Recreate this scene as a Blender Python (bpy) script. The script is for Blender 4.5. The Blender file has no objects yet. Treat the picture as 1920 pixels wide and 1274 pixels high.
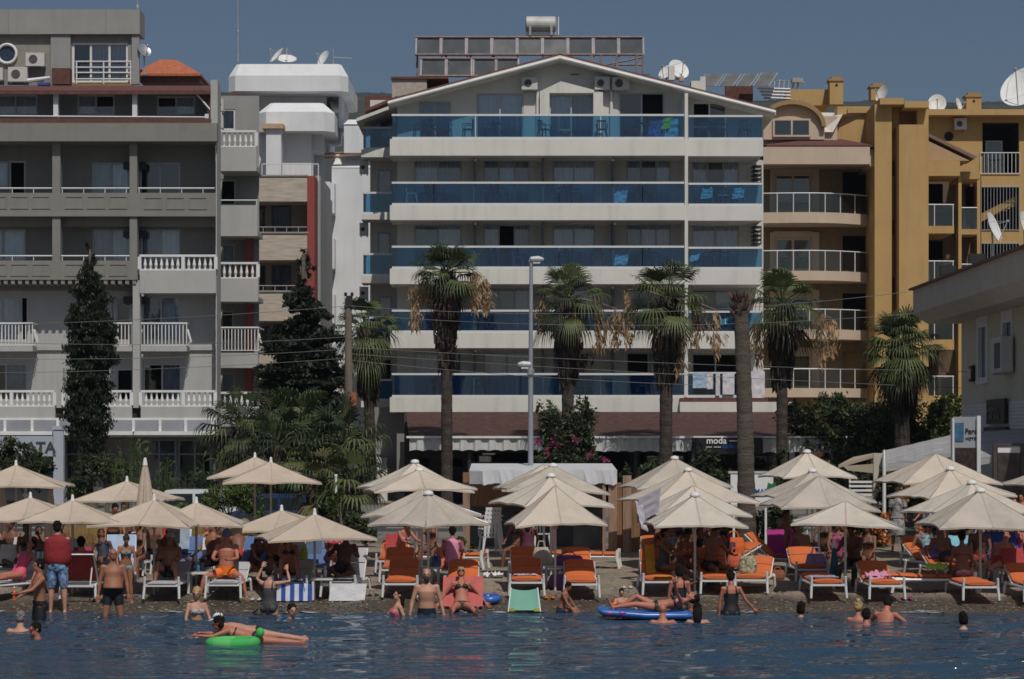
import bpy, bmesh, math, random
from mathutils import Vector, Matrix, noise
rnd = random.Random(7)
SC = bpy.context.scene
COL = SC.collection
R = math.radians
# ------------------------------------------------------------------ camera model of the photograph (1920 px wide)
F, CX, HY, H0 = 4000.0, 960.0, 830.0, 3.35
def X(px, d): return (px - CX) * d / F
def Z(py, d): return H0 - (py - HY) * d / F
def S(n, d): return n * d / F
cd = bpy.data.cameras.new('camera'); cam = bpy.data.objects.new('camera', cd); COL.objects.link(cam)
cam.location = (0, 0, H0); cam.rotation_euler = (R(90), 0, 0)
cd.sensor_width = 36; cd.lens = 36 * F / 1920; cd.shift_y = (HY - 637) / 1920
cd.clip_start = 0.5; cd.clip_end = 6000
SC.camera = cam
# ------------------------------------------------------------------ light
EL, AZ = R(56), R(16)
SUN = Vector((math.sin(AZ) * math.cos(EL), -math.cos(AZ) * math.cos(EL), math.sin(EL)))
ld = bpy.data.lights.new('sun', 'SUN'); ld.energy = 4.85; ld.angle = R(0.53); ld.color = (1.0, 0.95, 0.87)
lo = bpy.data.objects.new('sun', ld); COL.objects.link(lo)
lo.rotation_euler = (-SUN).to_track_quat('-Z', 'Y').to_euler(); lo.location = (30, -60, 80)
W = bpy.data.worlds.new('World'); SC.world = W; W.use_nodes = True
nt = W.node_tree; nt.nodes.clear()
out = nt.nodes.new('ShaderNodeOutputWorld'); bg = nt.nodes.new('ShaderNodeBackground')
sky = nt.nodes.new('ShaderNodeTexSky'); sky.sky_type = 'NISHITA'; sky.sun_disc = False
sky.sun_elevation = EL; sky.sun_rotation = math.atan2(SUN.x, SUN.y)
sky.altitude = 0; sky.air_density = 1.0; sky.dust_density = 2.1; sky.ozone_density = 3.9
bg.inputs['Strength'].default_value = 0.074
nt.links.new(sky.outputs[0], bg.inputs[0]); nt.links.new(bg.outputs[0], out.inputs[0])
SC.cycles.filter_width = 1.6
vs = SC.view_settings; vs.view_transform = 'Standard'; vs.look = 'None'; vs.gamma = 1; vs.exposure = -0.80
# ------------------------------------------------------------------ materials
def lin(c):
    c /= 255.0
    return c / 12.92 if c <= 0.04045 else ((c + 0.055) / 1.055) ** 2.4
MATS = {}
GAIN = 1.0
def rgb(r, g, b, k=1.0): return tuple(min(0.9, lin(v) * k) for v in (r, g, b))
def mat(name, col, rough=0.8, var=0.12, scale=3.0, bump=0.0, bscale=30.0, metal=0.0, spec=0.5, grime=0.0, trans=0.0, stretch=None):
    """procedural principled material: noise variation in the base colour, optional bump, optional rain-streak grime"""
    if name in MATS: return MATS[name]
    m = bpy.data.materials.new(name); m.use_nodes = True; n = m.node_tree; b = n.nodes['Principled BSDF']
    b.inputs['Roughness'].default_value = rough; b.inputs['Metallic'].default_value = metal
    b.inputs['Specular IOR Level'].default_value = spec
    tc = n.nodes.new('ShaderNodeTexCoord')
    src = tc.outputs['Object']
    if stretch:
        mp = n.nodes.new('ShaderNodeMapping'); mp.inputs['Scale'].default_value = stretch
        n.links.new(src, mp.inputs[0]); src = mp.outputs[0]
    nz = n.nodes.new('ShaderNodeTexNoise'); nz.inputs['Scale'].default_value = scale; nz.inputs['Detail'].default_value = 6
    n.links.new(src, nz.inputs['Vector'])
    rp = n.nodes.new('ShaderNodeValToRGB')
    rp.color_ramp.elements[0].position = 0.3; rp.color_ramp.elements[1].position = 0.72
    rp.color_ramp.elements[0].color = tuple(c * (1 - var) for c in col[:3]) + (1,)
    rp.color_ramp.elements[1].color = tuple(min(1, c * (1 + var)) for c in col[:3]) + (1,)
    n.links.new(nz.outputs[0], rp.inputs[0])
    cout = rp.outputs[0]
    if grime > 0:
        mp = n.nodes.new('ShaderNodeMapping'); mp.inputs['Scale'].default_value = (1.6, 1.6, 0.16)
        n.links.new(tc.outputs['Object'], mp.inputs[0])
        g = n.nodes.new('ShaderNodeTexNoise'); g.inputs['Scale'].default_value = 1.7; g.inputs['Detail'].default_value = 8
        n.links.new(mp.outputs[0], g.inputs['Vector'])
        r2 = n.nodes.new('ShaderNodeValToRGB'); r2.color_ramp.elements[0].position = 0.5; r2.color_ramp.elements[1].position = 0.75
        r2.color_ramp.elements[0].color = (1, 1, 1, 1); r2.color_ramp.elements[1].color = (1 - grime, 1 - grime, 1 - grime * 1.1, 1)
        n.links.new(g.outputs[0], r2.inputs[0])
        mx = n.nodes.new('ShaderNodeMixRGB'); mx.blend_type = 'MULTIPLY'; mx.inputs[0].default_value = 1
        n.links.new(cout, mx.inputs[1]); n.links.new(r2.outputs[0], mx.inputs[2]); cout = mx.outputs[0]
    n.links.new(cout, b.inputs['Base Color'])
    if bump > 0:
        bz = n.nodes.new('ShaderNodeTexNoise'); bz.inputs['Scale'].default_value = bscale; bz.inputs['Detail'].default_value = 4
        n.links.new(src, bz.inputs['Vector'])
        bp = n.nodes.new('ShaderNodeBump'); bp.inputs['Strength'].default_value = bump; bp.inputs['Distance'].default_value = 0.05
        n.links.new(bz.outputs[0], bp.inputs['Height']); n.links.new(bp.outputs[0], b.inputs['Normal'])
    if trans > 0:
        o = n.nodes['Material Output']; t = n.nodes.new('ShaderNodeBsdfTranslucent'); mx = n.nodes.new('ShaderNodeMixShader')
        mx.inputs[0].default_value = trans; n.links.new(cout, t.inputs[0])
        n.links.new(b.outputs[0], mx.inputs[1]); n.links.new(t.outputs[0], mx.inputs[2]); n.links.new(mx.outputs[0], o.inputs[0])
    MATS[name] = m
    return m
def glass(name, tint, refl=0.08, diffuse=None, dfac=0.0, rough=0.02):
    """see-through pane: tinted transparency + fresnel gloss (+ a little surface film)"""
    if name in MATS: return MATS[name]
    m = bpy.data.materials.new(name); m.use_nodes = True; n = m.node_tree; n.nodes.clear()
    o = n.nodes.new('ShaderNodeOutputMaterial'); t = n.nodes.new('ShaderNodeBsdfTransparent'); t.inputs[0].default_value = tint + (1,)
    g = n.nodes.new('ShaderNodeBsdfGlossy'); g.inputs['Roughness'].default_value = rough
    fr = n.nodes.new('ShaderNodeFresnel'); fr.inputs[0].default_value = 1.5
    ad = n.nodes.new('ShaderNodeMath'); ad.operation = 'ADD'; ad.inputs[1].default_value = refl; n.links.new(fr.outputs[0], ad.inputs[0])
    base = t.outputs[0]
    if dfac > 0:
        df = n.nodes.new('ShaderNodeBsdfDiffuse'); df.inputs[0].default_value = diffuse + (1,)
        m0 = n.nodes.new('ShaderNodeMixShader'); m0.inputs[0].default_value = dfac
        n.links.new(base, m0.inputs[1]); n.links.new(df.outputs[0], m0.inputs[2]); base = m0.outputs[0]
    mx = n.nodes.new('ShaderNodeMixShader'); n.links.new(ad.outputs[0], mx.inputs[0])
    n.links.new(base, mx.inputs[1]); n.links.new(g.outputs[0], mx.inputs[2]); n.links.new(mx.outputs[0], o.inputs[0])
    MATS[name] = m
    return m
def stripes(name, cols, scale, axis=0, rough=0.85):
    """cloth with woven stripes along one object axis"""
    if name in MATS: return MATS[name]
    m = bpy.data.materials.new(name); m.use_nodes = True; n = m.node_tree; b = n.nodes['Principled BSDF']; b.inputs['Roughness'].default_value = rough
    tc = n.nodes.new('ShaderNodeTexCoord'); sx = n.nodes.new('ShaderNodeSeparateXYZ'); n.links.new(tc.outputs['Object'], sx.inputs[0])
    mu = n.nodes.new('ShaderNodeMath'); mu.operation = 'MULTIPLY'; mu.inputs[1].default_value = scale; n.links.new(sx.outputs[axis], mu.inputs[0])
    fr = n.nodes.new('ShaderNodeMath'); fr.operation = 'FRACT'; n.links.new(mu.outputs[0], fr.inputs[0])
    rp = n.nodes.new('ShaderNodeValToRGB'); rp.color_ramp.interpolation = 'CONSTANT'; e = rp.color_ramp.elements
    for i, c in enumerate(cols):
        el = e[i] if i < 2 else e.new(i / len(cols))
        el.position = i / len(cols); el.color = tuple(c) + (1,)
    n.links.new(fr.outputs[0], rp.inputs[0]); n.links.new(rp.outputs[0], b.inputs['Base Color'])
    MATS[name] = m
    return m
# ------------------------------------------------------------------ mesh builder
ORG = {}
class MB:
    def __init__(s): s.v = []; s.f = []; s.m = []; s.mi = 0
    def add(s, vs, fs):
        o = len(s.v); s.v += [tuple(p) for p in vs]
        for f in fs: s.f.append([i + o for i in f]); s.m.append(s.mi)
    def box(s, x0, x1, y0, y1, z0, z1):
        if x0 > x1: x0, x1 = x1, x0
        if y0 > y1: y0, y1 = y1, y0
        if z0 > z1: z0, z1 = z1, z0
        s.add([(x0,y0,z0),(x1,y0,z0),(x1,y1,z0),(x0,y1,z0),(x0,y0,z1),(x1,y0,z1),(x1,y1,z1),(x0,y1,z1)],
              [(0,3,2,1),(4,5,6,7),(0,1,5,4),(1,2,6,5),(2,3,7,6),(3,0,4,7)])
        return s
    def pbox(s, px0, px1, py0, py1, d0, d1):
        """box whose front face (depth d0) covers the given photo pixels, d1 = back depth"""
        return s.box(X(px0, d0), X(px1, d0), d0, d1, Z(py1, d0), Z(py0, d0))
    def quad(s, *p): s.add(p, [tuple(range(len(p)))]); return s
    def prism(s, pts, vec):
        n = len(pts); v = Vector(vec)
        a = [Vector(p) for p in pts]; b = [p + v for p in a]
        s.add(a + b, [tuple(range(n - 1, -1, -1)), tuple(range(n, 2 * n))] + [(i, (i + 1) % n, n + (i + 1) % n, n + i) for i in range(n)])
        return s
    def tube(s, pts, rad, n=8, cap=True):
        pts = [Vector(p) for p in pts]
        if not isinstance(rad, (list, tuple)): rad = [rad] * len(pts)
        o = len(s.v); up = None
        for i, p in enumerate(pts):
            t = (pts[min(i + 1, len(pts) - 1)] - pts[max(i - 1, 0)])
            t = t.normalized() if t.length > 1e-9 else Vector((0, 0, 1))
            if up is None: up = Vector((0, 0, 1)) if abs(t.z) < 0.9 else Vector((0, 1, 0))
            a = t.cross(up); a = a.normalized() if a.length > 1e-6 else t.orthogonal().normalized()
            b = a.cross(t).normalized(); up = b
            r = rad[i]; ra, rb = r if isinstance(r, tuple) else (r, r)
            for k in range(n):
                an = 2 * math.pi * k / n
                s.v.append(tuple(p + a * math.cos(an) * ra + b * math.sin(an) * rb))
        for i in range(len(pts) - 1):
            for k in range(n):
                s.f.append([o + i*n + k, o + i*n + (k+1) % n, o + (i+1)*n + (k+1) % n, o + (i+1)*n + k]); s.m.append(s.mi)
        if cap:
            s.f.append([o + k for k in range(n)][::-1]); s.m.append(s.mi)
            e = o + (len(pts) - 1) * n
            s.f.append([e + k for k in range(n)]); s.m.append(s.mi)
        return s
    def rings(s, rs, n=16, cap=True):
        """rs: list of (centre, axis a, axis b, ra, rb)"""
        o = len(s.v)
        for c, a, b, ra, rb in rs:
            for k in range(n):
                an = 2 * math.pi * k / n; s.v.append(tuple(c + a * math.cos(an) * ra + b * math.sin(an) * rb))
        for i in range(len(rs) - 1):
            for k in range(n):
                s.f.append([o + i*n + k, o + i*n + (k+1) % n, o + (i+1)*n + (k+1) % n, o + (i+1)*n + k]); s.m.append(s.mi)
        if cap:
            s.f.append([o + k for k in range(n)][::-1]); s.m.append(s.mi)
            e = o + (len(rs) - 1) * n; s.f.append([e + k for k in range(n)]); s.m.append(s.mi)
        return s
    def ball(s, c, r, nu=12, nv=8, M=None):
        c = Vector(c); rx, ry, rz = r if isinstance(r, tuple) else (r, r, r); o = len(s.v)
        for j in range(nv + 1):
            th = math.pi * j / nv
            for i in range(nu):
                ph = 2 * math.pi * i / nu
                p = Vector((rx * math.sin(th) * math.cos(ph), ry * math.sin(th) * math.sin(ph), rz * math.cos(th)))
                if M: p = M @ p
                s.v.append(tuple(c + p))
        for j in range(nv):
            for i in range(nu):
                s.f.append([o + j*nu + i, o + (j+1)*nu + i, o + (j+1)*nu + (i+1) % nu, o + j*nu + (i+1) % nu]); s.m.append(s.mi)
        return s
    def lathe(s, prof, c, n=16):
        c = Vector(c); o = len(s.v)
        for r, z in prof:
            for k in range(n):
                an = 2 * math.pi * k / n; s.v.append((c.x + r * math.cos(an), c.y + r * math.sin(an), c.z + z))
        for i in range(len(prof) - 1):
            for k in range(n):
                s.f.append([o + i*n + k, o + i*n + (k+1) % n, o + (i+1)*n + (k+1) % n, o + (i+1)*n + k]); s.m.append(s.mi)
        return s
    def build_each(s, name, mats, parent=None):
        """every loose piece of the mesh as an object of its own"""
        par = list(range(len(s.v)))
        def find(i):
            while par[i] != i: par[i] = par[par[i]]; i = par[i]
            return i
        for f in s.f:
            for i in f[1:]: par[find(i)] = find(f[0])
        gr = {}
        for f, m in zip(s.f, s.m): gr.setdefault(find(f[0]), []).append((f, m))
        out_ = []
        for fs in gr.values():
            b = MB(); mp = {}
            for f, m in fs:
                for i in f:
                    if i not in mp: mp[i] = len(b.v); b.v.append(s.v[i])
                b.f.append([mp[i] for i in f]); b.m.append(m)
            out_.append(b.build(name, mats, parent))
        return out_
    def build(s, name, mats, parent=None, smooth=False, org=None):
        if parent is not None: off = ORG.get(parent.name, Vector((0, 0, 0)))
        else: off = Vector(org) if org is not None else Vector((0, 0, 0))
        me = bpy.data.meshes.new(name)
        me.from_pydata([(p[0] - off.x, p[1] - off.y, p[2] - off.z) for p in s.v], [], s.f)
        if not isinstance(mats, (list, tuple)): mats = [mats]
        for m in mats: me.materials.append(m)
        if len(mats) > 1: me.polygons.foreach_set('material_index', s.m)
        if smooth: me.polygons.foreach_set('use_smooth', [True] * len(me.polygons))
        me.update()
        ob = bpy.data.objects.new(name, me); COL.objects.link(ob)
        if parent is not None: ob.parent = parent
        elif org is not None: ob.location = off
        ORG[ob.name] = off
        return ob
def tag(o, label=None, cat=None, group=None, kind=None):
    if label: o['label'] = label
    if cat: o['category'] = cat
    if group: o['group'] = group
    if kind: o['kind'] = kind
    return o
def thing(name, org, label, cat, group=None, local=False):
    o = bpy.data.objects.new(name, None); COL.objects.link(o); o.location = org
    ORG[o.name] = Vector((0, 0, 0)) if local else Vector(org)
    o.empty_display_size = 0.2
    return tag(o, label, cat, group)
def copy_tree(src, loc, rotz=0.0, label=None, scale=None):
    def cp(o, parent):
        c = o.copy(); COL.objects.link(c)
        if parent is not None: c.parent = parent
        for ch in o.children: cp(ch, c)
        return c
    r = cp(src, None); r.location = loc; r.rotation_euler = (0, 0, rotz)
    if scale: r.scale = scale
    if label: r['label'] = label
    return r
def letters(txt, size, loc, rot, m, parent, name='lettering', depth=0.01, align='LEFT', bold=0.0):
    cu = bpy.data.curves.new('lettering', 'FONT'); cu.body = txt; cu.size = size; cu.extrude = depth; cu.align_x = align; cu.offset = bold
    t = bpy.data.objects.new('lettering_tmp', cu); COL.objects.link(t)
    bpy.context.view_layer.update()
    me = bpy.data.meshes.new_from_object(t.evaluated_get(bpy.context.evaluated_depsgraph_get()))
    bpy.data.objects.remove(t); bpy.data.curves.remove(cu)
    M = Matrix.Translation(Vector(loc) - ORG.get(parent.name, Vector((0, 0, 0)))) @ rot.to_4x4()
    me.transform(M); me.materials.clear(); me.materials.append(m); me.name = name
    o = bpy.data.objects.new(name, me); COL.objects.link(o); o.parent = parent
    ORG[o.name] = ORG.get(parent.name, Vector((0, 0, 0)))
    return o
FACE_CAM = Matrix.Rotation(R(90), 3, 'X')
# ------------------------------------------------------------------ ground
PROF = [(10, -3.0), (36, -1.9), (38.5, -1.1), (40, -.65), (40.85, -.45), (41.5, -.2), (42.0, 0.0), (43.5, 0.19), (46, 0.33), (55, 0.46), (70, 0.6), (110, 0.9), (1500, 0.9)]
def gz(d):
    for (a, za), (b, zb) in zip(PROF, PROF[1:]):
        if d <= b: return za + (zb - za) * (d - a) / (b - a)
    return PROF[-1][1]
def beach_mat():
    m = bpy.data.materials.new('pebbly_sand'); m.use_nodes = True; n = m.node_tree; b = n.nodes['Principled BSDF']
    tc = n.nodes.new('ShaderNodeTexCoord')
    n1 = n.nodes.new('ShaderNodeTexNoise'); n1.inputs['Scale'].default_value = 0.9; n1.inputs['Detail'].default_value = 8
    n2 = n.nodes.new('ShaderNodeTexVoronoi'); n2.inputs['Scale'].default_value = 14
    for q in (n1, n2): n.links.new(tc.outputs['Object'], q.inputs['Vector'])
    r1 = n.nodes.new('ShaderNodeValToRGB'); r1.color_ramp.elements[0].position = .3; r1.color_ramp.elements[1].position = .7
    r1.color_ramp.elements[0].color = (0.17, 0.132, 0.093, 1); r1.color_ramp.elements[1].color = (0.28, 0.222, 0.158, 1)
    n.links.new(n1.outputs[0], r1.inputs[0])
    mx = n.nodes.new('ShaderNodeMixRGB'); mx.blend_type = 'OVERLAY'; mx.inputs[0].default_value = .35
    n.links.new(r1.outputs[0], mx.inputs[1]); n.links.new(n2.outputs['Color'], mx.inputs[2])
    hs = n.nodes.new('ShaderNodeHueSaturation'); hs.inputs['Saturation'].default_value = .85; n.links.new(mx.outputs[0], hs.inputs['Color'])
    # wet strip along the waterline (a stain of its own, ragged edge)
    sx = n.nodes.new('ShaderNodeSeparateXYZ'); n.links.new(tc.outputs['Object'], sx.inputs[0])
    ad = n.nodes.new('ShaderNodeMath'); ad.operation = 'MULTIPLY_ADD'; ad.inputs[1].default_value = 1.3
    n.links.new(n1.outputs[0], ad.inputs[0]); n.links.new(sx.outputs[1], ad.inputs[2])
    mr = n.nodes.new('ShaderNodeMapRange'); mr.inputs[1].default_value = 43.8; mr.inputs[2].default_value = 44.7
    n.links.new(ad.outputs[0], mr.inputs[0])
    wt = n.nodes.new('ShaderNodeMixRGB'); wt.blend_type = 'MULTIPLY'; wt.inputs[2].default_value = (.33, .32, .31, 1)
    iv = n.nodes.new('ShaderNodeMath'); iv.operation = 'SUBTRACT'; iv.inputs[0].default_value = 1; n.links.new(mr.outputs[0], iv.inputs[1])
    n.links.new(iv.outputs[0], wt.inputs[0]); n.links.new(hs.outputs[0], wt.inputs[1]); n.links.new(wt.outputs[0], b.inputs['Base Color'])
    rr = n.nodes.new('ShaderNodeMapRange'); rr.inputs[3].default_value = .45; rr.inputs[4].default_value = .95
    n.links.new(mr.outputs[0], rr.inputs[0]); n.links.new(rr.outputs[0], b.inputs['Roughness'])
    bp = n.nodes.new('ShaderNodeBump'); bp.inputs['Strength'].default_value = .6; bp.inputs['Distance'].default_value = .03
    n.links.new(n2.outputs['Distance'], bp.inputs['Height']); n.links.new(bp.outputs[0], b.inputs['Normal'])
    return m
def grid(name, xs, ys, zf, m, smooth=True):
    b = MB(); nx = len(xs)
    b.v = [(x, y, zf(x, y)) for y in ys for x in xs]
    for j in range(len(ys) - 1):
        for i in range(nx - 1):
            b.f.append([j*nx + i, j*nx + i + 1, (j+1)*nx + i + 1, (j+1)*nx + i]); b.m.append(0)
    return b.build(name, m, smooth=smooth)
def lrange(a, b, st): return [a + (b - a) * i / max(1, round((b - a) / st)) for i in range(max(1, round((b - a) / st)) + 1)]
def sand_z(x, y):
    z = gz(y)
    if 41 < y < 58 and abs(x) < 25:
        k = min(1, max(0, (y - 41.5) / 1.5))
        z += k * 0.05 * noise.noise(Vector((x * .9, y * .9, 3))) + k * 0.02 * noise.noise(Vector((x * 3.1, y * 3.1, 9)))
    return z
ys = [10, 36, 38.5, 40, 40.85] + lrange(41.3, 57, 0.16) + [60, 65, 70, 90, 110, 200, 500, 1500]
xs = [-600, -150, -60, -30] + lrange(-17, 17, 0.16) + [30, 60, 150, 600]
tag(grid('beach', xs, ys, sand_z, beach_mat()), kind='structure')
asph = mat('asphalt', (.05, .05, .052), .9, .2, 2.0, .3, 60)
pav = mat('paving_slabs', (.17, .16, .145), .85, .12, 1.5, .2, 40)
# promenade paving and the street behind it, real kerb between
tag(MB().box(-70, 70, 60.0, 64.0, .4, gz(64) + .13).build('pavement', pav), kind='structure')
tag(MB().box(-70, 70, 64.004, 72.0, .4, gz(72) + .012).build('road', asph), kind='structure')
tag(MB().box(-70, 70, 72.004, 86.0, .4, gz(86) + .12).build('pavement', pav), kind='structure')
ml = MB()
for i in range(-16, 17): ml.box(i * 4, i * 4 + 2, 67.95, 68.07, gz(72) + .013, gz(72) + .017)
tag(ml.build('lane_marking', mat('road_paint', (.75, .75, .72), .7)), kind='structure')
# ------------------------------------------------------------------ sea
def sea_mat():
    m = bpy.data.materials.new('sea_water'); m.use_nodes = True; n = m.node_tree; b = n.nodes['Principled BSDF']
    b.inputs['Base Color'].default_value = (.028, .060, .098, 1); b.inputs['Roughness'].default_value = .07; b.inputs['IOR'].default_value = 1.33
    tc = n.nodes.new('ShaderNodeTexCoord')
    mp = n.nodes.new('ShaderNodeMapping'); mp.inputs['Scale'].default_value = (.55, 1.5, 1); n.links.new(tc.outputs['Object'], mp.inputs[0])
    a = n.nodes.new('ShaderNodeTexNoise'); a.inputs['Scale'].default_value = 3.4; a.inputs['Detail'].default_value = 1; a.inputs['Distortion'].default_value = .4
    n.links.new(mp.outputs[0], a.inputs['Vector'])
    bp = n.nodes.new('ShaderNodeBump'); bp.inputs['Strength'].default_value = 1.0; bp.inputs['Distance'].default_value = .06
    n.links.new(a.outputs[0], bp.inputs['Height'])
    a2 = n.nodes.new('ShaderNodeTexNoise'); a2.inputs['Scale'].default_value = 1.25; a2.inputs['Detail'].default_value = 3; n.links.new(mp.outputs[0], a2.inputs['Vector'])
    b2 = n.nodes.new('ShaderNodeBump'); b2.inputs['Strength'].default_value = .9; b2.inputs['Distance'].default_value = .32; n.links.new(a2.outputs[0], b2.inputs['Height']); n.links.new(b2.outputs[0], bp.inputs['Normal']); n.links.new(bp.outputs[0], b.inputs['Normal'])
    return m
WV = []
for i in range(16):
    L = 0.42 * (1.17 ** i); an = R(-90 + rnd.uniform(-48, 48)); WV.append((2 * math.pi / L * math.cos(an), 2 * math.pi / L * math.sin(an), rnd.uniform(0, 6.3), 0.0095 * L ** .85))
def sea_z(x, y):
    k = min(1, max(0.15, (42.3 - y) / 1.6))
    g = 0.7 + 0.75 * noise.noise(Vector((x * .22, y * .16, 1.7)))
    return k * g * sum(a * math.sin(kx * x + ky * y + p) for kx, ky, p, a in WV)
ys = [-120, -20, 5, 18, 25] + lrange(28.6, 42.7, 0.075) + [43.3]
xs = [-400, -80, -30, -18] + lrange(-11.2, 11.2, 0.085) + [18, 30, 80, 400]
tag(grid('sea', xs, ys, sea_z, sea_mat()), kind='structure')

# broken foam line where the ripples die on the shingle, and pebbles
b = MB()
for _ in range(260):
    x = rnd.uniform(-13, 13); y = 42.0 + .16 * noise.noise(Vector((x * .5, 4, 1))) + rnd.gauss(0, .10); l = rnd.uniform(.03, .20); n = 7; z = max(gz(y), 0) + .012
    if noise.noise(Vector((x * .8, 9, 2))) < .05: continue
    b.add([(x, y, z + .008)] + [(x + l * math.cos(a) * rnd.uniform(.6, 1.2), y + .035 * math.sin(a) * rnd.uniform(.5, 1.4), z) for a in [2 * math.pi * k / n for k in range(n)]], [(0, 1 + k, 1 + (k + 1) % n) for k in range(n)])
tag(b.build('foam', mat('sea_foam', (.42, .44, .45), .6, .15, 8)), 'broken thin foam line along the water edge', 'foam', kind='stuff')
b = MB()
for _ in range(3800):
    y = 42.0 + abs(rnd.gauss(0, 1.6)); x = rnd.uniform(-12.5, 12.5)
    if y > 49: continue
    r = rnd.uniform(.012, .034) * (1.5 if rnd.random() < .08 else 1); z = sand_z(x, y); b.mi = rnd.choice((0, 0, 1, 2)); q = rnd.uniform(.7, 1.4); o_ = len(b.v)
    b.v += [(x, y, z + r * .8)] + [(x + r * q * math.cos(a), y + r * math.sin(a), z + r * .15) for a in (0, 1.26, 2.5, 3.8, 5.0)]; b.f += [[o_, o_ + 1 + k, o_ + 1 + (k + 1) % 5] for k in range(5)]; b.m += [b.mi] * 5
tag(b.build('pebbles', [mat('grey_pebble', (.15, .125, .10), .8, .3, 9), mat('dark_pebble', (.06, .055, .05), .7, .3, 9), mat('pale_pebble', (.23, .195, .15), .8, .2, 9)], smooth=True), 'loose grey pebbles on the sand near the water', 'pebbles', kind='stuff')
# ------------------------------------------------------------------ building helpers
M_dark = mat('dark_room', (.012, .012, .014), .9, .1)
M_white = mat('white_paint', (.74, .74, .73), .6, .05, 2, grime=.12)
M_alu = mat('white_metal', (.68, .69, .70), .4, .04)
M_steel = mat('brushed_steel', (.5, .51, .52), .35, .08, metal=.6)
M_frame = mat('grey_window_frame', (.42, .43, .44), .5, .05)
M_wframe = mat('white_window_frame', (.66, .67, .68), .5, .05)
M_cur = mat('net_curtain', (.78, .83, .90), .9, .1, 3)
M_cur2 = mat('grey_curtain', (.42, .46, .52), .9, .12, 3)
M_cur3 = mat('lilac_curtain', (.62, .58, .68), .9, .1, 3)
M_pane = glass('window_pane', (.86, .91, .94), .13)
M_tile = mat('maroon_roof_tiles', (.12, .048, .04), .8, .25, 5, .4, 20)
M_orange = mat('orange_roof_tiles', (.42, .13, .06), .8, .25, 6, .4, 20)
M_black = mat('black_paint', (.02, .02, .022), .5, .1)
def wall(parent, m, px0, px1, py0, py1, d, holes=(), room=0.8, name='wall', topf=None, extra=()):
    """front skin of a facade with real openings: reveals and a dark room behind each one"""
    b = MB(); xs = sorted(set([px0, px1] + [h[0] for h in holes] + [h[1] for h in holes] + list(extra)))
    top = topf or (lambda p: py0)
    for a, c in zip(xs, xs[1:]):
        mid = (a + c) / 2
        hs = sorted([h for h in holes if h[0] <= mid <= h[1]], key=lambda h: h[2])
        y = None; b.mi = 0
        for h in hs + [None]:
            ta, tb = (top(a), top(c)) if y is None else (y, y)
            yb = h[2] if h else py1
            if max(ta, tb) < yb + 1e-6 or y is None:
                b.quad((X(a, d), d, Z(yb, d)), (X(c, d), d, Z(yb, d)), (X(c, d), d, Z(tb, d)), (X(a, d), d, Z(ta, d)))
            if h: y = h[3]
    for x0, x1, y0, y1 in [h[:4] for h in holes]:
        xa, xb, za, zb = X(x0, d), X(x1, d), Z(y1, d), Z(y0, d); e = d + .22; g = d + room
        b.mi = 0
        b.quad((xa, d, za), (xa, d, zb), (xa, e, zb), (xa, e, za)); b.quad((xb, d, zb), (xb, d, za), (xb, e, za), (xb, e, zb))
        b.quad((xa, d, zb), (xb, d, zb), (xb, e, zb), (xa, e, zb)); b.quad((xb, d, za), (xa, d, za), (xa, e, za), (xb, e, za))
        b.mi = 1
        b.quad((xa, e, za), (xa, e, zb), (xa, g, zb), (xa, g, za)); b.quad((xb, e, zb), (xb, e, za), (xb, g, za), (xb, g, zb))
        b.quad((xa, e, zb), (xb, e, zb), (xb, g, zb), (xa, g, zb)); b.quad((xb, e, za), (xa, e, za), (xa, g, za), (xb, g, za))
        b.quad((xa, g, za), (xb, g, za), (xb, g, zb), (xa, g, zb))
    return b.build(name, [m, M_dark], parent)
def window(parent, px0, px1, py0, py1, d, cols='cc', fm=None, fw=.07, name='window', transom=None, cm=None, at=.03, label=None):
    """framed window set into an opening; cols: c net curtain, k grey curtain, g clear, h half curtain, o open leaf"""
    xa, xb, za, zb = X(px0, d), X(px1, d), Z(py1, d), Z(py0, d); y0, y1 = d + at, d + at + .06
    f = MB(); f.box(xa, xb, y0, y1, zb - fw, zb); f.box(xa, xb, y0, y1, za, za + fw)
    n = len(cols); w = (xb - xa) / n
    for i in range(n + 1):
        x = xa + i * w; h = fw * .5
        l, r = (xa, xa + fw) if i == 0 else (xb - fw, xb) if i == n else (x - h, x + h)
        f.box(l, r, y0 - .002, y1 + .002, za + fw, zb - fw)
    if transom: f.box(xa + fw, xb - fw, y0 - .004, y1 + .004, Z(transom, d) - .03, Z(transom, d) + .03)
    fo = f.build(name, fm or M_frame, parent)
    if label: fo['label'] = label
    p = MB(); c = MB(); k = MB()
    for i, t in enumerate(cols):
        l, r = xa + i * w + .03, xa + (i + 1) * w - .03
        if t != 'o': p.quad((l, y0 + .03, za + .03), (r, y0 + .03, za + .03), (r, y0 + .03, zb - .03), (l, y0 + .03, zb - .03))
        if t in 'ckh':
            q = k if t == 'k' else c; ns = 22
            if t == 'h': r = l + (r - l) * .45
            o = len(q.v); ph = rnd.uniform(0, 6)
            for s in range(ns + 1):
                x = l + (r - l) * s / ns; y = y1 + .07 + .035 * math.sin(s * 1.9 + ph) + .02 * math.sin(s * .8 + ph)
                q.v += [(x, y, za + .03), (x, y, zb - .03)]
            for s in range(ns): q.f.append([o + 2*s, o + 2*s + 2, o + 2*s + 3, o + 2*s + 1]); q.m.append(0)
    if p.v: p.build('pane', M_pane, fo)
    if c.v: c.build('curtain', cm or M_cur, fo)
    if k.v: k.build('curtain', M_cur2, fo)
    return fo
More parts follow.
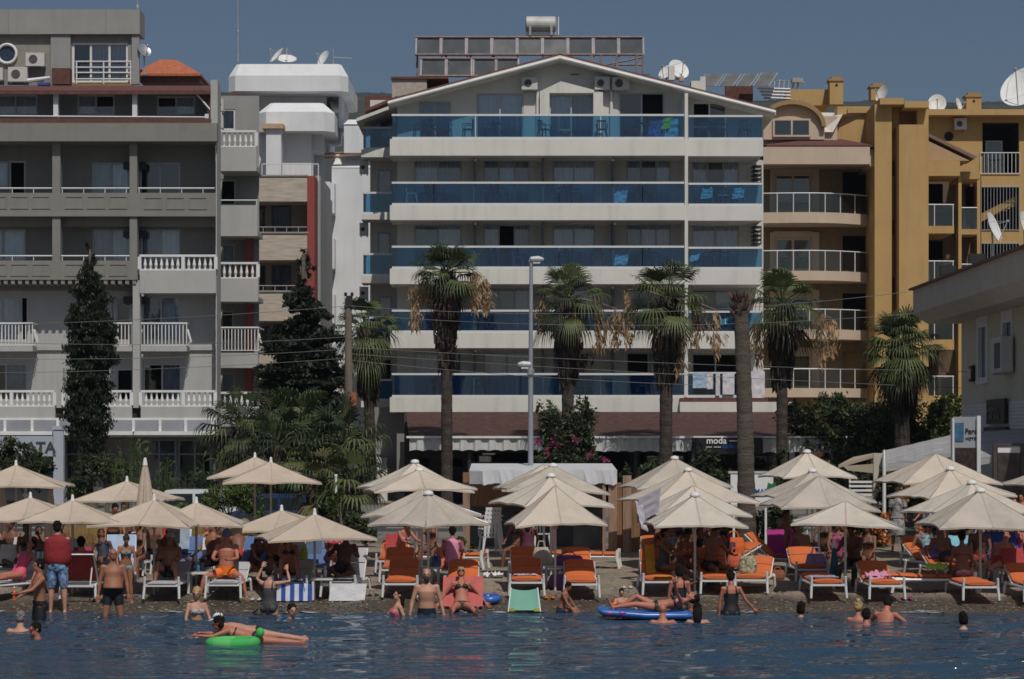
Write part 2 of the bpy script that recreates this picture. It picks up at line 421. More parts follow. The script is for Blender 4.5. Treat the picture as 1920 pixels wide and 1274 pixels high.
def rail_posts(b, xa, xb, y, za, zb, step, r=.012, top=.03):
    b.box(xa, xb, y - top, y + top, zb - top * 1.4, zb); b.box(xa, xb, y - .015, y + .015, za, za + .03)
    n = max(1, int((xb - xa) / step))
    for i in range(n + 1):
        x = xa + (xb - xa) * i / n; b.box(x - r, x + r, y - r, y + r, za, zb - top)
def baluster_row(b, px0, px1, py0, py1, d, step=.22, ends=True):
    """classic white balustrade: rail, plinth and turned balusters"""
    xa, xb, za, zb = X(px0, d), X(px1, d), Z(py1, d), Z(py0, d); h = zb - za
    b.box(xa, xb, d - .08, d + .08, zb - .09, zb); b.box(xa, xb, d - .07, d + .07, za, za + .06)
    n = max(1, int((xb - xa) / step))
    for i in range(n + 1):
        x = xa + (xb - xa) * i / n
        if ends and (i in (0, n) or i % 8 == 0): b.box(x - .07, x + .07, d - .075, d + .075, za + .06, zb - .09)
        else: b.lathe([(.05, .06), (.035, .1), (.07, h * .36), (.03, h * .7), (.05, h - .09)], (x, d, za), 8)
M_acw = mat('aged_white_plastic', (.58, .57, .54), .5, .08)
def aircon(px0, px1, py0, py1, d, label, depth=.32, parent=None):
    xa, xb, za, zb = X(px0, d), X(px1, d), Z(py1, d), Z(py0, d); w, h = xb - xa, zb - za
    t = thing('air_conditioner', (xa + w / 2, d, za), label, 'air conditioner', 'outdoor air conditioning units')
    b = MB(); b.box(xa, xb, d, d + depth, za, zb); b.build('casing', M_acw, t)
    r = min(w * .55, h) * .42; c = Vector((xa + w * .4, d - .004, za + h * .5)); f = MB()
    for k in range(4):
        rr = r * (1 - k * .24); f.tube([c + Vector((rr * math.cos(a), 0, rr * math.sin(a))) for a in [2 * math.pi * i / 16 for i in range(17)]], .008, 4)
    f.prism([c + Vector((r * math.cos(2 * math.pi * i / 20), 0.003, r * math.sin(2 * math.pi * i / 20))) for i in range(20)], (0, .004, 0))
    f.build('fan_grille', mat('dark_grille', (.10, .10, .10), .6), t)
    g = MB()
    for x in (xa + w * .15, xb - w * .15): g.box(x - .02, x + .02, d + .02, d + depth + .15, za - .05, za - .002)
    g.build('bracket', M_steel, t)
    return t
def dish(px, py, d, diam, az, el, label, stand=.5, m=None, parent=None):
    """satellite dish: parabolic bowl, feed arm and mast; faces (az, el) with az 0 towards the camera"""
    c = Vector((X(px, d), d, Z(py, d))); base = (c.x, c.y + .1, c.z - stand)
    t = thing('satellite_dish', base, label, 'satellite dish', 'satellite dishes on the roofs')
    ax = Vector((math.sin(az) * math.cos(el), -math.cos(az) * math.cos(el), math.sin(el))); q = ax.to_track_quat('Z', 'Y').to_matrix()
    b = MB(); r = diam / 2; nr, na = 6, 28
    for s, off in ((1, 0), (-1, -.02)):
        o = len(b.v)
        for i in range(nr + 1):
            rr = r * i / nr
            for k in range(na):
                a = 2 * math.pi * k / na; b.v.append(tuple(c + q @ Vector((rr * math.cos(a), rr * math.sin(a) * 1.08, .22 * r * (rr / r) ** 2 - .1 * r + off))))
        for i in range(nr):
            for k in range(na):
                f = [o + i*na + k, o + i*na + (k+1) % na, o + (i+1)*na + (k+1) % na, o + (i+1)*na + k]; b.f.append(f if s > 0 else f[::-1]); b.m.append(0)
    b.build('bowl', m or M_white, t, smooth=True)
    foc = c + ax * r * 1.1; a_ = MB(); lo_ = c + q @ Vector((0, -r, .1 * r))
    a_.tube([lo_, foc], .02, 6)
    for sx in (-1, 1): a_.tube([c + q @ Vector((sx * r * .8, r * .3, .05)), foc], .008, 4)
    a_.ball(foc, .06, 8, 6); a_.build('feed_arm', M_steel, t)
    s_ = MB(); s_.tube([c - ax * .12 * r, Vector(base) + Vector((0, 0, stand * .6)), base], .035, 8)
    s_.box(base[0] - .14, base[0] + .14, base[1] - .14, base[1] + .14, base[2] - .03, base[2]); s_.build('mast', M_steel, t)
    return t
# ================================================================== LEFT HOTEL
G1 = mat('taupe_render', (.23, .225, .205), .9, .06, 1.2, .15, 60, grime=.12)
G2 = mat('pale_grey_render', (.43, .43, .42), .9, .05, 1.2, .15, 60, grime=.10)
G3 = mat('mid_grey_render', (.30, .30, .29), .9, .05, 1.2, .15, 60, grime=.10)
G4 = mat('shade_grey_render', (.27, .29, .31), .9, .05, 1.2, .1, 60)
D = 88.0; DW = 89.25
LH = thing('hotel_building', (X(200, D), D, gz(D)), 'grey and taupe hotel block with panelled balconies, maroon mansard and white balustrades', 'hotel')
# attic wall and roof
aw = [(-12, 70, 178, 216), (145, 215, 178, 216), (294, 366, 181, 216)]
wall(LH, G4, -140, 396, 166, 234, DW, aw)
for w, c in zip(aw, ('cc', 'cg', 'gc')): window(LH, *w, DW, c, M_wframe)
w1 = [(-40, 15, 303, 352), (17, 48, 302, 366), (172, 243, 305, 366), (262, 338, 305, 366)]
w2 = [(-40, 48, 430, 490), (173, 245, 430, 490), (264, 338, 430, 490)]
wall(LH, G1, -140, 404, 262, 528, DW, w1 + w2)
for w, c in zip(w1, ('cc', 'o', 'kc', 'gg')): window(LH, *w, DW, c)
for w, c in zip(w2, ('cc', 'kc', 'kc')): window(LH, *w, DW, c)
w3 = [(-30, 36, 556, 640), (38, 53, 556, 640), (206, 216, 556, 640), (217, 245, 556, 640), (266, 338, 556, 640)]
w4 = [(-30, 52, 682, 752), (218, 250, 690, 752), (268, 340, 682, 752)]
wall(LH, G2, -140, 404, 528, 765, DW, w3 + w4)
for w, c in zip(w3, ('cc', 'o', 'g', 'g', 'kc')): window(LH, *w, DW, c)
for w, c in zip(w4, ('gk', 'o', 'gk')): window(LH, *w, DW, c)
b = MB(); b.box(X(-140, D), X(402, 93.4), DW + .85, 104, gz(90) - .2, Z(168, D)); b.build('building_core', G3, LH)
# side (right) cheek wall in the plane of the facade end
b = MB(); b.box(X(404, D), X(406, D), D + .1, DW + .05, Z(815, D), Z(150, D)); b.pbox(395, 408, 150, 236, D - .02, D + .4); b.build('end_wall', G2, LH)
# big fascia band under the attic
b = MB(); b.pbox(-140, 407, 231, 265, D - .35, D); b.box(X(-140, D), X(404, D), D + .002, DW, Z(265, D), Z(240, D)); b.build('roof_fascia', G1, LH)
b = MB(); b.pbox(-140, 395, 222, 231, D - .2, D + .1); b.build('roof', M_tile, LH)
b = MB(); b.prism([(X(-140, D), D - .3, Z(172, D)), (X(395, D), D - .3, Z(172, D)), (X(395, D), DW + 1.5, Z(140, D)), (X(-140, D), DW + 1.5, Z(140, D))], (0, 0, -.16))
b.prism([(X(366, D), D + .1, Z(172, D)), (X(395, D), D + .1, Z(172, D)), (X(395, D), D + .1, Z(222, D))], (0, 1.6, 0))
b.build('roof', M_tile, LH)
b = MB(); b.tube([(X(-140, D), D - .1, Z(218, D)), (X(388, D), D - .1, Z(221, D))], .035, 6)
b.pbox(384, 391, 214, 224, D - .16, D)
for x in (104, 252): b.pbox(x - 4, x + 5, 172, 221, D - .05, D + .2)
b.tube([(X(368, D), D - .1, Z(176, D)), (X(394, D), D - .1, Z(206, D))], .04, 6)
b.build('attic_rail', M_alu, LH)
# columns
b = MB()
for x0, x1 in ((98, 113), (243, 257)): b.pbox(x0, x1, 262, 526, D + .02, D + .42)
b.build_each('column', G1, LH)
b = MB(); b.pbox(249, 262, 526, 765, D + .02, D + .42); b.pbox(105, 118, 690, 765, D + .02, D + .42); b.build_each('column', G2, LH)
# panelled balconies, floors 4 and 3
def panels(b, px0, px1, py0, py1, n, d):
    w = (px1 - px0) / n
    for i in range(n):
        a, c = px0 + i * w + w * .08, px0 + (i + 1) * w - w * .08
        for q in ((a, c, py0, py0 + 2), (a, c, py1 - 2, py1), (a, a + 2, py0 + 2, py1 - 2), (c - 2, c, py0 + 2, py1 - 2)): b.pbox(*q, d - .025, d + .01)
def balcony_panel(px0, px1, py0, py1, pan, rail):
    b = MB(); b.pbox(px0, px1, py0, py1, D, D + .18)
    for p in pan: panels(b, *p, D)
    b.pbox(px0, px1, py1 - 4, py1 + 1, D - .06, D - .001)
    b.box(X(px0, D), X(px1, D), D + .182, DW, Z(py1, D), Z(py1 - 10, D))
    o = b.build('balcony', G1, LH); r = MB()
    for a, c in rail:
        r.tube([(X(a, D), D + .09, Z(py0 - 9, D)), (X(c, D), D + .09, Z(py0 - 9, D))], .035, 6)
        for k in range(int((c - a) / 40) + 1): r.tube([(X(a + 2 + k * 40, D), D + .09, Z(py0, D)), (X(a + 2 + k * 40, D), D + .09, Z(py0 - 9, D))], .02, 5)
    r.build('railing', M_alu, o)
balcony_panel(-140, 404, 362, 405, [(-25, 97, 368, 392, 3), (118, 242, 368, 392, 3), (266, 392, 370, 393, 3)], [(-60, 97), (114, 242), (258, 402)])
balcony_panel(-140, 258, 489, 524, [(-25, 97, 495, 518, 3), (118, 242, 495, 518, 3)], [(-60, 98), (114, 247)])
b = MB()
for i in range(24): b.pbox(-60 + i * 13.4, -53 + i * 13.4, 525, 533, D - .03, D + 1.0)
b.build('dentil_course', G1, LH)
b = MB(); b.pbox(-140, 258, 526, 545, D + 1.02, DW - .002); b.pbox(-140, 404, 406, 424, D + .5, DW - .002); b.build('soffit_beam', G1, LH)
def white_balcony(px0, px1, r0, r1, p0, p1, d, dw, m, kind, parent, mr=None):
    b = MB(); b.pbox(px0, px1, p0, p1, d - .08, d + .1); b.box(X(px0, d), X(px1, d), d + .102, dw, Z(p1, d) + .02, Z(p1, d) + .22)
    o = b.build('balcony', m, parent); r = MB()
    if kind == 'baluster': baluster_row(r, px0, px1, r0, r1, d)
    elif kind == 'pipe':
        r.tube([(X(px0, d), d, Z(r0, d)), (X(px1, d), d, Z(r0, d))], .03, 6)
        for x in (px0 + 2, px1 - 2): r.tube([(X(x, d), d, Z(r0, d)), (X(x, d), d, Z(r1, d))], .025, 6)
    else:
        xa, xb = X(px0, d), X(px1, d); rail_posts(r, xa, xb, d, Z(r1, d), Z(r0, d), .14, .018, .045)
        for s, x in ((-1, xa), (1, xb)):
            r.box(x - .03, x + .03, d - .03, dw, Z(r0, d) - .06, Z(r0, d))
            for k in range(4): r.tube([(x, d + .05 + k * .14, Z(r1, d)), (x + s * .14, d + .05 + k * .14, Z(r1 - 8, d)), (x, d + .05 + k * .14, Z(r0 + 12, d))], .016, 5)
    r.build('railing', mr or M_white, o)
    return o
white_balcony(262, 405, 478, 508, 508, 550, D, DW, G2, 'baluster', LH)
for a, c in ((-60, 61), (208, 248), (264, 350)): white_balcony(a, c, 605, 648, 650, 659, D + .3, DW, G2, 'iron', LH)
b = MB(); b.pbox(-140, 404, 650, 657, DW - .1, DW - .003); b.build('string_course', G2, LH)
for a, c in ((-140, 103), (119, 247), (264, 404)): white_balcony(a, c, 732, 763, 763, 785, D, DW, G2, 'baluster', LH)
# glazed band, shop front
b = MB(); b.pbox(-140, 404, 809, 816, D - .5, D - .1); b.pbox(-140, 404, 784, 788, D - .12, D - .02)
for x in (9, 60, 108, 250, 300, 348, 398): b.pbox(x - 2.5, x + 2.5, 787, 810, D - .34, D - .14)
b.build('band_frame', M_white, LH)
b = MB(); b.prism([(X(-140, D), D - .12, Z(788, D)), (X(404, D), D - .12, Z(788, D)), (X(404, D), D - .3, Z(810, D)), (X(-140, D), D - .3, Z(810, D))], (0, .03, 0))
b.build('band_panel', mat('grey_panel', (.19, .2, .225), .35, .15, 1.5), LH)
b = MB(); b.pbox(100, 119, 806, 960, D - .62, D - .3); b.pbox(98, 120, 799, 806, D - .66, D - .26); b.build('column', mat('bluish_white', (.40, .44, .50), .7, .04, grime=.1), LH)
sh = [(-120, 96, 822, 960), (122, 186, 824, 945), (190, 262, 824, 945), (266, 330, 824, 945), (334, 396, 824, 945)]
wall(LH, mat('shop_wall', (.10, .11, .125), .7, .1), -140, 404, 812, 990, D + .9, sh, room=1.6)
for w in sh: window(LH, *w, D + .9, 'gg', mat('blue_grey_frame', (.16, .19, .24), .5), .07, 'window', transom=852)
b = MB(); b.box(X(-140, D), X(404, D), D - .1, D + .9, Z(820, D), Z(814, D)); b.build('soffit_beam', G2, LH)
sg = thing('shop_sign', (X(40, 87.3), 87.3, Z(856, 87.3)), 'pale blue-grey shop sign board with dark capital letters under the grey hotel', 'sign')
b = MB(); b.pbox(-60, 99, 818, 856, 87.3, 87.4); b.build('sign_board', mat('pale_sign_blue', (.36, .41, .46), .6, .04), sg)
letters('ATA', .62, (X(49, 87.3), 87.29, Z(849, 87.3)), FACE_CAM, mat('sign_dark', (.045, .05, .06), .6), sg, bold=.02)
# stepped side bays at the right end of the left hotel
DS, DSW = 91.5, 93.4
hs = [(413, 441, 205, 244), (413, 442, 337, 385), (416, 440, 458, 505), (414, 438, 583, 640), (414, 440, 700, 752)]
wall(LH, G3, 404, 486, 180, 790, DSW, hs)
for w, c in zip(hs, ('c', 'o', 'c', 'g', 'c')): window(LH, *w, DSW, c, M_wframe if w[2] < 300 else None)
white_balcony(410, 481, 245, 277, 277, 321, DS, DSW, G2, 'baluster', LH)
white_balcony(410, 483, 376, 385, 385, 443, DS, DSW, G2, 'pipe', LH, M_alu)
white_balcony(410, 484, 492, 523, 523, 566, DS, DSW, G2, 'baluster', LH)
white_balcony(410, 484, 613, 658, 662, 690, DS, DSW, G2, 'iron', LH)
white_balcony(411, 485, 735, 765, 765, 800, DS, DSW, G2, 'baluster', LH)
b = MB(); b.pbox(460, 472, 440, 735, DS + 1.3, DSW - .05); b.build('column', mat('red_render', (.32, .075, .05), .8, .08), LH)
# penthouse
DP = 91.0
ph = [(135, 240, 80, 155)]
wall(LH, mat('penthouse_render', (.26, .25, .22), .9, .06, grime=.1), -140, 262, 62, 160, DP + .6, ph + [(-5, 22, 84, 112)])
b = MB(); b.pbox(-140, 262, 18, 64, DP + .33, DP + 1.6); b.pbox(95, 132, 64.2, 160, DP + .42, DP + .59); b.pbox(247, 261, 64.2, 158, DP + .42, DP + .59); b.build('parapet', G3, LH)
b = MB()
for x in (15, 198): b.pbox(x, x + 1, 18, 64, DP + .322, DP + .34)
b.build('parapet_joint', G1, LH)
wo = window(LH, 135, 240, 80, 155, DP + .6, 'gcc', M_white, .09, at=.05, cm=M_cur3, label='tall white penthouse window with railing bars')
r = MB()
for y in (112, 123, 133, 145): r.tube([(X(137, DP), DP + .5, Z(y, DP)), (X(243, DP), DP + .5, Z(y, DP))], .035, 6)
for x in (139, 190, 241): r.tube([(X(x, DP), DP + .5, Z(111, DP)), (X(x, DP), DP + .5, Z(155, DP))], .035, 6)
r.build('railing', M_alu, wo)
b = MB(); b.pbox(136, 247, 157, 165, DP + .3, DP + .6); b.build('sill', mat('tan_sill', (.3, .19, .08), .8), LH)
b = MB(); c = Vector((X(8, DP), DP + .5, Z(97, DP)))
b.tube([c + Vector((.4 * math.cos(a), 0, .4 * math.sin(a))) for a in [2 * math.pi * i / 28 for i in range(29)]], .06, 8)
wo = b.build('window', M_white, LH); wo['label'] = 'round porthole window'
b = MB(); b.prism([c + Vector((.38 * math.cos(2 * math.pi * i / 28), .05, .38 * math.sin(2 * math.pi * i / 28))) for i in range(28)], (0, .01, 0)); b.build('pane', mat('dark_pane', (.03, .045, .07), .1), wo)
b = MB(); ca, cb, zz = X(250, 93), X(376, 93), Z(138, 93); v_ = [(ca, 93, zz), (cb, 93, zz), (cb, 97.5, zz), (ca, 97.5, zz), (X(300, 95), 95.1, Z(111, 95)), (X(330, 95), 95.1, Z(112, 95)), (ca, 93, zz - .1), (cb, 93, zz - .1), (cb, 97.5, zz - .1), (ca, 97.5, zz - .1)]
b.add(v_, [(0, 1, 5, 4), (1, 2, 5), (2, 3, 4, 5), (3, 0, 4), (0, 6, 7, 1), (1, 7, 8, 2), (2, 8, 9, 3), (9, 8, 7, 6)]); b.build('roof', M_orange, LH)
b = MB(); b.pbox(264, 376, 139, 156, 93.2, 97.8); b.build('roof_base', M_tile, LH)
b = MB(); b.pbox(97, 131, 128, 158, DP - .25, DP + .2); b.build('chimney', M_tile, LH)
aircon(48, 83, 99, 124, DP + .2, 'air conditioner high on the penthouse wall, brownish fan')
aircon(15, 51, 126, 153, DP + .2, 'air conditioner below the penthouse one, grey fan, left of the folded awning')
aircon(-20, 5, 127, 150, DP + .2, 'air conditioner cut by the left picture edge under the porthole')
aircon(408, 419, 185, 208, DS, 'upper of two stacked slim air conditioners beside the white end pillar')
aircon(408, 418, 216, 240, DS, 'lower of two stacked slim air conditioners beside the white end pillar')
aircon(233, 245, 664, 690, D + 1.3, 'yellowed air conditioner left of the column behind the cypress')
aircon(266, 281, 664, 690, D + 1.3, 'white air conditioner right of the column beside the cypress')
dish(270, 95, 91.5, .62, R(40), R(30), 'small grey satellite dish at the penthouse corner', 1.0, M_steel)
t = thing('roof_antenna', (X(258, 92), 92, Z(18, 92)), 'thin grey antenna mast on the penthouse parapet', 'antenna')
b = MB(); b.tube([(X(258, 92), 92, Z(18, 92)), (X(257, 92), 92, Z(-30, 92))], [.035, .015], 6); b.build('mast', M_steel, t)
b = MB(); b.lathe([(.1, 0), (.1, .12), (.04, .2)], (X(258, 92), 92, Z(18, 92)), 10); b.build('base', M_steel, t)
# things standing on the roof ledge
t = thing('folded_awning', (X(68, 90.6), 90.6, Z(160, 90.6)), 'rolled white awning lying on the ledge left of the penthouse window', 'awning')
b = MB(); b.tube([(X(52, 90.6), 90.6, Z(152, 90.6)), (X(94, 90.6), 90.6, Z(146, 90.6))], [.1, .07], 8); b.build('roll', M_white, t)
b = MB(); b.pbox(70, 92, 155, 160, 90.4, 90.7); b.build('bracket', mat('blue_cloth', (.03, .07, .25), .8), t)
D = 88.0
for x, y in ((237, 304), (263, 304), (237, 432), (263, 432), (237, 556), (263, 556)):
    b = MB(); b.pbox(x - 6, x + 9, y, y + 13, D + .75, D + 1.2); b.build('wall_heater', M_black, LH)
# ================================================================== BRICK BLOCK BEHIND
D = 102.0
BR = thing('apartment_building', (X(520, D), D, gz(D)), 'block with travertine balcony fronts and a red corner column', 'apartment block')
M_trav = mat('travertine_cladding', (.50, .44, .37), .85, .22, 1.2, .2, 40, stretch=(1, 1, 8))
M_redc = mat('red_column_paint', (.30, .06, .05), .7, .08, grime=.1)
hb = [(484, 497, 386, 437), (509, 546, 386, 437), (484, 498, 498, 548), (509, 546, 498, 548), (490, 540, 612, 660), (470, 500, 337, 355)]
wall(BR, mat('greige_render', (.30, .28, .26), .9, .06), 440, 592, 330, 900, D + 1.6, hb)
for w, c in zip(hb[:5], ('g', 'k', 'g', 'kk', 'kk')): window(BR, *w, D + 1.6, c, mat('dark_frame', (.06, .06, .065), .5))
for x0, x1, y0, y1, rl in ((457, 576, 331, 378, 0), (468, 577, 438, 488, 1), (468, 577, 548, 602, 1), (468, 577, 662, 712, 1)):
    b = MB(); b.pbox(x0, x1, y0, y1, D, D + .2); b.box(X(x0, D), X(x1, D), D + .202, D + 1.6, Z(y1, D), Z(y1 - 8, D)); o = b.build('balcony', M_trav, BR)
    r = MB(); r.pbox(x0, x1 + 1, y0 - 3, y0, D - .05, D + .25)
    if rl: r.tube([(X(x0, D), D + .1, Z(y0 - 12, D)), (X(x1, D), D + .1, Z(y0 - 12, D))], .025, 5); [r.tube([(X(q, D), D + .1, Z(y0 - 12, D)), (X(q, D), D + .1, Z(y0, D))], .02, 5) for q in range(x0 + 3, x1, 22)]
    r.build('railing', mat('grey_cap', (.33, .31, .29), .7), o)
b = MB(); b.pbox(576, 590, 330, 760, D - .02, D + 1.62); b.build('column', M_redc, BR)
b = MB(); b.box(X(440, D), X(590, D), D + 2.45, 112, gz(D) - .2, Z(334, D)); b.build('building_core', mat('greige_render', ()), BR)
b = MB(); b.pbox(590, 601, 330, 900, D + 2.2, 110); b.build('service_shaft', mat('shaft_grey', (.33, .34, .35), .8, .08), BR)
b = MB(); rail_posts(b, X(485, D), X(592, D), D + 1.4, Z(333, D), Z(300, D), .25, .02, .03); b.build('roof_railing', M_white, BR)
# ================================================================== WHITE TOWER BUILDING
D = 114.0
WH = thing('apartment_building', (X(560, D), D, gz(D)), 'white tower building with mushroom shaped roof slabs and roof dishes', 'apartment block')
M_wr = mat('white_render', (.70, .71, .73), .85, .05, .8, .1, 40, grime=.08)
def mushroom(px0, px1, yt, ym, yb, d, dep, inset, name='roof'):
    xa, xb = X(px0, d), X(px1, d); zt, zm, zb = Z(yt, d), Z(ym, d), Z(yb, d); i = S(inset, d); b = MB(); ch = min(.5, i)
    def loop(a, c, y0, y1, z, k): return [Vector(p) for p in ((a + k, y0, z), (c - k, y0, z), (c, y0 + k, z), (c, y1 - k, z), (c - k, y1, z), (a + k, y1, z), (a, y1 - k, z), (a, y0 + k, z))]
    L = [loop(xa, xb, d, d + dep, zb, ch), loop(xa, xb, d, d + dep, zm, ch), loop(xa + i, xb - i, d + i, d + dep - i, zt, .2)]
    o = [p for l in L for p in l]; b.add(o, [tuple(range(7, -1, -1)), tuple(range(16, 24))] + [(k * 8 + j, k * 8 + (j + 1) % 8, k * 8 + 8 + (j + 1) % 8, k * 8 + 8 + j) for k in (0, 1) for j in range(8)])
    return b.build(name, M_wr, WH)
mushroom(427, 652, 118, 142, 171, D - 1.5, 7.5, 14)
mushroom(481, 626, 190, 210, 246, D - 2.6, 6, 22)
b = MB(); b.pbox(466, 612, 170, 420, D + .5, 120); b.pbox(635, 641, 170, 240, D + .2, 119); b.build('wall', M_wr, WH)
b = MB(); b.pbox(470, 584, 246, 420, D - 1.6, D + .48); b.build('wall', M_wr, WH)
b = MB(); b.pbox(499, 527, 240, 345, D - 3.4, D - 2.7); b.build('chimney', M_wr, WH)
b = MB(); b.pbox(491, 531, 232, 241, D - 3.6, D - 2.5); b.build('chimney_cap', mat('tan_concrete', (.48, .34, .22), .8), WH)
b = MB(); b.pbox(584, 606, 250, 285, D - 1.2, D + .4); b.pbox(645, 700, 236, 287, D - .5, D + 2); b.build('parapet', M_wr, WH)
b = MB(); b.prism([(X(645, D), D - .5, Z(236, D)), (X(700, D), D - .5, Z(236, D)), (X(700, D), D + .5, Z(222, D)), (X(652, D), D + .5, Z(222, D))], (0, 1, 0))
b.build('parapet', M_wr, WH)
hw = [(592, 600, 318, 400)]
b = MB(); b.pbox(586, 720, 288, 900, D + .6, 122); b.pbox(622, 700, 316, 900, D - .3, D + .58)
b.prism([(X(622, D), D - .3, Z(316, D)), (X(700, D), D - .3, Z(316, D)), (X(700, D), D + .5, Z(297, D)), (X(628, D), D + .5, Z(297, D))], (0, .1, 0)); b.build('wall', M_wr, WH)
for y0, y1 in ((341, 400), (446, 504), (550, 606), (655, 710)):
    b = MB(); b.pbox(601, 619, y0, y1, D - 1.6, D + .55); b.pbox(619, 627, y0 + 2, y1, D - 1.4, D - .4); b.build('balcony', M_wr, WH)
b = MB()
for y in (285, 292): b.tube([(X(610, D), D - .4, Z(y + 6, D)), (X(698, D), D - .4, Z(y, D))], .06, 6)
b.build('pipe', mat('rusty_pipe', (.3, .15, .1), .8), WH)
b = MB(); b.pbox(616, 624, 172, 190, D + .42, D + .5); b.build('window', mat('dark_pane', ()), WH)
b = MB(); b.pbox(408, 470, 200, 420, D - 2, D + .4); b.build('wall', mat('greige_render', ()), WH)
b = MB(); b.pbox(408, 466, 197, 203, D - 2.3, D + .2); b.build('roof', M_tile, WH)
dish(520, 105, D, .95, R(-60), R(38), 'dish seen edge-on, leftmost on the white mushroom roof', .55)
dish(537, 112, D + 1, 1.1, R(10), R(60), 'flat tilted dish right of the edge-on dish on the white roof', .4)
dish(607, 110, D, .85, R(-50), R(25), 'white half-turned dish near the right end of the white mushroom roof', .5)
for px, top, bot, d, lab in ((446, -20, 115, 113, 'very tall thin antenna mast left on the white tower roof'), (625, 88, 120, 113, 'short antenna post with crossbar on the white tower roof')):
    t = thing('roof_antenna', (X(px, d), d, Z(bot, d)), lab, 'antenna'); b = MB(); b.tube([(X(px, d), d, Z(bot, d)), (X(px, d), d, Z(top, d))], [.05, .03], 6); b.build('mast', M_steel, t)
    b = MB()
    if px == 446: b.ball((X(px, d), d, Z(60, d)), (.06, .06, .12), 8, 6)
    else: b.tube([(X(px, d), d, Z(108, d)), (X(660, d), d, Z(110, d))], .02, 5); [b.tube([(X(q, d), d - .2, Z(109, d)), (X(q, d), d + .2, Z(109, d))], .012, 4) for q in (632, 640, 648, 656)]
    b.build('crossbar', M_steel, t)
# ================================================================== MAIN HOTEL (white gable, blue glass)
D = 92.0; DW = 94.0
HT = thing('hotel_building', (X(1050, D), D, gz(D)), 'white gabled hotel with five rows of blue glass balconies', 'hotel')
M_hw = mat('cream_render', (.63, .61, .56), .9, .04, 1.0, .12, 50, grime=.07)
M_hf = mat('cream_fascia', (.68, .67, .62), .85, .05, .8, .1, 50, grime=.14)
M_blue = glass('blue_balcony_glass', (.36, .64, .80), .05, (.01, .06, .22), .12)
apexx = 1050
def gable(p): return 190 - (p - 728) * 85 / 322 + 8 if p < apexx else 105 + (p - apexx) * 102 / 402 + 8
hT = [(785, 846, 190, 262), (893, 982, 175, 262), (1030, 1112, 178, 262), (1160, 1246, 174, 262)]
wall(HT, M_hw, 745, 1284, 150, 300, DW, hT, topf=gable, extra=(apexx,))
for w, c in zip(hT, ('kk', 'cc', 'ck', 'go')): window(HT, *w, DW, c)
hR = [(1298, 1362, 192, 262)]
wall(HT, M_hw, 1284, 1431, 170, 300, DW + .35, hR, topf=gable)
window(HT, *hR[0], DW + .35, 'og', M_wframe, transom=238)
rows = [(341, 385, 413), (461, 504, 533), (581, 624, 653), (700, 745, 773)]
tops = [292, 413, 533, 653]
sets = [(('ck', 'kck', 'cc', 'kgc', 'cgc'), ), (('kc', 'cok', 'cc', 'kcc', 'cc'), ), (('gc', 'kkc', 'gc', 'kg', 'gc'), ), (('ck', 'cc', 'cg', 'ok', 'og'), )]
for (r0, f0, f1), t, st in zip(rows, tops, sets):
    hs = [(776, 866, t + 8, f0 - 1), (906, 994, t + 8, f0 - 1), (1036, 1116, t + 8, f0 - 1), (1174, 1258, t + 8, f0 - 1)]
    wall(HT, M_hw, 745, 1284, t - 2, f1, DW, hs)
    for w, c in zip(hs, st[0]): window(HT, *w, DW, c)
    hr = (1297, 1386, t + 10, f0 - 1)
    wall(HT, M_hw, 1284, 1431, t - 2, f1, DW + .35, [hr]); window(HT, *hr, DW + .35, st[0][4])
    b = MB()
    for x in (889, 1018, 1150): b.pbox(x - 2, x + 2, t, f0, DW - 1.2, DW - .02)
    b.build_each('balcony_divider', mat('slate_divider', (.14, .15, .17), .7), HT)
b = MB(); b.pbox(1284, 1290, 175, 775, D + .06, DW + .3); b.build('divider_fin', M_hf, HT)
# projecting centre bay of the top floor with its own little gable
b = MB(); b.prism([(X(1012, DW), DW - .35, Z(258, DW)), (X(1030, DW), DW - .35, Z(258, DW)), (X(1030, DW), DW - .35, Z(177, DW)), (X(1112, DW), DW - .35, Z(177, DW)), (X(1112, DW), DW - .35, Z(258, DW)), (X(1130, DW), DW - .35, Z(258, DW)), (X(1130, DW), DW - .35, Z(176, DW)), (X(1052, DW), DW - .35, Z(155, DW)), (X(1012, DW), DW - .35, Z(174, DW))], (0, .345, 0))
b.build('bay_frame', M_hf, HT)
b = MB()
for x in (1008, 1146): b.tube([(X(x, DW), DW - .1, Z(262, DW)), (X(x, DW), DW - .1, Z(172, DW))], .07, 8)
b.build_each('drain_pipe', M_white, HT)
b = MB()
for x in (945, 1078, 1212): b.pbox(x - 8, x + 8, 139, 141, DW - .03, DW)
b.build_each('vent', mat('dark_grille', ()), HT)
# roof
def slope(p, q, d0, d1, th, m, name, ov=0.0):
    b = MB(); b.prism([(X(p[0], d0), d0, Z(p[1], d0)), (X(q[0], d0), d0, Z(q[1], d0)), (X(q[0], d0), d0, Z(q[1], d0) - th), (X(p[0], d0), d0, Z(p[1], d0) - th)], (0, d1 - d0, 0)); return b.build(name, m, HT)
slope((727, 190), (1050, 104), 93.2, 107, .2, M_hf, 'roof'); slope((1050.05, 104), (1455, 207), 93.2, 107, .2, M_hf, 'roof')
slope((733, 185), (1050, 100.5), 93.6, 107, .08, M_tile, 'roof_tiles'); slope((1050.05, 100.5), (1449, 202.5), 93.6, 107, .08, M_tile, 'roof_tiles')
b = MB(); b.tube([(X(727, 93), 93.16, Z(193, 93)), (X(1050, 93), 93.16, Z(108, 93)), (X(1455, 93), 93.16, Z(210, 93))], .07, 8); b.build('gutter', M_white, HT)
b = MB(); b.box(X(745, DW), X(1431, DW), DW + 1.2, 106.5, gz(D) - .2, Z(215, DW))
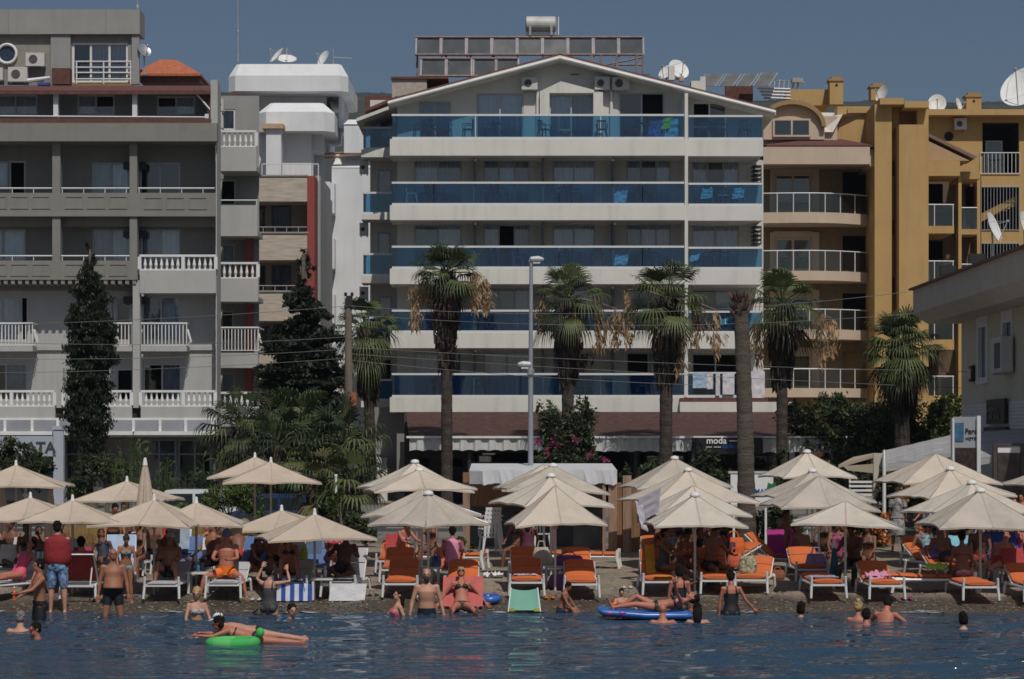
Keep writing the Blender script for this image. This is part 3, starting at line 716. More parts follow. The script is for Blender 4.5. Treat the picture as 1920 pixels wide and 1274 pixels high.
b.prism([(X(745, DW), DW + 1.2, Z(214.9, DW)), (X(1431, DW), DW + 1.2, Z(214.9, DW)), (X(1050, DW), DW + 1.2, Z(118, DW))], (0, 12, 0)); b.build('building_core', M_hw, HT)
b = MB(); b.box(X(1431, DW) - .12, X(1431, DW) + .05, DW + .36, 106, gz(D), Z(208, DW)); b.build('side_wall', M_hw, HT)
# balconies: fascia + slab, blue glass, rails
def glass_balcony(px0, px1, rail, f0, f1, d, dw, left_return=True, gl=None, fasc=M_hf):
    b = MB(); b.pbox(px0 - 4, px1 + 1, f0, f1, d, d + .2); b.box(X(px0, d), X(px1, d), d + .202, dw, Z(f1, d) + .02, Z(f1, d) + .24)
    if left_return: b.box(X(px0 - 4, d), X(px0, d) + .1, d + .202, dw, Z(f1, d), Z(f0, d))
    o = b.build('balcony', fasc, HT)
    xa, xb, zt, zb = X(px0, d), X(px1, d), Z(rail, d), Z(f0 - 4, d)
    g = MB(); n = max(1, round((xb - xa) / 1.9))
    for i in range(n): g.box(xa + (xb - xa) * i / n + .018, xa + (xb - xa) * (i + 1) / n - .018, d + .06, d + .075, zb, zt - .05)
    if left_return: g.box(xa - .0, xa + .014, d + .08, dw, zb, zt - .05)
    g.build('balcony_glass', gl or M_blue, o)
    r = MB(); q = MB(); q.box(xa, xb, d + .02, d + .13, Z(f0, d) + .002, zb); q.build('base_rail', M_alu, o); r.box(xa, xb, d + .02, d + .12, zt - .085, zt)
    if left_return: r.box(xa - .02, xa + .04, d + .122, dw, zt - .085, zt)
    r.build('handrail', M_alu, o)
    return o
for i, (r0, f0, f1) in enumerate([(214, 261, 292)] + rows):
    glass_balcony(735, 1283, r0 if i else 214, f0, f1, D, DW)
    if i < 4: glass_balcony(1291, 1430, r0 + 2, f0 + 1, f1 + 1, D + .12, DW + .34, False)
# lowest right balcony with a glass front
b = MB(); b.pbox(1275, 1486, 754, 773, D - .4, DW + .3); b.build('balcony', M_hf, HT)
b = MB(); b.pbox(1286, 1433, 741, 746, D + .02, D + .2); b.pbox(1286, 1433, 698, 701, D + .04, D + .12); b.pbox(1283, 1289, 655, 745, D - .02, D + .05); b.build('handrail', M_alu, HT)
b = MB(); b.pbox(1290, 1432, 702, 741, D + .07, D + .085); b.build('balcony_glass', M_blue, HT)
b = MB(); b.pbox(1275, 1440, 746.5, 753.5, D - .3, D + .3); b.build('trim', M_tile, HT)
b = MB()
for i, y in enumerate((303, 423, 543, 663)): b.ball((X(1150, D) + (i % 2) * .1, D + .6, Z(y - 6, D)), .07, 8, 6); b.ball((X(891, D), D + .6, Z(y - 6, D)), .07, 8, 6)
b.build_each('ceiling_lamp', M_white, HT)
# left recessed wing with its own small balconies
DL, DLW = 96.0, 97.6
hl = [(712, 738, 205, 262), (708, 735, 318, 365), (708, 732, 436, 478), (710, 735, 556, 600), (712, 735, 673, 715)]
wall(HT, M_hw, 694, 748, 188, 760, DLW, hl)
for w, c in zip(hl, ('k', 'k', 'k', 'k', 'o')): window(HT, *w, DLW, c)
for f0, f1, r0 in ((281, 295, 238), (402, 412, 360), (518, 531, 475), (637, 648, 594), (752, 764, 711)): glass_balcony(681, 736, r0, f0, f1, DL, DLW)
slope((668, 222), (745, 193), 95, 100, .15, M_hf, 'roof'); slope((684, 205), (745, 180), 96, 101, .12, M_tile, 'roof_tiles')
b = MB(); b.pbox(684, 735, 180, 206, 101.2, 104); b.build('roof_base', M_tile, HT)
b = MB(); b.box(X(694, DLW), X(748, DLW), DLW + .9, 106, gz(D) - .2, Z(195, DLW)); b.build('building_core', M_hw, HT)
b = MB(); b.pbox(693, 744, 764, 960, 94.6, 97.5); b.pbox(744, 760, 752, 960, 92.6, 94.9); b.build_each('column', mat('ground_render', (.25, .25, .24), .85, .05), HT)
b = MB(); b.pbox(676, 726, 858, 960, 93.6, 94.4); b.build('garden_wall', M_hf, HT)
b = MB(); b.pbox(735, 800, 148, 200, 97, 104); b.build('parapet', mat('beige_stucco', (.42, .37, .32), .9, .2, 6), HT)
b = MB(); b.pbox(733, 840, 144, 148, 96.9, 104); b.build('parapet_cap', M_tile, HT)
# small air conditioners on the left side wall
for i, (y, lab) in enumerate(((302, 'topmost'), (418, 'second from top'), (538, 'third from top'))):
    aircon(674, 690, y, y + 24, 97.0, 'narrow air conditioner, %s of the column on the white hotel left side' % lab, .3)
aircon(978, 1008, 145, 168, DW - .42, 'air conditioner left of the centre bay under the gable')
aircon(1115, 1143, 144, 168, DW - .42, 'air conditioner right of the centre bay, left of a pair')
aircon(1148, 1180, 145, 168, DW - .42, 'air conditioner at the right of the pair under the gable')
for y, lab in ((310, 'upper'), (424, 'lower')):
    t = thing('vent_rack', (X(1420, 93.6), 93.6, Z(y + 32, 93.6)), '%s dark metal bracket rack on the right end of the white hotel' % lab, 'rack', 'bracket racks on the hotel end')
    b = MB(); [b.pbox(1412, 1428, y + k * 8, y + k * 8 + 2, 93.4, 94.2) for k in range(5)]; b.build('shelf', M_black, t)
    b = MB(); [b.pbox(x, x + 2, y, y + 34, 93.35, 93.39) for x in (1412, 1426)]; b.build_each('upright', M_black, t)
# ground floor restaurant roof
b = MB()
zt, ze = Z(774, D - .45), Z(820, 86)
P = [Vector((X(762, D - .45), D - .45, zt)), Vector((X(1486, D - .45), D - .45, zt)), Vector((X(1598, 86), 86, ze)), Vector((X(768, 86), 86, ze))]
ns = 14
def lerp(a, b_, t): return a + (b_ - a) * t
o = len(b.v)
for i in range(ns + 1):
    t = i / ns; sag = -.35 * math.sin(math.pi * t) * .6
    l, r_ = lerp(P[0], P[3], t), lerp(P[1], P[2], t ** 1.0); r_.x = P[1].x + (P[2].x - P[1].x) * t ** 1.9
    for q in (l, r_): b.v.append((q.x, q.y, q.z + sag))
    for q in (l, r_): b.v.append((q.x, q.y, q.z + sag - .1))
for i in range(ns):
    a = o + i * 4; b.f += [[a, a + 4, a + 5, a + 1], [a + 2, a + 3, a + 7, a + 6], [a + 1, a + 5, a + 7, a + 3], [a, a + 2, a + 6, a + 4]]; b.m += [0] * 4
b.build('restaurant_roof', mat('brown_shingle', (.070, .032, .028), .9, .35, 4, .5, 18), HT)
for x0, x1, y0, y1 in ((768, 1008, 822, 846), (1008, 1298, 822, 848), (1430, 1598, 823, 850)):
    b = MB(); n = int((x1 - x0) / 3); o = 0
    for i in range(n + 1):
        px = x0 + (x1 - x0) * i / n; y = 85.9 + .05 * math.sin(i * .7) + .02 * math.sin(i * 2.1); sc = 0.05 * abs(math.sin(i * .38))
        b.v += [(X(px, 86), y + .05, Z(y0, 86)), (X(px, 86), y, Z(y1, 86) + sc)]
    for i in range(n): b.f.append([2*i, 2*i + 1, 2*i + 3, 2*i + 2]); b.m.append(0)
    b.build('awning_valance', mat('white_awning_cloth', (.60, .61, .60), .8, .10, 1.5, grime=.15, trans=.2), HT)
b = MB(); b.pbox(762, 1600, 818, 822, 85.85, 86.05); b.build('gutter', M_white, HT)
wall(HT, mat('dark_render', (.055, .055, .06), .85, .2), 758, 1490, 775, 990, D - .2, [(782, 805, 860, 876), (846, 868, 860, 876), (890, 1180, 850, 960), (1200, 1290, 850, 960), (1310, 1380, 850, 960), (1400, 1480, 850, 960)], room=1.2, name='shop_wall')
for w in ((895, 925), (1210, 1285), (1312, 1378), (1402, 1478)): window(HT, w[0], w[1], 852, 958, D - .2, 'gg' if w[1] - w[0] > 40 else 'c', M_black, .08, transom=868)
b = MB()
for x in (880, 1192, 1300, 1392, 1590): b.pbox(x - 3, x + 3, 848, 960, 86.2, 86.5)
b.build_each('awning_post', M_black, HT)
b = MB(); b.pbox(905, 928, 850, 853, 86.5, 86.7); b.build('strip_light', M_white, HT)
sg = thing('shop_sign', (X(1363, 85.5), 85.5, Z(852, 85.5)), 'black restaurant sign board with white and blue lettering behind the bare trunk', 'sign')
b = MB(); b.pbox(1297, 1429, 821, 852, 85.45, 85.62); b.build('sign_board', mat('sign_black', (.008, .008, .01), .5), sg)
letters('moda', .36, (X(1324.5, 85.4), 85.43, Z(832, 85.4)), FACE_CAM, M_white, sg, bold=.006)
b = MB(); b.pbox(1367, 1384, 826, 828, 85.42, 85.44); b.pbox(1324, 1352, 838, 839.2, 85.42, 85.44); b.build('sign_line', M_white, sg)
letters('cafe', .30, (X(1355, 85.4), 85.43, Z(841, 85.4)), FACE_CAM, mat('sign_blue', (.02, .10, .42), .5), sg, bold=.004)
# ---- rooftop solar collectors and tank
def solar_rack(px0, px1, py0, py1, n, d, label, tilt=.35):
    t = thing('solar_collector_rack', (X((px0 + px1) / 2, d), d, Z(py1, d)), label, 'solar panels', 'solar collectors on the roofs')
    xa, xb, za, zb = X(px0, d), X(px1, d), Z(py1, d), Z(py0, d); w = (xb - xa) / n; bk = tilt * (zb - za)
    fr = MB(); fr.tube([(xa, d + bk, zb), (xb, d + bk, zb)], .06, 6); fr.tube([(xa, d, za), (xb, d, za)], .06, 6)
    fr.build('frame', mat('rusty_frame', (.24, .17, .15), .7, .3, 4), t)
    mp_ = [mat('collector_glass', (.07, .08, .09), .6, .25, 1.5, spec=.15), mat('collector_glass_dusty', (.12, .125, .13), .7, .3, 1.5)]
    for i in range(n):
        x0, x1 = xa + i * w + w * .1, xa + (i + 1) * w - w * .05; p = MB()
        p.prism([(x0, d + .02, za + .06), (x1, d + .02, za + .06), (x1, d + bk + .02, zb - .06), (x0, d + bk + .02, zb - .06)], (0, .1, .03)); p.build('panel', mp_[(i * 7 // 3) % 2], t)
        q = MB()
        for x in (x0 - .1, x1 + .02): q.prism([(x, d - .02, za), (x + .07, d - .02, za), (x + .07, d + bk - .02, zb), (x, d + bk - .02, zb)], (0, .05, .02))
        q.tube([(x0 - .06, d + .6, za - .02), (x0 - .06, d + bk + .1, zb)], .035, 5)
        q.build_each('strut', mat('pale_strut', (.36, .31, .30), .6, .2), t)
    return t
solar_rack(778, 1207, 68, 103, 9, 98.0, 'long upper row of nine grey solar collectors above the gable')
solar_rack(787, 884, 108, 143, 2, 97.0, 'lower left pair of dusty solar collectors above the gable eave')
solar_rack(886, 972, 108, 143, 2, 97.6, 'lower pair of solar collectors in the middle, half behind the gable')
t = thing('roof_frame', (X(1190, 98), 98, Z(150, 98)), 'rusty steel scaffold under the right end of the collectors', 'scaffold')
b = MB()
for x in (1108, 1125, 1155, 1192, 1204): b.pbox(x, x + 4, 104, 150, 97.9, 98.05)
b.build_each('post', mat('rusty_frame', ()), t)
b = MB(); b.tube([(X(1108, 98), 98, Z(128, 98)), (X(1205, 98), 98, Z(108, 98))], .04, 5); b.tube([(X(1150, 98), 98, Z(122, 98)), (X(1206, 98), 98, Z(122, 98))], .05, 5); b.build('brace', mat('rusty_frame', ()), t)
t = thing('roof_frame', (X(790, 98.4), 98.4, Z(145, 98.4)), 'rusty scaffold posts under the left end of the collectors', 'scaffold')
b = MB(); [b.pbox(x, x + 4, 104, 146, 98.3, 98.45) for x in (780, 834, 880, 924)]; b.build_each('post', mat('rusty_frame', ()), t)
b = MB(); b.tube([(X(836, 98.3), 98.3, Z(116, 98.3)), (X(862, 98.3), 98.3, Z(141, 98.3))], .04, 5); b.build('brace', M_black, t)
t = thing('water_tank', (X(1015, 98.6), 98.6, Z(64, 98.6)), 'silvery horizontal water tank on top of the solar collectors', 'tank')
b = MB(); xs_ = [X(985, 98.6), X(987, 98.6), X(1041, 98.6), X(1043, 98.6)]; b.tube([(x, 98.6, Z(46, 98.6)) for x in xs_], [.24, .36, .36, .24], 24); b.build('drum', mat('galvanised', (.5, .5, .48), .6, .2, 2, metal=.15), t, smooth=False)
b = MB(); [b.pbox(x, x + 4, 50, 66, 98.2, 98.3) for x in (992, 1032)]; b.pbox(986, 1044, 60, 66, 98.5, 98.9); b.build('cradle', M_steel, t)
b = MB(); b.tube([(X(1047, 98.6), 98.6, Z(66, 98.6)), (X(1047, 98.6), 98.6, Z(32, 98.6))], .03, 5); b.build('pipe', M_white, t)
dish(1272, 131, 99, 1.0, R(25), R(30), 'large white dish on the right slope of the hotel gable roof', .4)
dish(1250, 136, 100, .8, R(-40), R(35), 'dish behind the large one on the right slope of the gable roof', .4)
t = thing('chimney', (X(1260, 98), 98, Z(150, 98)), 'short cream chimney in front of the dishes on the gable roof', 'chimney')
b = MB(); b.pbox(1254, 1265, 124, 150, 97.7, 98.1); b.build('stack', M_hf, t); b = MB(); b.pbox(1274, 1282, 143, 152, 97.7, 98); b.build('pot', mat('tan_concrete', ()), t)
t = thing('chimney', (X(1310, 99), 99, Z(166, 99)), 'cream stepped chimney block low on the right gable slope', 'chimney')
b = MB(); b.pbox(1296, 1323, 152, 170, 98.8, 99.6); b.pbox(1313, 1323, 144, 152, 98.8, 99.4); b.build('stack', M_hf, t)
for k, (px0, px1, py0, py1, lab) in enumerate(((1305, 1345, 134, 162, 'leftmost'), (1346, 1378, 133, 162, 'second'), (1379, 1410, 133, 162, 'third'), (1411, 1446, 131, 162, 'rightmost'))):
    d = 108 + k * .1; t = thing('solar_collector', (X(px0, d), d, Z(py1, d)), '%s of four slanted collectors behind the right gable slope' % lab, 'solar panel', 'slanted collectors behind the gable')
    b = MB(); b.prism([(X(px0, d), d, Z(py1, d)), (X(px1 - 4, d), d, Z(py1, d)), (X(px1 + 16, d), d + .8, Z(py0, d)), (X(px0 + 20, d), d + .8, Z(py0, d))], (0, .1, 0)); b.build('panel', mat('collector_glass_dusty', ()), t)
    b = MB()
    for q in (px0, px1 - 5): b.prism([(X(q, d), d - .02, Z(py1, d)), (X(q + 1.6, d), d - .02, Z(py1, d)), (X(q + 21.6, d), d + .78, Z(py0, d)), (X(q + 20, d), d + .78, Z(py0, d))], (0, .015, 0))
    b.build_each('frame', M_steel, t)
t = thing('roof_frame', (X(1470, 110), 110, Z(190, 110)), 'grey steel pipe scaffold with racks right of the slanted collectors', 'scaffold')
b = MB()
for k in range(6): x = 1448 + k * 9; b.tube([(X(x, 110), 110, Z(190, 110)), (X(x + 6, 110), 110.4, Z(150, 110)), (X(x + 18, 110), 110.4, Z(148 + k, 110))], .05, 5)
b.build_each('post', M_steel, t)
b = MB(); [b.tube([(X(1420 + k * 4, 109.6), 109.6, Z(166 + k * 6, 109.6)), (X(1482, 109.6), 109.6, Z(168 + k * 6, 109.6))], .06, 5) for k in range(4)]; b.pbox(1486, 1506, 146, 154, 110, 110.6); b.build('brace', M_steel, t)
b = MB(); b.pbox(1360, 1412, 160, 195, 109.7, 110); b.build('backing', M_tile, t)
# ================================================================== YELLOW BUILDING
D = 104.0
YL = thing('apartment_building', (X(1640, D), D, gz(D)), 'mustard yellow apartment block with curved glass balconies, arched dormer and chimneys', 'apartment block')
M_yl = mat('mustard_render', (.47, .305, .125), .9, .06, 1.0, .12, 50, grime=.12)
M_yc = mat('peach_render', (.55, .44, .34), .9, .05, 1.0, .1, 50, grime=.08)
M_yd = mat('tan_render', (.33, .22, .10), .9, .06, 1.0)
M_clear = glass('clear_balcony_glass', (.60, .66, .66), .05, (.10, .12, .12), .10)
DW = 106.2
ylv = [(298, 398, 418, 362), (418, 508, 526, 470), (526, 618, 636, 580), (636, 728, 745, 692)]
for i, (t, f0, f1, r0) in enumerate(ylv):
    hs = [(1452, 1522, t + 28, f0), (1580, 1636, t + 24, f0)]
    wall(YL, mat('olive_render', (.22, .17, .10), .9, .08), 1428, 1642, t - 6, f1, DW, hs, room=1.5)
    window(YL, *hs[0], DW, 'gg', M_yc, .12)
    b = MB(); b.pbox(1444, 1452, t + 18, f0, DW - .1, DW - .01); b.pbox(1522, 1536, t + 18, f0, DW - .1, DW - .01); b.pbox(1452, 1522, t + 16, t + 28, DW - .1, DW - .01); b.build_each('window_surround', M_yc, YL)
    # slab with bowed front
    n = 14; pts = []
    for k in range(n + 1):
        u = k / n; px = 1428 + u * 210; pts.append((px, D + 1.1 * (2 * u - .85) ** 2 * (.9 if u > .42 else .25)))
    b = MB(); top = [(X(p, D), y, Z(f0, D)) for p, y in pts] + [(X(1638, D), DW, Z(f0, D)), (X(1428, D), DW, Z(f0, D))]
    b.prism(top[::-1], (0, 0, Z(f1, D) - Z(f0, D))); o = b.build('balcony', M_yc, YL)
    g = MB(); r = MB()
    for k in range(n):
        (pa, ya), (pb, yb) = pts[k], pts[k + 1]
        A, B = Vector((X(pa, D), ya + .08, Z(f0, D))), Vector((X(pb, D), yb + .08, Z(f0, D))); up = Vector((0, 0, Z(r0, D) - Z(f0, D)))
        g.quad(A + up * .04, B + up * .04, B + up * .96, A + up * .96)
    r.tube([(X(p, D), y + .08, Z(r0, D)) for p, y in pts] + [(X(1638, D), DW, Z(r0, D))], .03, 6)
    for k in range(0, n + 1, 2): p, y = pts[k]; r.tube([(X(p, D), y + .06, Z(f0, D)), (X(p, D), y + .06, Z(r0, D))], .025, 6)
    g.build('balcony_glass', M_clear, o); r.build('handrail', M_alu, o)
wall(YL, M_yd, 1428, 1642, 640, 960, DW + .3, [(1440, 1500, 765, 960), (1560, 1630, 765, 960)], name='ground_floor_wall')
b = MB(); b.box(X(1428, DW), X(1738, DW), DW + 1.6, 125, gz(D) - .2, Z(262, DW)); b.build('building_core', M_yd, YL)
# attic fascia, maroon skirt roof, dormer
b = MB(); b.pbox(1431, 1631, 276, 308, D - .6, D - .2); b.pbox(1631, 1658, 280, 312, D - .2, DW + 1); b.box(X(1431, D), X(1631, D), D - .198, DW, Z(307, D), Z(300, D)); b.build('roof_fascia', M_yc, YL)
b = MB(); b.prism([(X(1436, D), D - .5, Z(275, D)), (X(1633, D), D - .5, Z(275, D)), (X(1660, D), D + 1.5, Z(282, D)), (X(1572, D), D + 3, Z(240, D)), (X(1436, D), D + 3, Z(254, D))], (0, .02, -.1)); b.build('roof', M_tile, YL)
b = MB(); b.pbox(1430, 1546, 224, 262, D + 1.2, D + 1.5); b.pbox(1430, 1570, 218, 290, D + 1.6, D + 4); b.build_each('dormer_wall', M_yc, YL)
arch = [(1438 + 52 - 56 * math.cos(math.pi * k / 16), 224 - 36 * math.sin(math.pi * k / 16)) for k in range(17)]
b = MB(); b.prism([(X(p, D), D + 1.25, Z(q, D)) for p, q in arch], (0, .3, 0)); b.build('dormer_wall', mat('peach_panel', (.58, .44, .29), .9, .05), YL)
b = MB(); outr = [(1490 - 64 * math.cos(math.pi * k / 20), 232 - 50 * math.sin(math.pi * k / 20)) for k in range(21)]; inn = [(1490 - 56 * math.cos(math.pi * k / 20), 232 - 42 * math.sin(math.pi * k / 20)) for k in range(21)]
for k in range(20): b.prism([(X(p, D), D + .9, Z(q, D)) for p, q in (outr[k], outr[k + 1], inn[k + 1], inn[k])], (0, 4, 0))
b.build('dormer_arch', M_yd, YL)
wd = window(YL, 1449, 1520, 223, 257, D + 1.12, 'gg', M_yc, .09, at=-.04)
b = MB(); b.pbox(1454, 1516, 226, 254, D + 1.18, D + 1.19); b.build('blind', mat('dark_teal_glass', (.03, .05, .06), .15), wd)
b = MB(); b.prism([(X(1500, D), D + 3, Z(192, D)), (X(1660, D), D + 4, Z(190, D)), (X(1645, D), D + 2, Z(200, D)), (X(1590, D), D + 1.6, Z(205, D)), (X(1570, D), D + 1.4, Z(240, D)), (X(1545, D), D + 1.4, Z(240, D)), (X(1530, D), D + 2, Z(212, D))], (0, .3, -.1)); b.build('roof', mat('white_roof_sheet', (.62, .57, .53), .7, .05), YL)
b = MB(); b.pbox(1570, 1650, 200, 275, D + 2, D + 3); b.pbox(1590, 1645, 203, 212, D + 1.8, D + 1.99); b.pbox(1478, 1557, 168, 198, D + 6, D + 9); b.build_each('wall', M_yl, YL)
for px0, px1, y0, y1, d in ((1556, 1581, 152, 196, D + 5.2), (1633, 1660, 164, 188, D + 7), (1812, 1840, 182, 206, D + 9)):
    b = MB(); b.pbox(px0, px1, y0, y1, d, d + .7); o = b.build('chimney', M_yl, YL); c = MB(); c.pbox(px0 - 2, px1 + 2, y0 - 4, y0, d - .06, d + .76); c.pbox(px0 + 3, px1 - 3, y0 - 8, y0 - 4, d + .1, d + .6); c.build('chimney_cap', M_yd, o)
    c = MB(); c.prism([Vector((X((px0 + px1) / 2, d), d - .015, Z(y0 + 8, d))) + Vector((.07 * math.cos(a), 0, .07 * math.sin(a))) for a in [k * math.pi / 6 for k in range(12)]], (0, .01, 0)); c.build('flue_hole', M_dark, o)
# stair tower shafts
b = MB(); b.pbox(1640, 1672, 196, 960, 103.4, 106); b.pbox(1686, 1741, 234, 960, 102.8, 106); b.pbox(1672, 1686, 200, 960, 104.2, 106); b.pbox(1720, 1741, 202, 234, 103.6, 106); b.build_each('wall', M_yl, YL); b = MB(); b.pbox(1686, 1720, 202, 236, 104.6, 106); b.build('wall', M_yd, YL)
b = MB(); b.pbox(1650, 1695, 184, 196, 102.9, 106.2); b.pbox(1696, 1742, 190, 202, 102.9, 106.2); b.build_each('cornice', M_yl, YL)
for y in (302, 412, 520): b = MB(); b.pbox(1673, 1680, y, y + 28, 104.15, 104.19); b.build('window', mat('dark_pane', ()), YL)
# right wing
D2 = 110.0
hs = [(1842, 1911, 230, 326), (1840, 1911, 350, 432), (1840, 1911, 456, 545)]
wall(YL, M_yl, 1736, 1990, 214, 960, D2, hs, room=2.2)
b = MB(); b.pbox(1740, 1990, 205, 216, D2 - .8, D2 + 8); b.build_each('cornice', M_yl, YL)
window(YL, 1848, 1880, 264, 326, D2 + 1.3, 'g', M_wframe)
def bars(px0, px1, y0, y1, d, step=.13, m=None, nm='railing'):
    b = MB(); rail_posts(b, X(px0, d), X(px1, d), d, Z(y1, d), Z(y0, d), step, .012, .03); return b.build(nm, m or M_steel, YL)
bars(1838, 1912, 286, 326, D2 - .06, .2, M_alu)
bars(1840, 1911, 350, 432, D2 - .04, .16); bars(1840, 1911, 456, 545, D2 - .04, .16)
b = MB()
for k in range(8): b.pbox(1840 + k * 9, 1849 + k * 9, 404 - k * 4, 412 - k * 4, D2 + .5, D2 + 1.2)
b.prism([(X(1838, D2), D2 + .45, Z(402, D2)), (X(1912, D2), D2 + .45, Z(364, D2)), (X(1912, D2), D2 + .45, Z(376, D2)), (X(1838, D2), D2 + .45, Z(418, D2))], (0, .04, 0)); b.build('stair', M_yl, YL)
b = MB(); b.pbox(1812, 1840, 420, 434, D2 - .6, D2 - .01); b.build('ledge', M_yl, YL)
b = MB(); c = Vector((X(1779, D2), D2 - .02, Z(256, D2))); b.prism([c + Vector((.24 * math.cos(k * math.pi / 10), 0, .24 * math.sin(k * math.pi / 10))) for k in range(20)], (0, .015, 0)); b.build('vent', M_dark, YL)
aircon(1790, 1813, 222, 243, D2 - .35, 'white air conditioner under the yellow building flat roof')
b = MB(); b.prism([(X(1724, 104.95), 104.95, Z(302, 105)), (X(1818, 104.95), 104.95, Z(302, 105)), (X(1724, 104.95), 104.95, Z(257, 105))], (0, 2, 0)); b.build('gable_panel', mat('tan_panel', (.42, .28, .16), .85, .06), YL); b = MB(); b.prism([(X(1720, 106), 104.9, Z(256, 106)), (X(1726, 106), 104.9, Z(253, 106)), (X(1824, 106), 104.9, Z(300, 106)), (X(1818, 106), 104.9, Z(304, 106))], (0, 2, 0)); b.build('roof', mat('brown_roof_panel', (.20, .13, .10), .8, .1), YL)
b = MB(); b.pbox(1722, 1800, 302, 330, 104.6, 107); b.pbox(1800, 1838, 322, 336, 106, 109.5); b.build_each('parapet', M_yl, YL)
b = MB(); b.pbox(1712, 1728, 330, 600, 104.5, 104.9); b.pbox(1797, 1803, 330, 960, 105.6, 106.2); b.pbox(1832, 1838, 330, 545, 107.6, 108.2); b.build_each('column', M_yl, YL)
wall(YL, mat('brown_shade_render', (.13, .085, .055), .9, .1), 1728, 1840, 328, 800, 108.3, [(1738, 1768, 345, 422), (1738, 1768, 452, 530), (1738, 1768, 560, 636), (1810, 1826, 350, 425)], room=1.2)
for i, (r0, f0, f1) in enumerate(((384, 424, 438), (490, 528, 545), (600, 637, 656), (706, 742, 760))):
    b = MB(); b.pbox(1724, 1789, f0, f1, 104.8, 108.2); b.pbox(1802, 1834, f0 + 6, f1 + 2, 106.6, 108.2); o = b.build('balcony', M_yl, YL)
    g = MB(); g.pbox(1728, 1788, r0 + 2, f0, 104.9, 104.915); g.box(X(1788, 104.9), X(1788, 104.9) + .015, 104.92, 108, Z(f0, 105), Z(r0 + 2, 105)); g.pbox(1803, 1832, r0 + 8, f0 + 6, 106.7, 106.715); g.build('balcony_glass', M_clear, o)
    r = MB(); r.tube([(X(1728, 104.9), 104.9, Z(r0, 104.9)), (X(1788, 104.9), 104.9, Z(r0, 104.9)), (X(1788, 104.9), 108, Z(r0, 104.9))], .03, 6); r.build('handrail', M_alu, o); r = MB(); r.tube([(X(1803, 106.7), 106.7, Z(r0 + 6, 106.7)), (X(1832, 106.7), 106.7, Z(r0 + 6, 106.7))], .03, 6)
    r.build('handrail', M_alu, o); r = MB()
    for x in (1729, 1752, 1787): r.tube([(X(x, 104.88), 104.88, Z(f0, 104.9)), (X(x, 104.88), 104.88, Z(r0, 104.9))], .025, 6)
    r.build_each('rail_post', M_alu, o)
aircon(1728, 1740, 441, 461, 104.9, 'small air conditioner under a yellow balcony beside the stair tower')
for px, py, d, dm, az, el, st, lab in ((1757, 195, 112, .95, R(-10), R(15), .4, 'round white dish upright on the yellow flat roof, left one'), (1655, 176, 108, .9, R(-62), R(20), .4, 'white dish seen edge-on beside the middle yellow chimney'), (1797, 197, 112, .7, R(55), R(15), .3, 'small turned dish left of the right yellow chimney'), (1922, 165, 76, 1.75, R(-38), R(35), .7, 'very large white dish cut by the right picture edge'), (1862, 427, 84, 1.15, R(58), R(20), 1.2, 'white dish on a pole above the low grey roof'), (1922, 420, 80, .9, R(50), R(15), 1.1, 'dish cut by the right edge above the low grey roof')):
    dish(px, py, d, dm, az, el, lab, st)
# ================================================================== LOW GREY BUILDING AT THE RIGHT
GR = thing('shop_building', (16, 75, gz(75)), 'low grey building with overhanging eave, tall white windows and slatted white front', 'building')
M_gr = mat('warm_grey_render', (.62, .57, .45), .9, .06, 1.0, .1, 50, grime=.1)
M_gc = mat('grey_cornice', (.58, .51, .42), .9, .06, 1.0, .1, 50, grime=.12)
xw = 15.8; y0, y1 = 52.0, 75.0
zb_, zt_ = gz(70), Z(600, 75) + .55
def zat(py, px): d = xw * F / (px - CX); return Z(py, d)
b = MB()
wins = [(70.75, 72.35, Z(714, 71.8), Z(584, 71.8)), (67.2, 68.75, Z(692, 68), Z(573, 68))]
ysl = [y0] + sorted([w[0] for w in wins] + [w[1] for w in wins]) + [y1]
for a, c in zip(ysl, ysl[1:]):
    h = [w for w in wins if w[0] <= (a + c) / 2 <= w[1]]
    if not h: b.box(xw, xw + .3, a, c, zb_, 8.0)
    else: b.box(xw, xw + .3, a, c, zb_, h[0][2]); b.box(xw, xw + .3, a, c, h[0][3], 8.0)
b.box(xw + .3, 26, y1 - .3, y1, zb_, 8.0); b.box(xw + .3, 26, y0, y0 + .3, zb_, 8.0); b.box(xw + 1, 26, y0 + .4, y1 - .4, zb_, 7.6); b.build('wall', M_gr, GR)
for a, c, za, zc in wins:
    f = MB(); m_ = (a + c) / 2
    for q in ((a, a + .22), (c - .22, c)): f.box(xw - .05, xw + .1, q[0], q[1], za, zc)
    f.box(xw - .07, xw + .1, a - .08, c + .08, za - .12, za); f.box(xw - .05, xw + .1, a + .22, c - .22, zc - .55, zc); f.box(xw, xw + .1, a + .22, c - .22, za, za + .1)
    fo = f.build('window', M_white, GR)
    p = MB(); p.box(xw + .12, xw + .14, a + .22, c - .22, za + .1, zc - .55); p.build('pane', mat('milky_pane', (.28, .29, .32), .2, .1), fo)
b = MB(); zc = Z(541, 75)
b.prism([(14.25, y0 - .5, zc), (14.25, y1 + .6, zc), (14.25, y1 + .6, zc - .5), (14.75, y1 + .6, zc - 1.05), (15.78, y1 + .6, zc - 1.05), (15.78, y0 - .5, zc - 1.05), (14.75, y0 - .5, zc - 1.05), (14.25, y0 - .5, zc - .5)], (.001, 0, 0)) if False else None
for a, c in ((y0 - .5, y1 + .8),):
    pr = [(14.25, zc - .02), (14.25, zc - .85), (14.75, zc - 1.2), (26, zc - 1.2), (26, zc - .02)]
    b.prism([(x, c, z) for x, z in pr], (0, a - c, 0))
b.build('cornice', M_gc, GR)
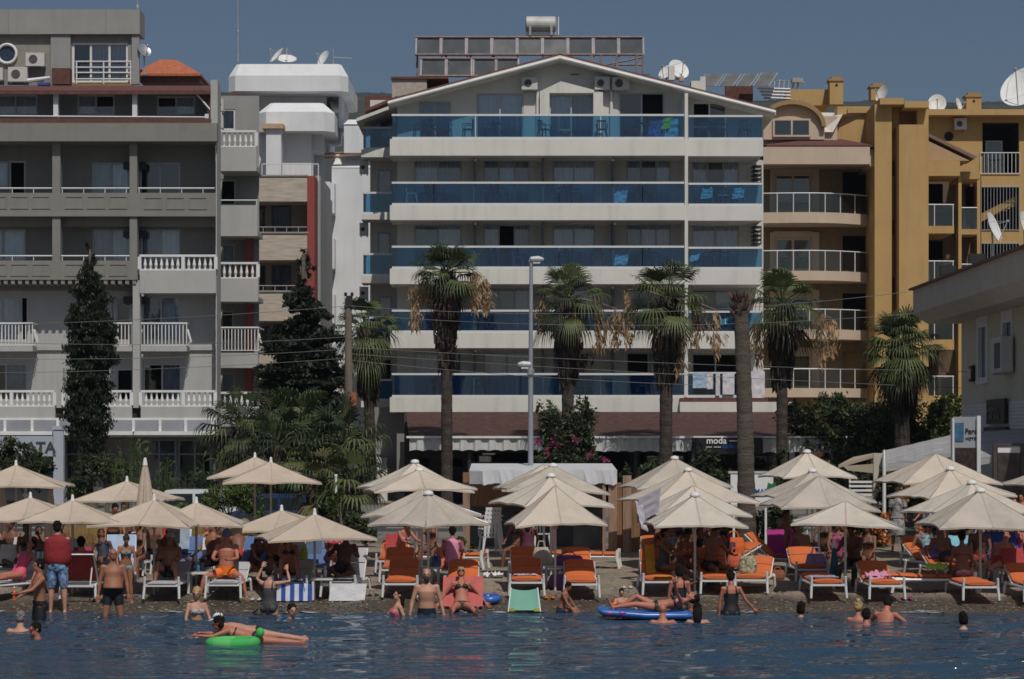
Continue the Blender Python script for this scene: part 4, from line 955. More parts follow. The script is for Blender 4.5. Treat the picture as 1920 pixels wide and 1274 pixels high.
b = MB(); pr = [(14.1, zc - .02), (14.1, zc + .05), (20, zc + 1.2), (20, zc - .02)]; b.prism([(x, y1 + .9, z) for x, z in pr], (0, y0 - .6 - y1 - .9, 0)); b.build('roof', mat('dusty_red_tiles', (.20, .11, .09), .85, .25, 5, .4, 18), GR)
b = MB()
for k in range(16): z = 4.55 - k * .11; b.box(xw - .06, xw - .02, y0 + .1, 74.6, z, z + .095)
b.build('slatted_front', M_white, GR)
t = thing('shop_sign', (xw - .3, 68.5, 3.9), 'pair of black sign plates with small lettering on the slatted white front', 'sign')
b = MB(); b.box(xw - .2, xw - .1, 67.6, 70.2, 3.95, 4.75); b.build('sign_board', mat('sign_black', ()), t)
b = MB(); b.box(xw - .2, xw - .1, 67.4, 70.6, 3.35, 3.85); b.build('sign_board', mat('sign_black', ()), t)
side = Matrix.Rotation(R(-90), 3, 'Z') @ Matrix.Rotation(R(90), 3, 'X')
letters('Faros', .8, (xw - .215, 70.1, 4.1), side, mat('sign_grey', (.16, .15, .14), .6), t)
letters('HOTEL', .5, (xw - .215, 70.4, 3.45), side, mat('sign_grey', ()), t)
t = thing('air_conditioner', (xw - .35, 67.9, Z(700, 68)), 'white air conditioner hanging beside the tall grey building window', 'air conditioner', 'outdoor air conditioning units')
b = MB(); b.box(xw - .45, xw - .1, 66.9, 68.4, Z(700, 68), Z(634, 68)); b.build('casing', M_acw, t)
b = MB(); b.box(xw - .46, xw - .451, 67.1, 67.9, Z(692, 68), Z(645, 68)); b.build('fan_grille', mat('dark_grille', ()), t)
b = MB(); [b.box(xw - .45, xw - .02, q, q + .05, Z(700, 68) - .06, Z(700, 68) - .002) for q in (67.1, 68.1)]; b.build_each('bracket', M_steel, t)
for y, lab in ((71.5, 'left'), (67, 'right')):
    t = thing('floodlight', (14.6, y, zc + .05), '%s black floodlight on the low grey building roof edge' % lab, 'floodlight', 'floodlights on the roof edge')
    b = MB(); b.box(14.35, 14.85, y - .14, y + .14, zc + .2, zc + .5); b.build('lamp_housing', M_black, t); b = MB(); b.tube([(14.6, y, zc + .03), (14.6, y, zc + .25)], .04, 6); b.build('bracket', M_black, t)
t = thing('wall_lantern', (X(1822, 73), 73, Z(715, 73)), 'black wall plate left of the first tall window', 'wall lamp')
b = MB(); b.box(xw - .12, xw - .01, 72.75, 73.25, Z(716, 73), Z(686, 73)); b.build('plate', M_black, t); b = MB(); b.box(xw - .15, xw - .122, 72.85, 73.15, Z(710, 73), Z(692, 73)); b.build('lamp_shade', M_steel, t)
# sloping white terrace awnings in front of it
for k, (pts, lab) in enumerate((((( 1655, 846, 64), (1800, 812, 64), (1800, 838, 59), (1655, 872, 59)), 'left white sloping terrace awning behind the umbrellas'), (((1800, 812, 63.8), (1990, 800, 63.8), (1990, 838, 58), (1800, 862, 58)), 'right white sloping terrace awning below the slatted front'))):
    t = thing('terrace_awning', (X(pts[3][0], 59), 59, gz(59)), lab, 'awning', 'white terrace awnings')
    b = MB(); P = [Vector((X(p, d), d, Z(q, d))) for p, q, d in pts]; n = 18
    for i in range(n + 1):
        u = i / n; zz = .012 * math.sin(u * 30); a, c = P[0].lerp(P[1], u), P[3].lerp(P[2], u); b.v += [(a.x, a.y, a.z + zz * .3), (c.x, c.y, c.z + zz), (c.x, c.y - .02, c.z + zz - .22)]
    for i in range(n): b.f += [[3*i, 3*i + 1, 3*i + 4, 3*i + 3], [3*i + 1, 3*i + 2, 3*i + 5, 3*i + 4]]; b.m += [0, 0]
    b.build('canopy', mat('weathered_awning', (.42, .42, .43), .8, .35, 2.0, stretch=(.4, 5, 5), trans=.15), t)
    f = MB()
    for u in (0.02, .98):
        a, c = P[0].lerp(P[1], u), P[3].lerp(P[2], u); f.tube([c, (c.x, c.y, gz(c.y))], .05, 6); f.tube([a, (a.x, a.y, gz(a.y))], .05, 6); f.tube([a, c], .03, 5)
    f.build('frame', M_white, t)
# sign boards in front
t = thing('menu_board', (X(1812, 57), 57, gz(57)), 'tall grey roadside board with blue picture, restaurant lettering and dark food photos', 'sign')
b = MB(); b.pbox(1788, 1839, 782, 930, 57, 57.12); b.build('sign_board', mat('board_grey', (.30, .32, .35), .5, .05), t)
b = MB(); b.pbox(1832, 1839, 780, 1040, 56.9, 57.14); b.pbox(1786, 1789, 784, 1040, 56.9, 57.14); b.build_each('post', M_alu, t)
b = MB(); b.pbox(1791, 1807, 793, 828, 56.98, 56.999); b.build('sign_picture', mat('sea_picture', (.04, .13, .25), .5, .5, 3), t)
b = MB(); b.pbox(1791, 1831, 840, 935, 56.98, 56.999); b.build('food_picture', mat('food_picture', (.035, .02, .02), .5, .9, 7), t)
letters('Faros', .19, (X(1809.5, 56.98), 56.985, Z(813, 57)), FACE_CAM, M_black, t, bold=.003)
letters('HOTEL', .105, (X(1810.5, 56.98), 56.985, Z(825, 57)), FACE_CAM, M_black, t)
t = thing('menu_board', (X(1890, 55.8), 55.8, gz(55.8)), 'dark framed menu stand at the right edge with blackboard panel', 'sign')
b = MB(); b.pbox(1863, 1869, 831, 1035, 55.8, 55.95); b.pbox(1914, 1921, 831, 1035, 55.8, 55.95); b.pbox(1869, 1914, 831, 836, 55.8, 55.95); b.build('frame', mat('bronze_frame', (.07, .055, .05), .5), t)
b = MB(); b.pbox(1871, 1913, 850, 940, 55.84, 55.9); b.build('menu_panel', mat('menu_panel', (.05, .035, .035), .5, .7, 5), t)
b = MB(); b.pbox(1871, 1913, 838, 849, 55.84, 55.9); b.build('header_panel', M_white, t)
# hills and far trees
def hill(name, px0, px1, base, prof, d, m):
    b = MB(); n = 400
    for i in range(n + 1):
        u = i / n; px = px0 + (px1 - px0) * u; h = Z(prof(u) + 6 * noise.noise(Vector((u * 14, 2, d * .01))), d + 130)
        b.v += [(X(px, d), d, -5), (X(px, d), d, h * .55), (X(px, d), d + 60, h * .9), (X(px, d), d + 130, h), (X(px, d), d + 330, h * .8)]
    for i in range(n):
        for j in range(4): a = i * 5 + j; b.f.append([a, a + 5, a + 6, a + 1]); b.m.append(0)
    return tag(b.build(name, m, smooth=True), kind='structure')
hill('hills', -200, 2200, 0, lambda u: 183 - 9 * math.sin(u * 5.5) - 5 * abs(noise.noise(Vector((u * 150, 3, 3)))), 700, mat('wooded_hill', (.032, .040, .032), .95, .5, .03, .6, .2))
# ================================================================== VEGETATION
def leafm(name, c, var=.35): return mat(name, c, .6, var, 1.2, trans=.25)
L_cyp = [leafm('cypress_leaf_dark', (.012, .019, .009)), leafm('cypress_leaf', (.024, .034, .015))]
L_con = [leafm('conifer_leaf_dark', (.013, .020, .011)), leafm('conifer_leaf', (.028, .037, .019))]
L_fan = [leafm('fan_leaf_dark', (.030, .046, .018)), leafm('fan_leaf', (.10, .128, .042)), leafm('fan_leaf_yellowing', (.15, .13, .05))]
L_bush = [leafm('bush_leaf_dark', (.028, .042, .018)), leafm('bush_leaf', (.065, .085, .030))]
L_fresh = [leafm('fresh_leaf_dark', (.05, .08, .022)), leafm('fresh_leaf', (.12, .17, .04))]
M_dead = leafm('dead_frond', (.30, .20, .11)); M_dead2 = leafm('dead_frond_brown', (.14, .09, .055))
M_tas = leafm('dry_seed_strand', (.38, .245, .13), .5)
M_bark = mat('grey_brown_bark', (.16, .13, .105), .95, .3, 3, .8, 14, stretch=(1, 1, 4))
M_bark2 = mat('dark_fibrous_bark', (.055, .042, .034), .95, .4, 4, .9, 12)
def leaf(b, p, s, up=.3, asp=2.2):
    a = Vector((rnd.gauss(0, 1), rnd.gauss(0, 1), rnd.gauss(0, 1) + up)).normalized(); c = a.orthogonal().normalized()
    c = (Matrix.Rotation(rnd.uniform(0, 6.28), 3, a) @ c) * s * .5 / asp; a = a * s * .5
    b.quad(p - a, p - a * .1 + c, p + a, p - a * .1 - c)
def clumps(b, blobs, n, size, up=.3, asp=2.2, shell=.55, two=True):
    vol = [r[0] * r[1] * r[2] for _, r in blobs]; tot = sum(vol)
    for (c, r), v in zip(blobs, vol):
        k = int(n * v / tot)
        sub = []
        for _ in range(max(3, k // 45)):
            q = Vector((rnd.gauss(0, 1), rnd.gauss(0, 1), rnd.gauss(0, 1))).normalized() * (rnd.random() ** (1 - shell))
            sub.append((q, rnd.uniform(.16, .34), 0 if rnd.random() < .5 else 1))
        for _ in range(k):
            q, w, mi = rnd.choice(sub); p = q + Vector((rnd.gauss(0, 1), rnd.gauss(0, 1), rnd.gauss(0, 1))) * w * .55
            b.mi = (mi if rnd.random() < .75 else 1 - mi) if two else 0
            leaf(b, Vector((c[0] + p.x * r[0], c[1] + p.y * r[1], c[2] + p.z * r[2])), size * rnd.uniform(.6, 1.35), up, asp)
    b.mi = 0
def tree(name, px, d, blobs, n, size, mats, label, cat, trunk_r=.2, up=.3, asp=2.2, top=None, group=None, base=None, limbs=6):
    """blobs: (px, py, rx px, ry px, depth offset m) in photo pixels at depth d"""
    z0 = gz(d) if base is None else base
    t = thing(name, (X(px, d), d, z0), label, cat, group)
    bl = [((X(p, d), d + dy, Z(q, d)), (S(rx, d), S(rx, d) * .8, S(ry, d))) for p, q, rx, ry, dy in bl_ok(blobs)]
    b = MB(); clumps(b, bl, n, size, up, asp); b.build('crown', mats, t)
    k = MB(); tz = max(c[2] for c, r in bl) if top is None else Z(top, d); bx = X(px, d)
    k.tube([(bx, d, z0 - .1), (bx + .03, d, z0 + (tz - z0) * .35), (bx - .02, d, z0 + (tz - z0) * .7), (bx, d, tz)], [trunk_r * 1.25, trunk_r, trunk_r * .6, trunk_r * .15], 8)
    for c, r in bl[:limbs]: k.tube([(bx, d, z0 + (c[2] - z0) * .55), ((bx + c[0]) / 2, (d + c[1]) / 2, c[2] - r[2] * .4), c], [trunk_r * .4, trunk_r * .25, trunk_r * .08], 6)
    k.build('trunk', M_bark, t)
    return t
def bl_ok(b): return [tuple(q) + (0,) * (5 - len(q)) for q in b]
def prof_blobs(px, prof, n, d, off=.55, ra=.45, rb=.7):
    """stack of blobs following a silhouette: prof = [(py, half width px)]"""
    out = []
    for i in range(n):
        u = (i + .5) / n; y = prof[0][0] + (prof[-1][0] - prof[0][0]) * u
        for (a, wa), (c, wc) in zip(prof, prof[1:]):
            if a <= y <= c: w = wa + (wc - wa) * (y - a) / (c - a); break
        k = max(1, int(w / 14))
        for _ in range(k + 1): out.append((px + rnd.uniform(-off, off) * w, y + rnd.uniform(-8, 8), max(6, w * rnd.uniform(ra, rb)), (prof[-1][0] - prof[0][0]) / n * rnd.uniform(.8, 1.2), rnd.uniform(-.5, .5) * S(w, d)))
    return out
tree('cypress_tree', 170, 80, prof_blobs(169, [(462, 6), (500, 23), (560, 41), (620, 52), (680, 51), (760, 46), (810, 47), (850, 29), (876, 8)], 20, 80, .30, .60, .78), 70000, .18, L_cyp, 'tall dark column cypress in front of the grey left hotel', 'tree', .24, 2.2, 3.4, 600)
tree('conifer_tree', 568, 86, prof_blobs(568, [(468, 5), (500, 22), (535, 20), (565, 50), (590, 46), (640, 66), (700, 78), (760, 84), (830, 80)], 26, 86, .5, .5, .75), 64000, .24, L_con, 'big dark ragged conifer between the grey hotel and the white hotel', 'tree', .25, .3, 2.6, 500)
def fan(b, base, dirv, plen, L, n, droop, mi=0, width=.055, half=105):
    dirv = (dirv + Vector((rnd.gauss(0, .12), rnd.gauss(0, .12), rnd.gauss(0, .12)))).normalized(); side = dirv.cross(Vector((0, 0, 1)))
    side = side.normalized() if side.length > .05 else Vector((1, 0, 0)); nrm = side.cross(dirv).normalized()
    tip = base + dirv * plen + Vector((0, 0, -droop * .12 * plen)); b.mi = mi
    b.tube([base, base + dirv * plen * .5 + Vector((0, 0, .03)), tip], [.025, .02, .015], 4)
    for i in range(n):
        a = R(-half + 2 * half * i / (n - 1)); v = (dirv * math.cos(a) + side * math.sin(a) + nrm * .12).normalized()
        ln = L * (.78 + .22 * math.cos(a)) * rnd.uniform(.88, 1.08); w = v.cross(nrm).normalized() * width
        p1 = tip + v * ln * .5; p2 = tip + v * ln * .8 + Vector((0, 0, -droop * ln * .18)); p3 = tip + v * ln * .95 + Vector((0, 0, -droop * ln * .5))
        b.quad(tip, p1 - w * 1.0, p1 + w * 1.0); b.quad(p1 - w, p2 - w * .6, p2 + w * .6, p1 + w); b.quad(p2 - w * .6, p3, p2 + w * .6)
def crown_fans(b, c, nf, plen, L, el0, el1, droop, nb=19, mis=(0, 1, 1), width=.033, squash=1.0):
    for i in range(nf):
        az = i * 2.39996 + rnd.uniform(-.2, .2); el = el0 + (el1 - el0) * (i + .5) / nf + rnd.uniform(-.12, .12)
        v = Vector((math.cos(az) * math.cos(el), math.sin(az) * math.cos(el), math.sin(el)))
        fan(b, c + v * .1, v, plen * rnd.uniform(.65, 1.35), L * rnd.uniform(.75, 1.2), nb, droop * rnd.uniform(.7, 1.5) * (1.2 - .6 * max(0, math.sin(el))), rnd.choice(mis), width * rnd.uniform(.8, 1.2), rnd.uniform(58, 98))
    b.mi = 0
def tassel(b, c, out_, length, w, n=60):
    b.tube([c, c + out_ * .55 + Vector((0, 0, .12)), c + out_], [.03, .025, .015], 5); p0 = c + out_
    for _ in range(n):
        u = rnd.random(); s = p0 + Vector((rnd.gauss(0, w * (.25 + .4 * math.sin(u * 3.1))), rnd.gauss(0, w * .4), -u * length * .8)); l = length * rnd.uniform(.08, .26); q = Vector((rnd.gauss(0, .11), rnd.gauss(0, .08), -l))
        k = Vector((rnd.uniform(.015, .045), rnd.uniform(-.02, .02), rnd.uniform(-.01, .02))); b.quad(s - k * .4, s + q * .5 - k, s + q, s + q * .5 + k)
def trunk(b, x, y, z0, z1, prof, lean=0.0, n=14, flakes=0, fl=(0, 1)):
    N = 40; pts = []; rr = []
    for i in range(N + 1):
        u = i / N
        for (a, ra), (c, rc) in zip(prof, prof[1:]):
            if a <= u <= c: r = ra + (rc - ra) * (u - a) / (c - a); break
        pts.append((x + lean * (u * u), y, z0 + (z1 - z0) * u)); rr.append(r * (1 + .05 * (i % 2) + rnd.uniform(-.03, .03)))
    b.tube(pts, rr, n)
    for _ in range(flakes):
        u = rnd.uniform(*fl); a = rnd.uniform(0, 6.28); i = int(u * N); p = Vector(pts[i]); o = Vector((math.cos(a), math.sin(a), 0)); r = rr[i]; t = Vector((-o.y, o.x, 0)) * rnd.uniform(.04, .09)
        h = rnd.uniform(.15, .4); k = rnd.uniform(.05, .22); b.quad(p + o * r * .9 - t, p + o * r * .9 + t, p + o * (r + k) + t * .4 + Vector((0, 0, h * rnd.choice((1, 1, -1)))), p + o * (r + k) - t * .4 + Vector((0, 0, h)))
PALM_G = 'fan palms along the promenade'
def fan_palm(px, d, cy, base_px, label, nf=34, L=.85, plen=.65, skirt=.3, tw=.25, tassels=(), elr=(1.35, -.75), deads=8, gap=0, name='palm_tree', droop=1.0):
    z0, zc = gz(d), Z(cy, d); x0, xc = X(base_px, d), X(px, d)
    t = thing(name, (x0, d, z0), label, 'palm tree', PALM_G)
    b = MB(); trunk(b, x0, d, z0 - .1, zc, [(0, tw * 1.1), (.08, tw * .86), (.60, tw * .8), (.70, tw * 1.2), (.86, tw * 1.45), (.95, tw * 1.15), (1, tw * .7)], xc - x0, flakes=520, fl=(.60, .985)); b.build('trunk', [M_bark2 if skirt > .2 else M_bark], t)
    c = Vector((xc, d, zc)); b = MB(); crown_fans(b, c, nf, plen, L, elr[0], elr[1], droop); b.build('crown', L_fan, t)
    if deads:
        b = MB()
        for i in range(deads):
            az = i * 2.4 + .5; el = rnd.uniform(-1.25, -.7); v = Vector((math.cos(az) * math.cos(el), math.sin(az) * math.cos(el), math.sin(el))); fan(b, c - Vector((0, 0, .15)), v, plen * .9, L * .8, 11, 1.6, 0, .05)
        b.build('dead_fronds', [M_dead2], t)
    for dx, dy, ln in tassels:
        b = MB(); tassel(b, c, Vector((S(dx, d), rnd.uniform(-.5, .1), S(-dy, d))), S(ln, d), .24, 120); b.build('seed_cluster', M_tas, t)
    return t
fan_palm(836, 84, 512, 838, 'fan palm left of the lamp post, two pale seed clusters at its sides', 25, .95, .62, .3, .26, [(-58, 20, 100), (56, -5, 90), (74, 8, 80), (-38, 5, 60)])
fan_palm(1066, 84, 560, 1064, 'fan palm just right of the lamp post, above the pink flowering shrub', 25, 1.0, .7, .3, .28, [(-50, 0, 70), (2, 0, 110), (60, 15, 100), (88, 20, 80)], (1.35, -.9))
fan_palm(1252, 83.5, 558, 1248, 'fan palm between the flowering shrub and the bare trunk, long seed clusters', 26, 1.12, .85, .3, .30, [(-76, -15, 120), (20, 40, 120), (52, 5, 100), (88, 25, 100)], (1.3, -.75))
fan_palm(1467, 83.5, 572, 1466, 'fan palm right of the bare trunk in front of the yellow building', 26, 1.05, .8, .3, .26, [(-48, 25, 100), (70, 15, 110), (92, 25, 80)], (1.35, -.8))
fan_palm(684, 89, 618, 696, 'fan palm behind the wooden utility pole with drooping brown fronds', 24, 1.0, .7, .3, .26, [(-40, 60, 60)], (1.3, -.9), 14)
fan_palm(1690, 82, 650, 1692, 'shaggy round-headed palm in front of the yellow right wing', 54, 1.0, .75, .3, .35, [], (1.4, -1.2), 30)
# bare trunk in the foreground
t = thing('dead_palm', (X(1400, 55), 55, gz(55)), 'dead headless palm trunk rising from the beach edge', 'palm trunk')
b = MB(); trunk(b, X(1400, 55), 55, gz(55) - .1, Z(556, 55), [(0, .30), (.05, .255), (.3, .215), (.8, .19), (.93, .18), (1, .215)], X(1388, 55) - X(1400, 55), 18)
b.build('trunk', mat('ringed_palm_bark', (.095, .078, .064), .95, .35, 3, .9, 10, stretch=(1, 1, 5)), t)
b = MB()
for i in range(46):
    a = rnd.uniform(0, 6.28); o = Vector((math.cos(a), math.sin(a), 0)); p = Vector((X(1388, 55), 55, Z(570, 55) + rnd.uniform(-.35, .2))); b.prism([p + o * .2 + Vector((-o.y, o.x, 0)) * .05, p + o * .2 - Vector((-o.y, o.x, 0)) * .05, p + o * .29 + Vector((0, 0, .17))], o * .03)
b.build('leaf_bases', mat('reddish_leaf_base', (.10, .055, .045), .9, .3), t)
# low clump palms and shrubs left of the white hotel
for px, py, d, nf, L, pl, mi, lab in ((452, 800, 70, 26, 1.1, .75, (0, 1), 'blue-green low fan palm at the end of the grey hotel balconies'), (560, 800, 71, 34, 1.15, .9, (0, 1), 'low fan palm below the dark conifer'), (640, 835, 69, 34, 1.1, .85, (0, 1), 'low spreading fan palm beside the white hotel pillar'), (520, 835, 68, 26, 1.0, .8, (0, 1), 'low fan palm right behind the twin-pole umbrellas'), (600, 905, 62, 26, .9, .6, (0, 1, 2), 'small yellowish fan palm behind the thin white pole'), (662, 905, 61, 22, .9, .6, (0, 1), 'small fan palm by the garden wall of the white hotel')):
    z0 = gz(d); t = thing('palm_tree', (X(px, d), d, z0), lab, 'palm tree', 'low fan palms in the garden'); c = Vector((X(px, d), d, Z(py, d)))
    b = MB(); trunk(b, c.x, d, z0 - .1, c.z, [(0, .24), (1, .2)], 0, flakes=120); b.build('trunk', M_bark2, t)
    b = MB(); crown_fans(b, c, nf + 4, pl * .95, L * .78, 1.4, -.7, 1.1, 13, mi, .032); b.build('crown', L_fan, t)
tree('shrub', 500, 74, [(440, 850, 40, 35), (500, 870, 60, 40), (560, 860, 60, 45), (620, 880, 60, 45), (670, 850, 25, 60)], 9000, .2, L_bush, 'dark shrub mass under the low fan palms', 'shrub', .1)
tree('shrub', 45, 70, [(20, 835, 30, 22), (60, 870, 40, 26), (20, 880, 50, 34), (75, 895, 25, 22), (-30, 860, 40, 40)], 8000, .15, L_bush, 'leafy shrub in front of the shop sign at the left edge', 'shrub', .1)
tree('shrub', 200, 76, [(180, 880, 40, 34), (230, 890, 30, 40), (150, 915, 30, 26)], 4500, .14, L_bush, 'small dark shrub at the foot of the cypress', 'shrub', .08)
tree('bougainvillea', 1060, 78, [(1030, 795, 26, 34), (1062, 815, 42, 45), (1090, 790, 30, 50), (1050, 860, 48, 30), (1100, 850, 22, 30), (1010, 770, 8, 16), (1128, 858, 16, 12)], 9500, .16, L_bush, 'pink flowering climber shrub beside the lamp post', 'shrub', .1)
bg = [o for o in COL.objects if o.name.startswith('bougainvillea')][0]
b = MB()
for px, py, s in ((1007, 828, 9), (1042, 830, 11), (1028, 850, 9), (1078, 825, 7), (1107, 853, 9), (1133, 862, 7)):
    for _ in range(20): leaf(b, Vector((X(px + rnd.gauss(0, s * .5), 77), 77 + rnd.uniform(-.3, .1), Z(py + rnd.gauss(0, s * .45), 77))), .13, 0, 1.3)
b.build('blossom', leafm('magenta_bract', (.30, .025, .13)), bg)
b = MB()
for px, py in ((1008, 756), (1028, 750), (1040, 762), (1098, 758), (1012, 790), (1120, 790)):
    for k in range(110): u = rnd.random(); leaf(b, Vector((X(1050 + (px - 1050) * u, 78), 78, Z(830 + (py - 830) * u ** .6, 78))) + Vector((rnd.gauss(0, .05), 0, rnd.gauss(0, .05))), .14)
b.build('long_shoots', L_fresh[1], bg)
tree('shrub', 1560, 86, [(1500, 780, 40, 34), (1560, 770, 46, 34), (1620, 795, 60, 44), (1545, 815, 50, 34), (1600, 840, 60, 30)], 12000, .19, L_bush, 'dark green bushy tree right of the restaurant roof', 'shrub', .12)
tree('shrub', 1690, 85, [(1680, 800, 60, 55), (1730, 830, 60, 35), (1640, 830, 40, 34), (1775, 775, 34, 36), (1775, 820, 40, 30)], 12000, .19, L_bush, 'broad dark bush under the shaggy palm', 'shrub', .12)
tree('shrub', 1780, 83, [(1770, 790, 30, 42), (1790, 760, 22, 24)], 3000, .17, L_fresh, 'lighter green creeper bush at the corner of the low grey building', 'shrub', .07)
tree('shrub', 1480, 73, [(1470, 880, 26, 30), (1550, 890, 40, 20), (1640, 890, 50, 16)], 4000, .16, L_bush, 'hedge seen under the restaurant awning at the right', 'shrub', .07)
tree('shrub', 1340, 72, [(1325, 880, 26, 34), (1350, 905, 30, 22), (1240, 890, 40, 26)], 4500, .16, L_bush, 'shrub under the black restaurant sign', 'shrub', .07)
tree('shrub', 1175, 57, [(1178, 900, 14, 22), (1185, 940, 20, 22), (1190, 985, 18, 28)], 3200, .12, L_bush, 'climbing shrub against the wooden fence by the hanging cloth', 'shrub', .05)
tree('shrub', 1455, 59, [(1420, 985, 16, 34), (1450, 975, 24, 28), (1480, 985, 24, 30), (1440, 1010, 18, 20)], 5200, .11, L_bush, 'shrub behind the beach right of the bare trunk', 'shrub', .05)
tree('shrub', 1340, 59, [(1320, 1000, 30, 18), (1360, 1000, 30, 24)], 2600, .11, L_fresh, 'yellow-green low shrub left of the bare trunk', 'shrub', .05)
tree('shrub', 1680, 60, [(1670, 930, 28, 26), (1720, 945, 26, 20), (1660, 970, 24, 20)], 4200, .12, L_bush, 'hedge shrub behind the standing woman in patterned clothes', 'shrub', .05)
t = tree('flowering_shrub', 1610, 58.5, [(1580, 985, 26, 26), (1630, 980, 34, 30), (1665, 985, 16, 26), (1610, 1015, 50, 20)], 4200, .12, L_bush, 'shrub covered in orange flowers behind the right umbrellas', 'shrub', .05)
b = MB()
for px, py, s in ((1575, 975, 12), (1592, 990, 14), (1622, 972, 15), (1640, 990, 16), (1662, 970, 10), (1660, 1010, 9), (1620, 1015, 14), (1690, 930, 9), (1600, 1030, 8)):
    for _ in range(46): leaf(b, Vector((X(px + rnd.gauss(0, s * .55), 57.9), 57.9 + rnd.uniform(-.2, .1), Z(py + rnd.gauss(0, s * .5), 57.9))), .11, 0, 1.3)
b.build('blossom', leafm('orange_petal', (.50, .17, .02)), t)
tree('shrub', 640, 58, [(620, 960, 26, 22), (660, 985, 36, 26), (690, 1000, 20, 20), (600, 985, 20, 20)], 5000, .12, L_bush, 'dark shrub behind the front left umbrella and reclining man', 'shrub', .05)
tree('shrub', 640, 57, [(625, 945, 10, 22), (636, 930, 8, 14)], 500, .18, L_fresh, 'bright green broad-leaved plant by the thin white pole', 'plant', .03)
tree('shrub', 880, 55.5, [(868, 1020, 10, 14), (880, 1030, 10, 10)], 420, .16, L_fresh, 'bright green plant at the foot of the wooden post', 'plant', .02)
tree('shrub', 20, 56, [(8, 990, 20, 26), (20, 1010, 14, 16)], 1700, .1, L_bush, 'green shrub at the left edge under the umbrellas', 'shrub', .04)
tree('shrub', 430, 60, [(405, 935, 24, 32), (450, 930, 36, 36), (480, 945, 20, 30), (420, 975, 20, 14), (365, 952, 26, 12), (330, 958, 24, 10)], 7200, .12, L_fresh, 'tall green hedge behind the left umbrellas by the white van', 'shrub', .05, 1.2, 3.5)
tree('shrub', 345, 72, [(330, 925, 40, 12), (400, 930, 30, 12)], 2200, .12, L_bush, 'low clipped hedge beyond the white van', 'shrub', .04)
def reeds(px, d, py, n, h, label, m=None):
    t = thing('reed_clump', (X(px, d), d, gz(d)), label, 'reeds', 'reed clumps in front of the shop front'); b = MB(); s = MB()
    for _ in range(n):
        x = X(px, d) + rnd.gauss(0, .16); y = d + rnd.gauss(0, .15); hh = (Z(py, d) - gz(d)) * rnd.uniform(.7, 1.0); l = rnd.gauss(0, .12)
        s.tube([(x, y, gz(d)), (x + l * .4, y, gz(d) + hh * .5), (x + l, y, gz(d) + hh)], [.018, .014, .006], 4)
        for k in range(16):
            u = rnd.uniform(.2, 1); p = Vector((x + l * u, y, gz(d) + hh * u)); v = Vector((rnd.gauss(0, 1), rnd.gauss(0, .6), .7)).normalized() * rnd.uniform(.25, .5); w = Vector((v.z, 0, -v.x)) * .06
            b.quad(p, p + v * .5 - w + Vector((0, 0, .02)), p + v + Vector((0, 0, -.12)), p + v * .5 + w)
    b.build('leaves', m or L_fresh, t); s.build('stems', L_fresh[1], t)
for px, py, n in ((222, 835, 5), (262, 818, 9), (308, 845, 6), (295, 885, 6), (352, 880, 4), (375, 855, 7), (395, 875, 6)):
    reeds(px, 72, py, n, 1, 'green reed clump before the dark shop glass, %s' % {222: 'leftmost one', 262: 'tallest one above the umbrella', 308: 'right of the tallest', 295: 'short bushy one by the closed umbrella', 352: 'thin one in the middle', 375: 'second from the right', 395: 'rightmost by the low palms'}[px])
g = MB()
for _ in range(9000):
    px = rnd.uniform(120, 560); d = rnd.uniform(56.5, 59); p = Vector((X(px, d), d, gz(d))); h = rnd.uniform(.25, .75); v = Vector((rnd.gauss(0, .12), rnd.gauss(0, .1), h)); w = Vector((.018, 0, 0)); g.quad(p - w, p + w, p + v)
tag(g.build('dry_grass', leafm('straw_grass', (.34, .22, .08))), 'strip of dry golden grass behind the left loungers', 'grass', kind='stuff')
# ================================================================== STREET FURNITURE
def pole_thing(): pass
d = 58.0
t = thing('street_lamp', (X(995, d), d, gz(d)), 'tall grey street lamp with a top lamp and a lower side lamp', 'street lamp')
b = MB(); b.tube([(X(995, d), d, gz(d)), (X(995, d), d, Z(700, d)), (X(995, d), d, Z(690, d)), (X(996, d), d, Z(486, d))], [.075, .068, .06, .048], 12); b.build('pole', mat('galvanised_pole', (.33, .35, .39), .45, .08, 2, metal=.3), t)
for px, py, s, y in ((1006, 488, 1, d), (984, 685, -1, d)):
    c = Vector((X(px, d), y, Z(py, d))); b = MB(); prof = [(-.19, .03), (-.15, .07), (.05, .085), (.17, .05), (.2, .02)]
    b.rings([(c + Vector((s * u, 0, .03 - abs(u) * .05)), Vector((0, 1, 0)), Vector((0, 0, 1)), r * 1.5, r) for u, r in prof], 12); b.tube([c + Vector((-s * .19, 0, 0)), (X(995, d), y, Z(py + 5, d))], .035, 6); o = b.build('lamp_head', mat('lamp_grey', (.55, .56, .56), .5), t)
    g = MB(); g.box(c.x - .1, c.x + .1, c.y - .08, c.y + .08, c.z - .1, c.z - .06); g.build('lens', mat('lamp_lens', (.6, .6, .56), .2), o)
b = MB(); b.tube([(X(995, d), d - .02, Z(703, d)), (X(995, d), d - .02, Z(692, d))], .1, 10); b.build('clamp', M_steel, t)
d = 76.0
t = thing('utility_pole', (X(654, d), d, gz(d)), 'weathered wooden utility pole with a dark cable head', 'utility pole')
b = MB(); b.tube([(X(655, d), d, gz(d)), (X(653, d), d, Z(560, d))], [.17, .12], 12); b.build('pole', mat('old_wood_pole', (.17, .14, .11), .9, .25, 3, .5, 20, stretch=(1, 1, .2)), t)
b = MB(); b.pbox(649, 660, 555, 575, d - .16, d + .16); b.pbox(645, 665, 572, 580, d - .1, d + .1)
for k in (-1, 1): b.lathe([(.03, 0), (.06, .05), (.05, .12), (.02, .15)], (X(654 + k * 6, d), d, Z(556, d)), 8)
b.build('cable_head', M_black, t)
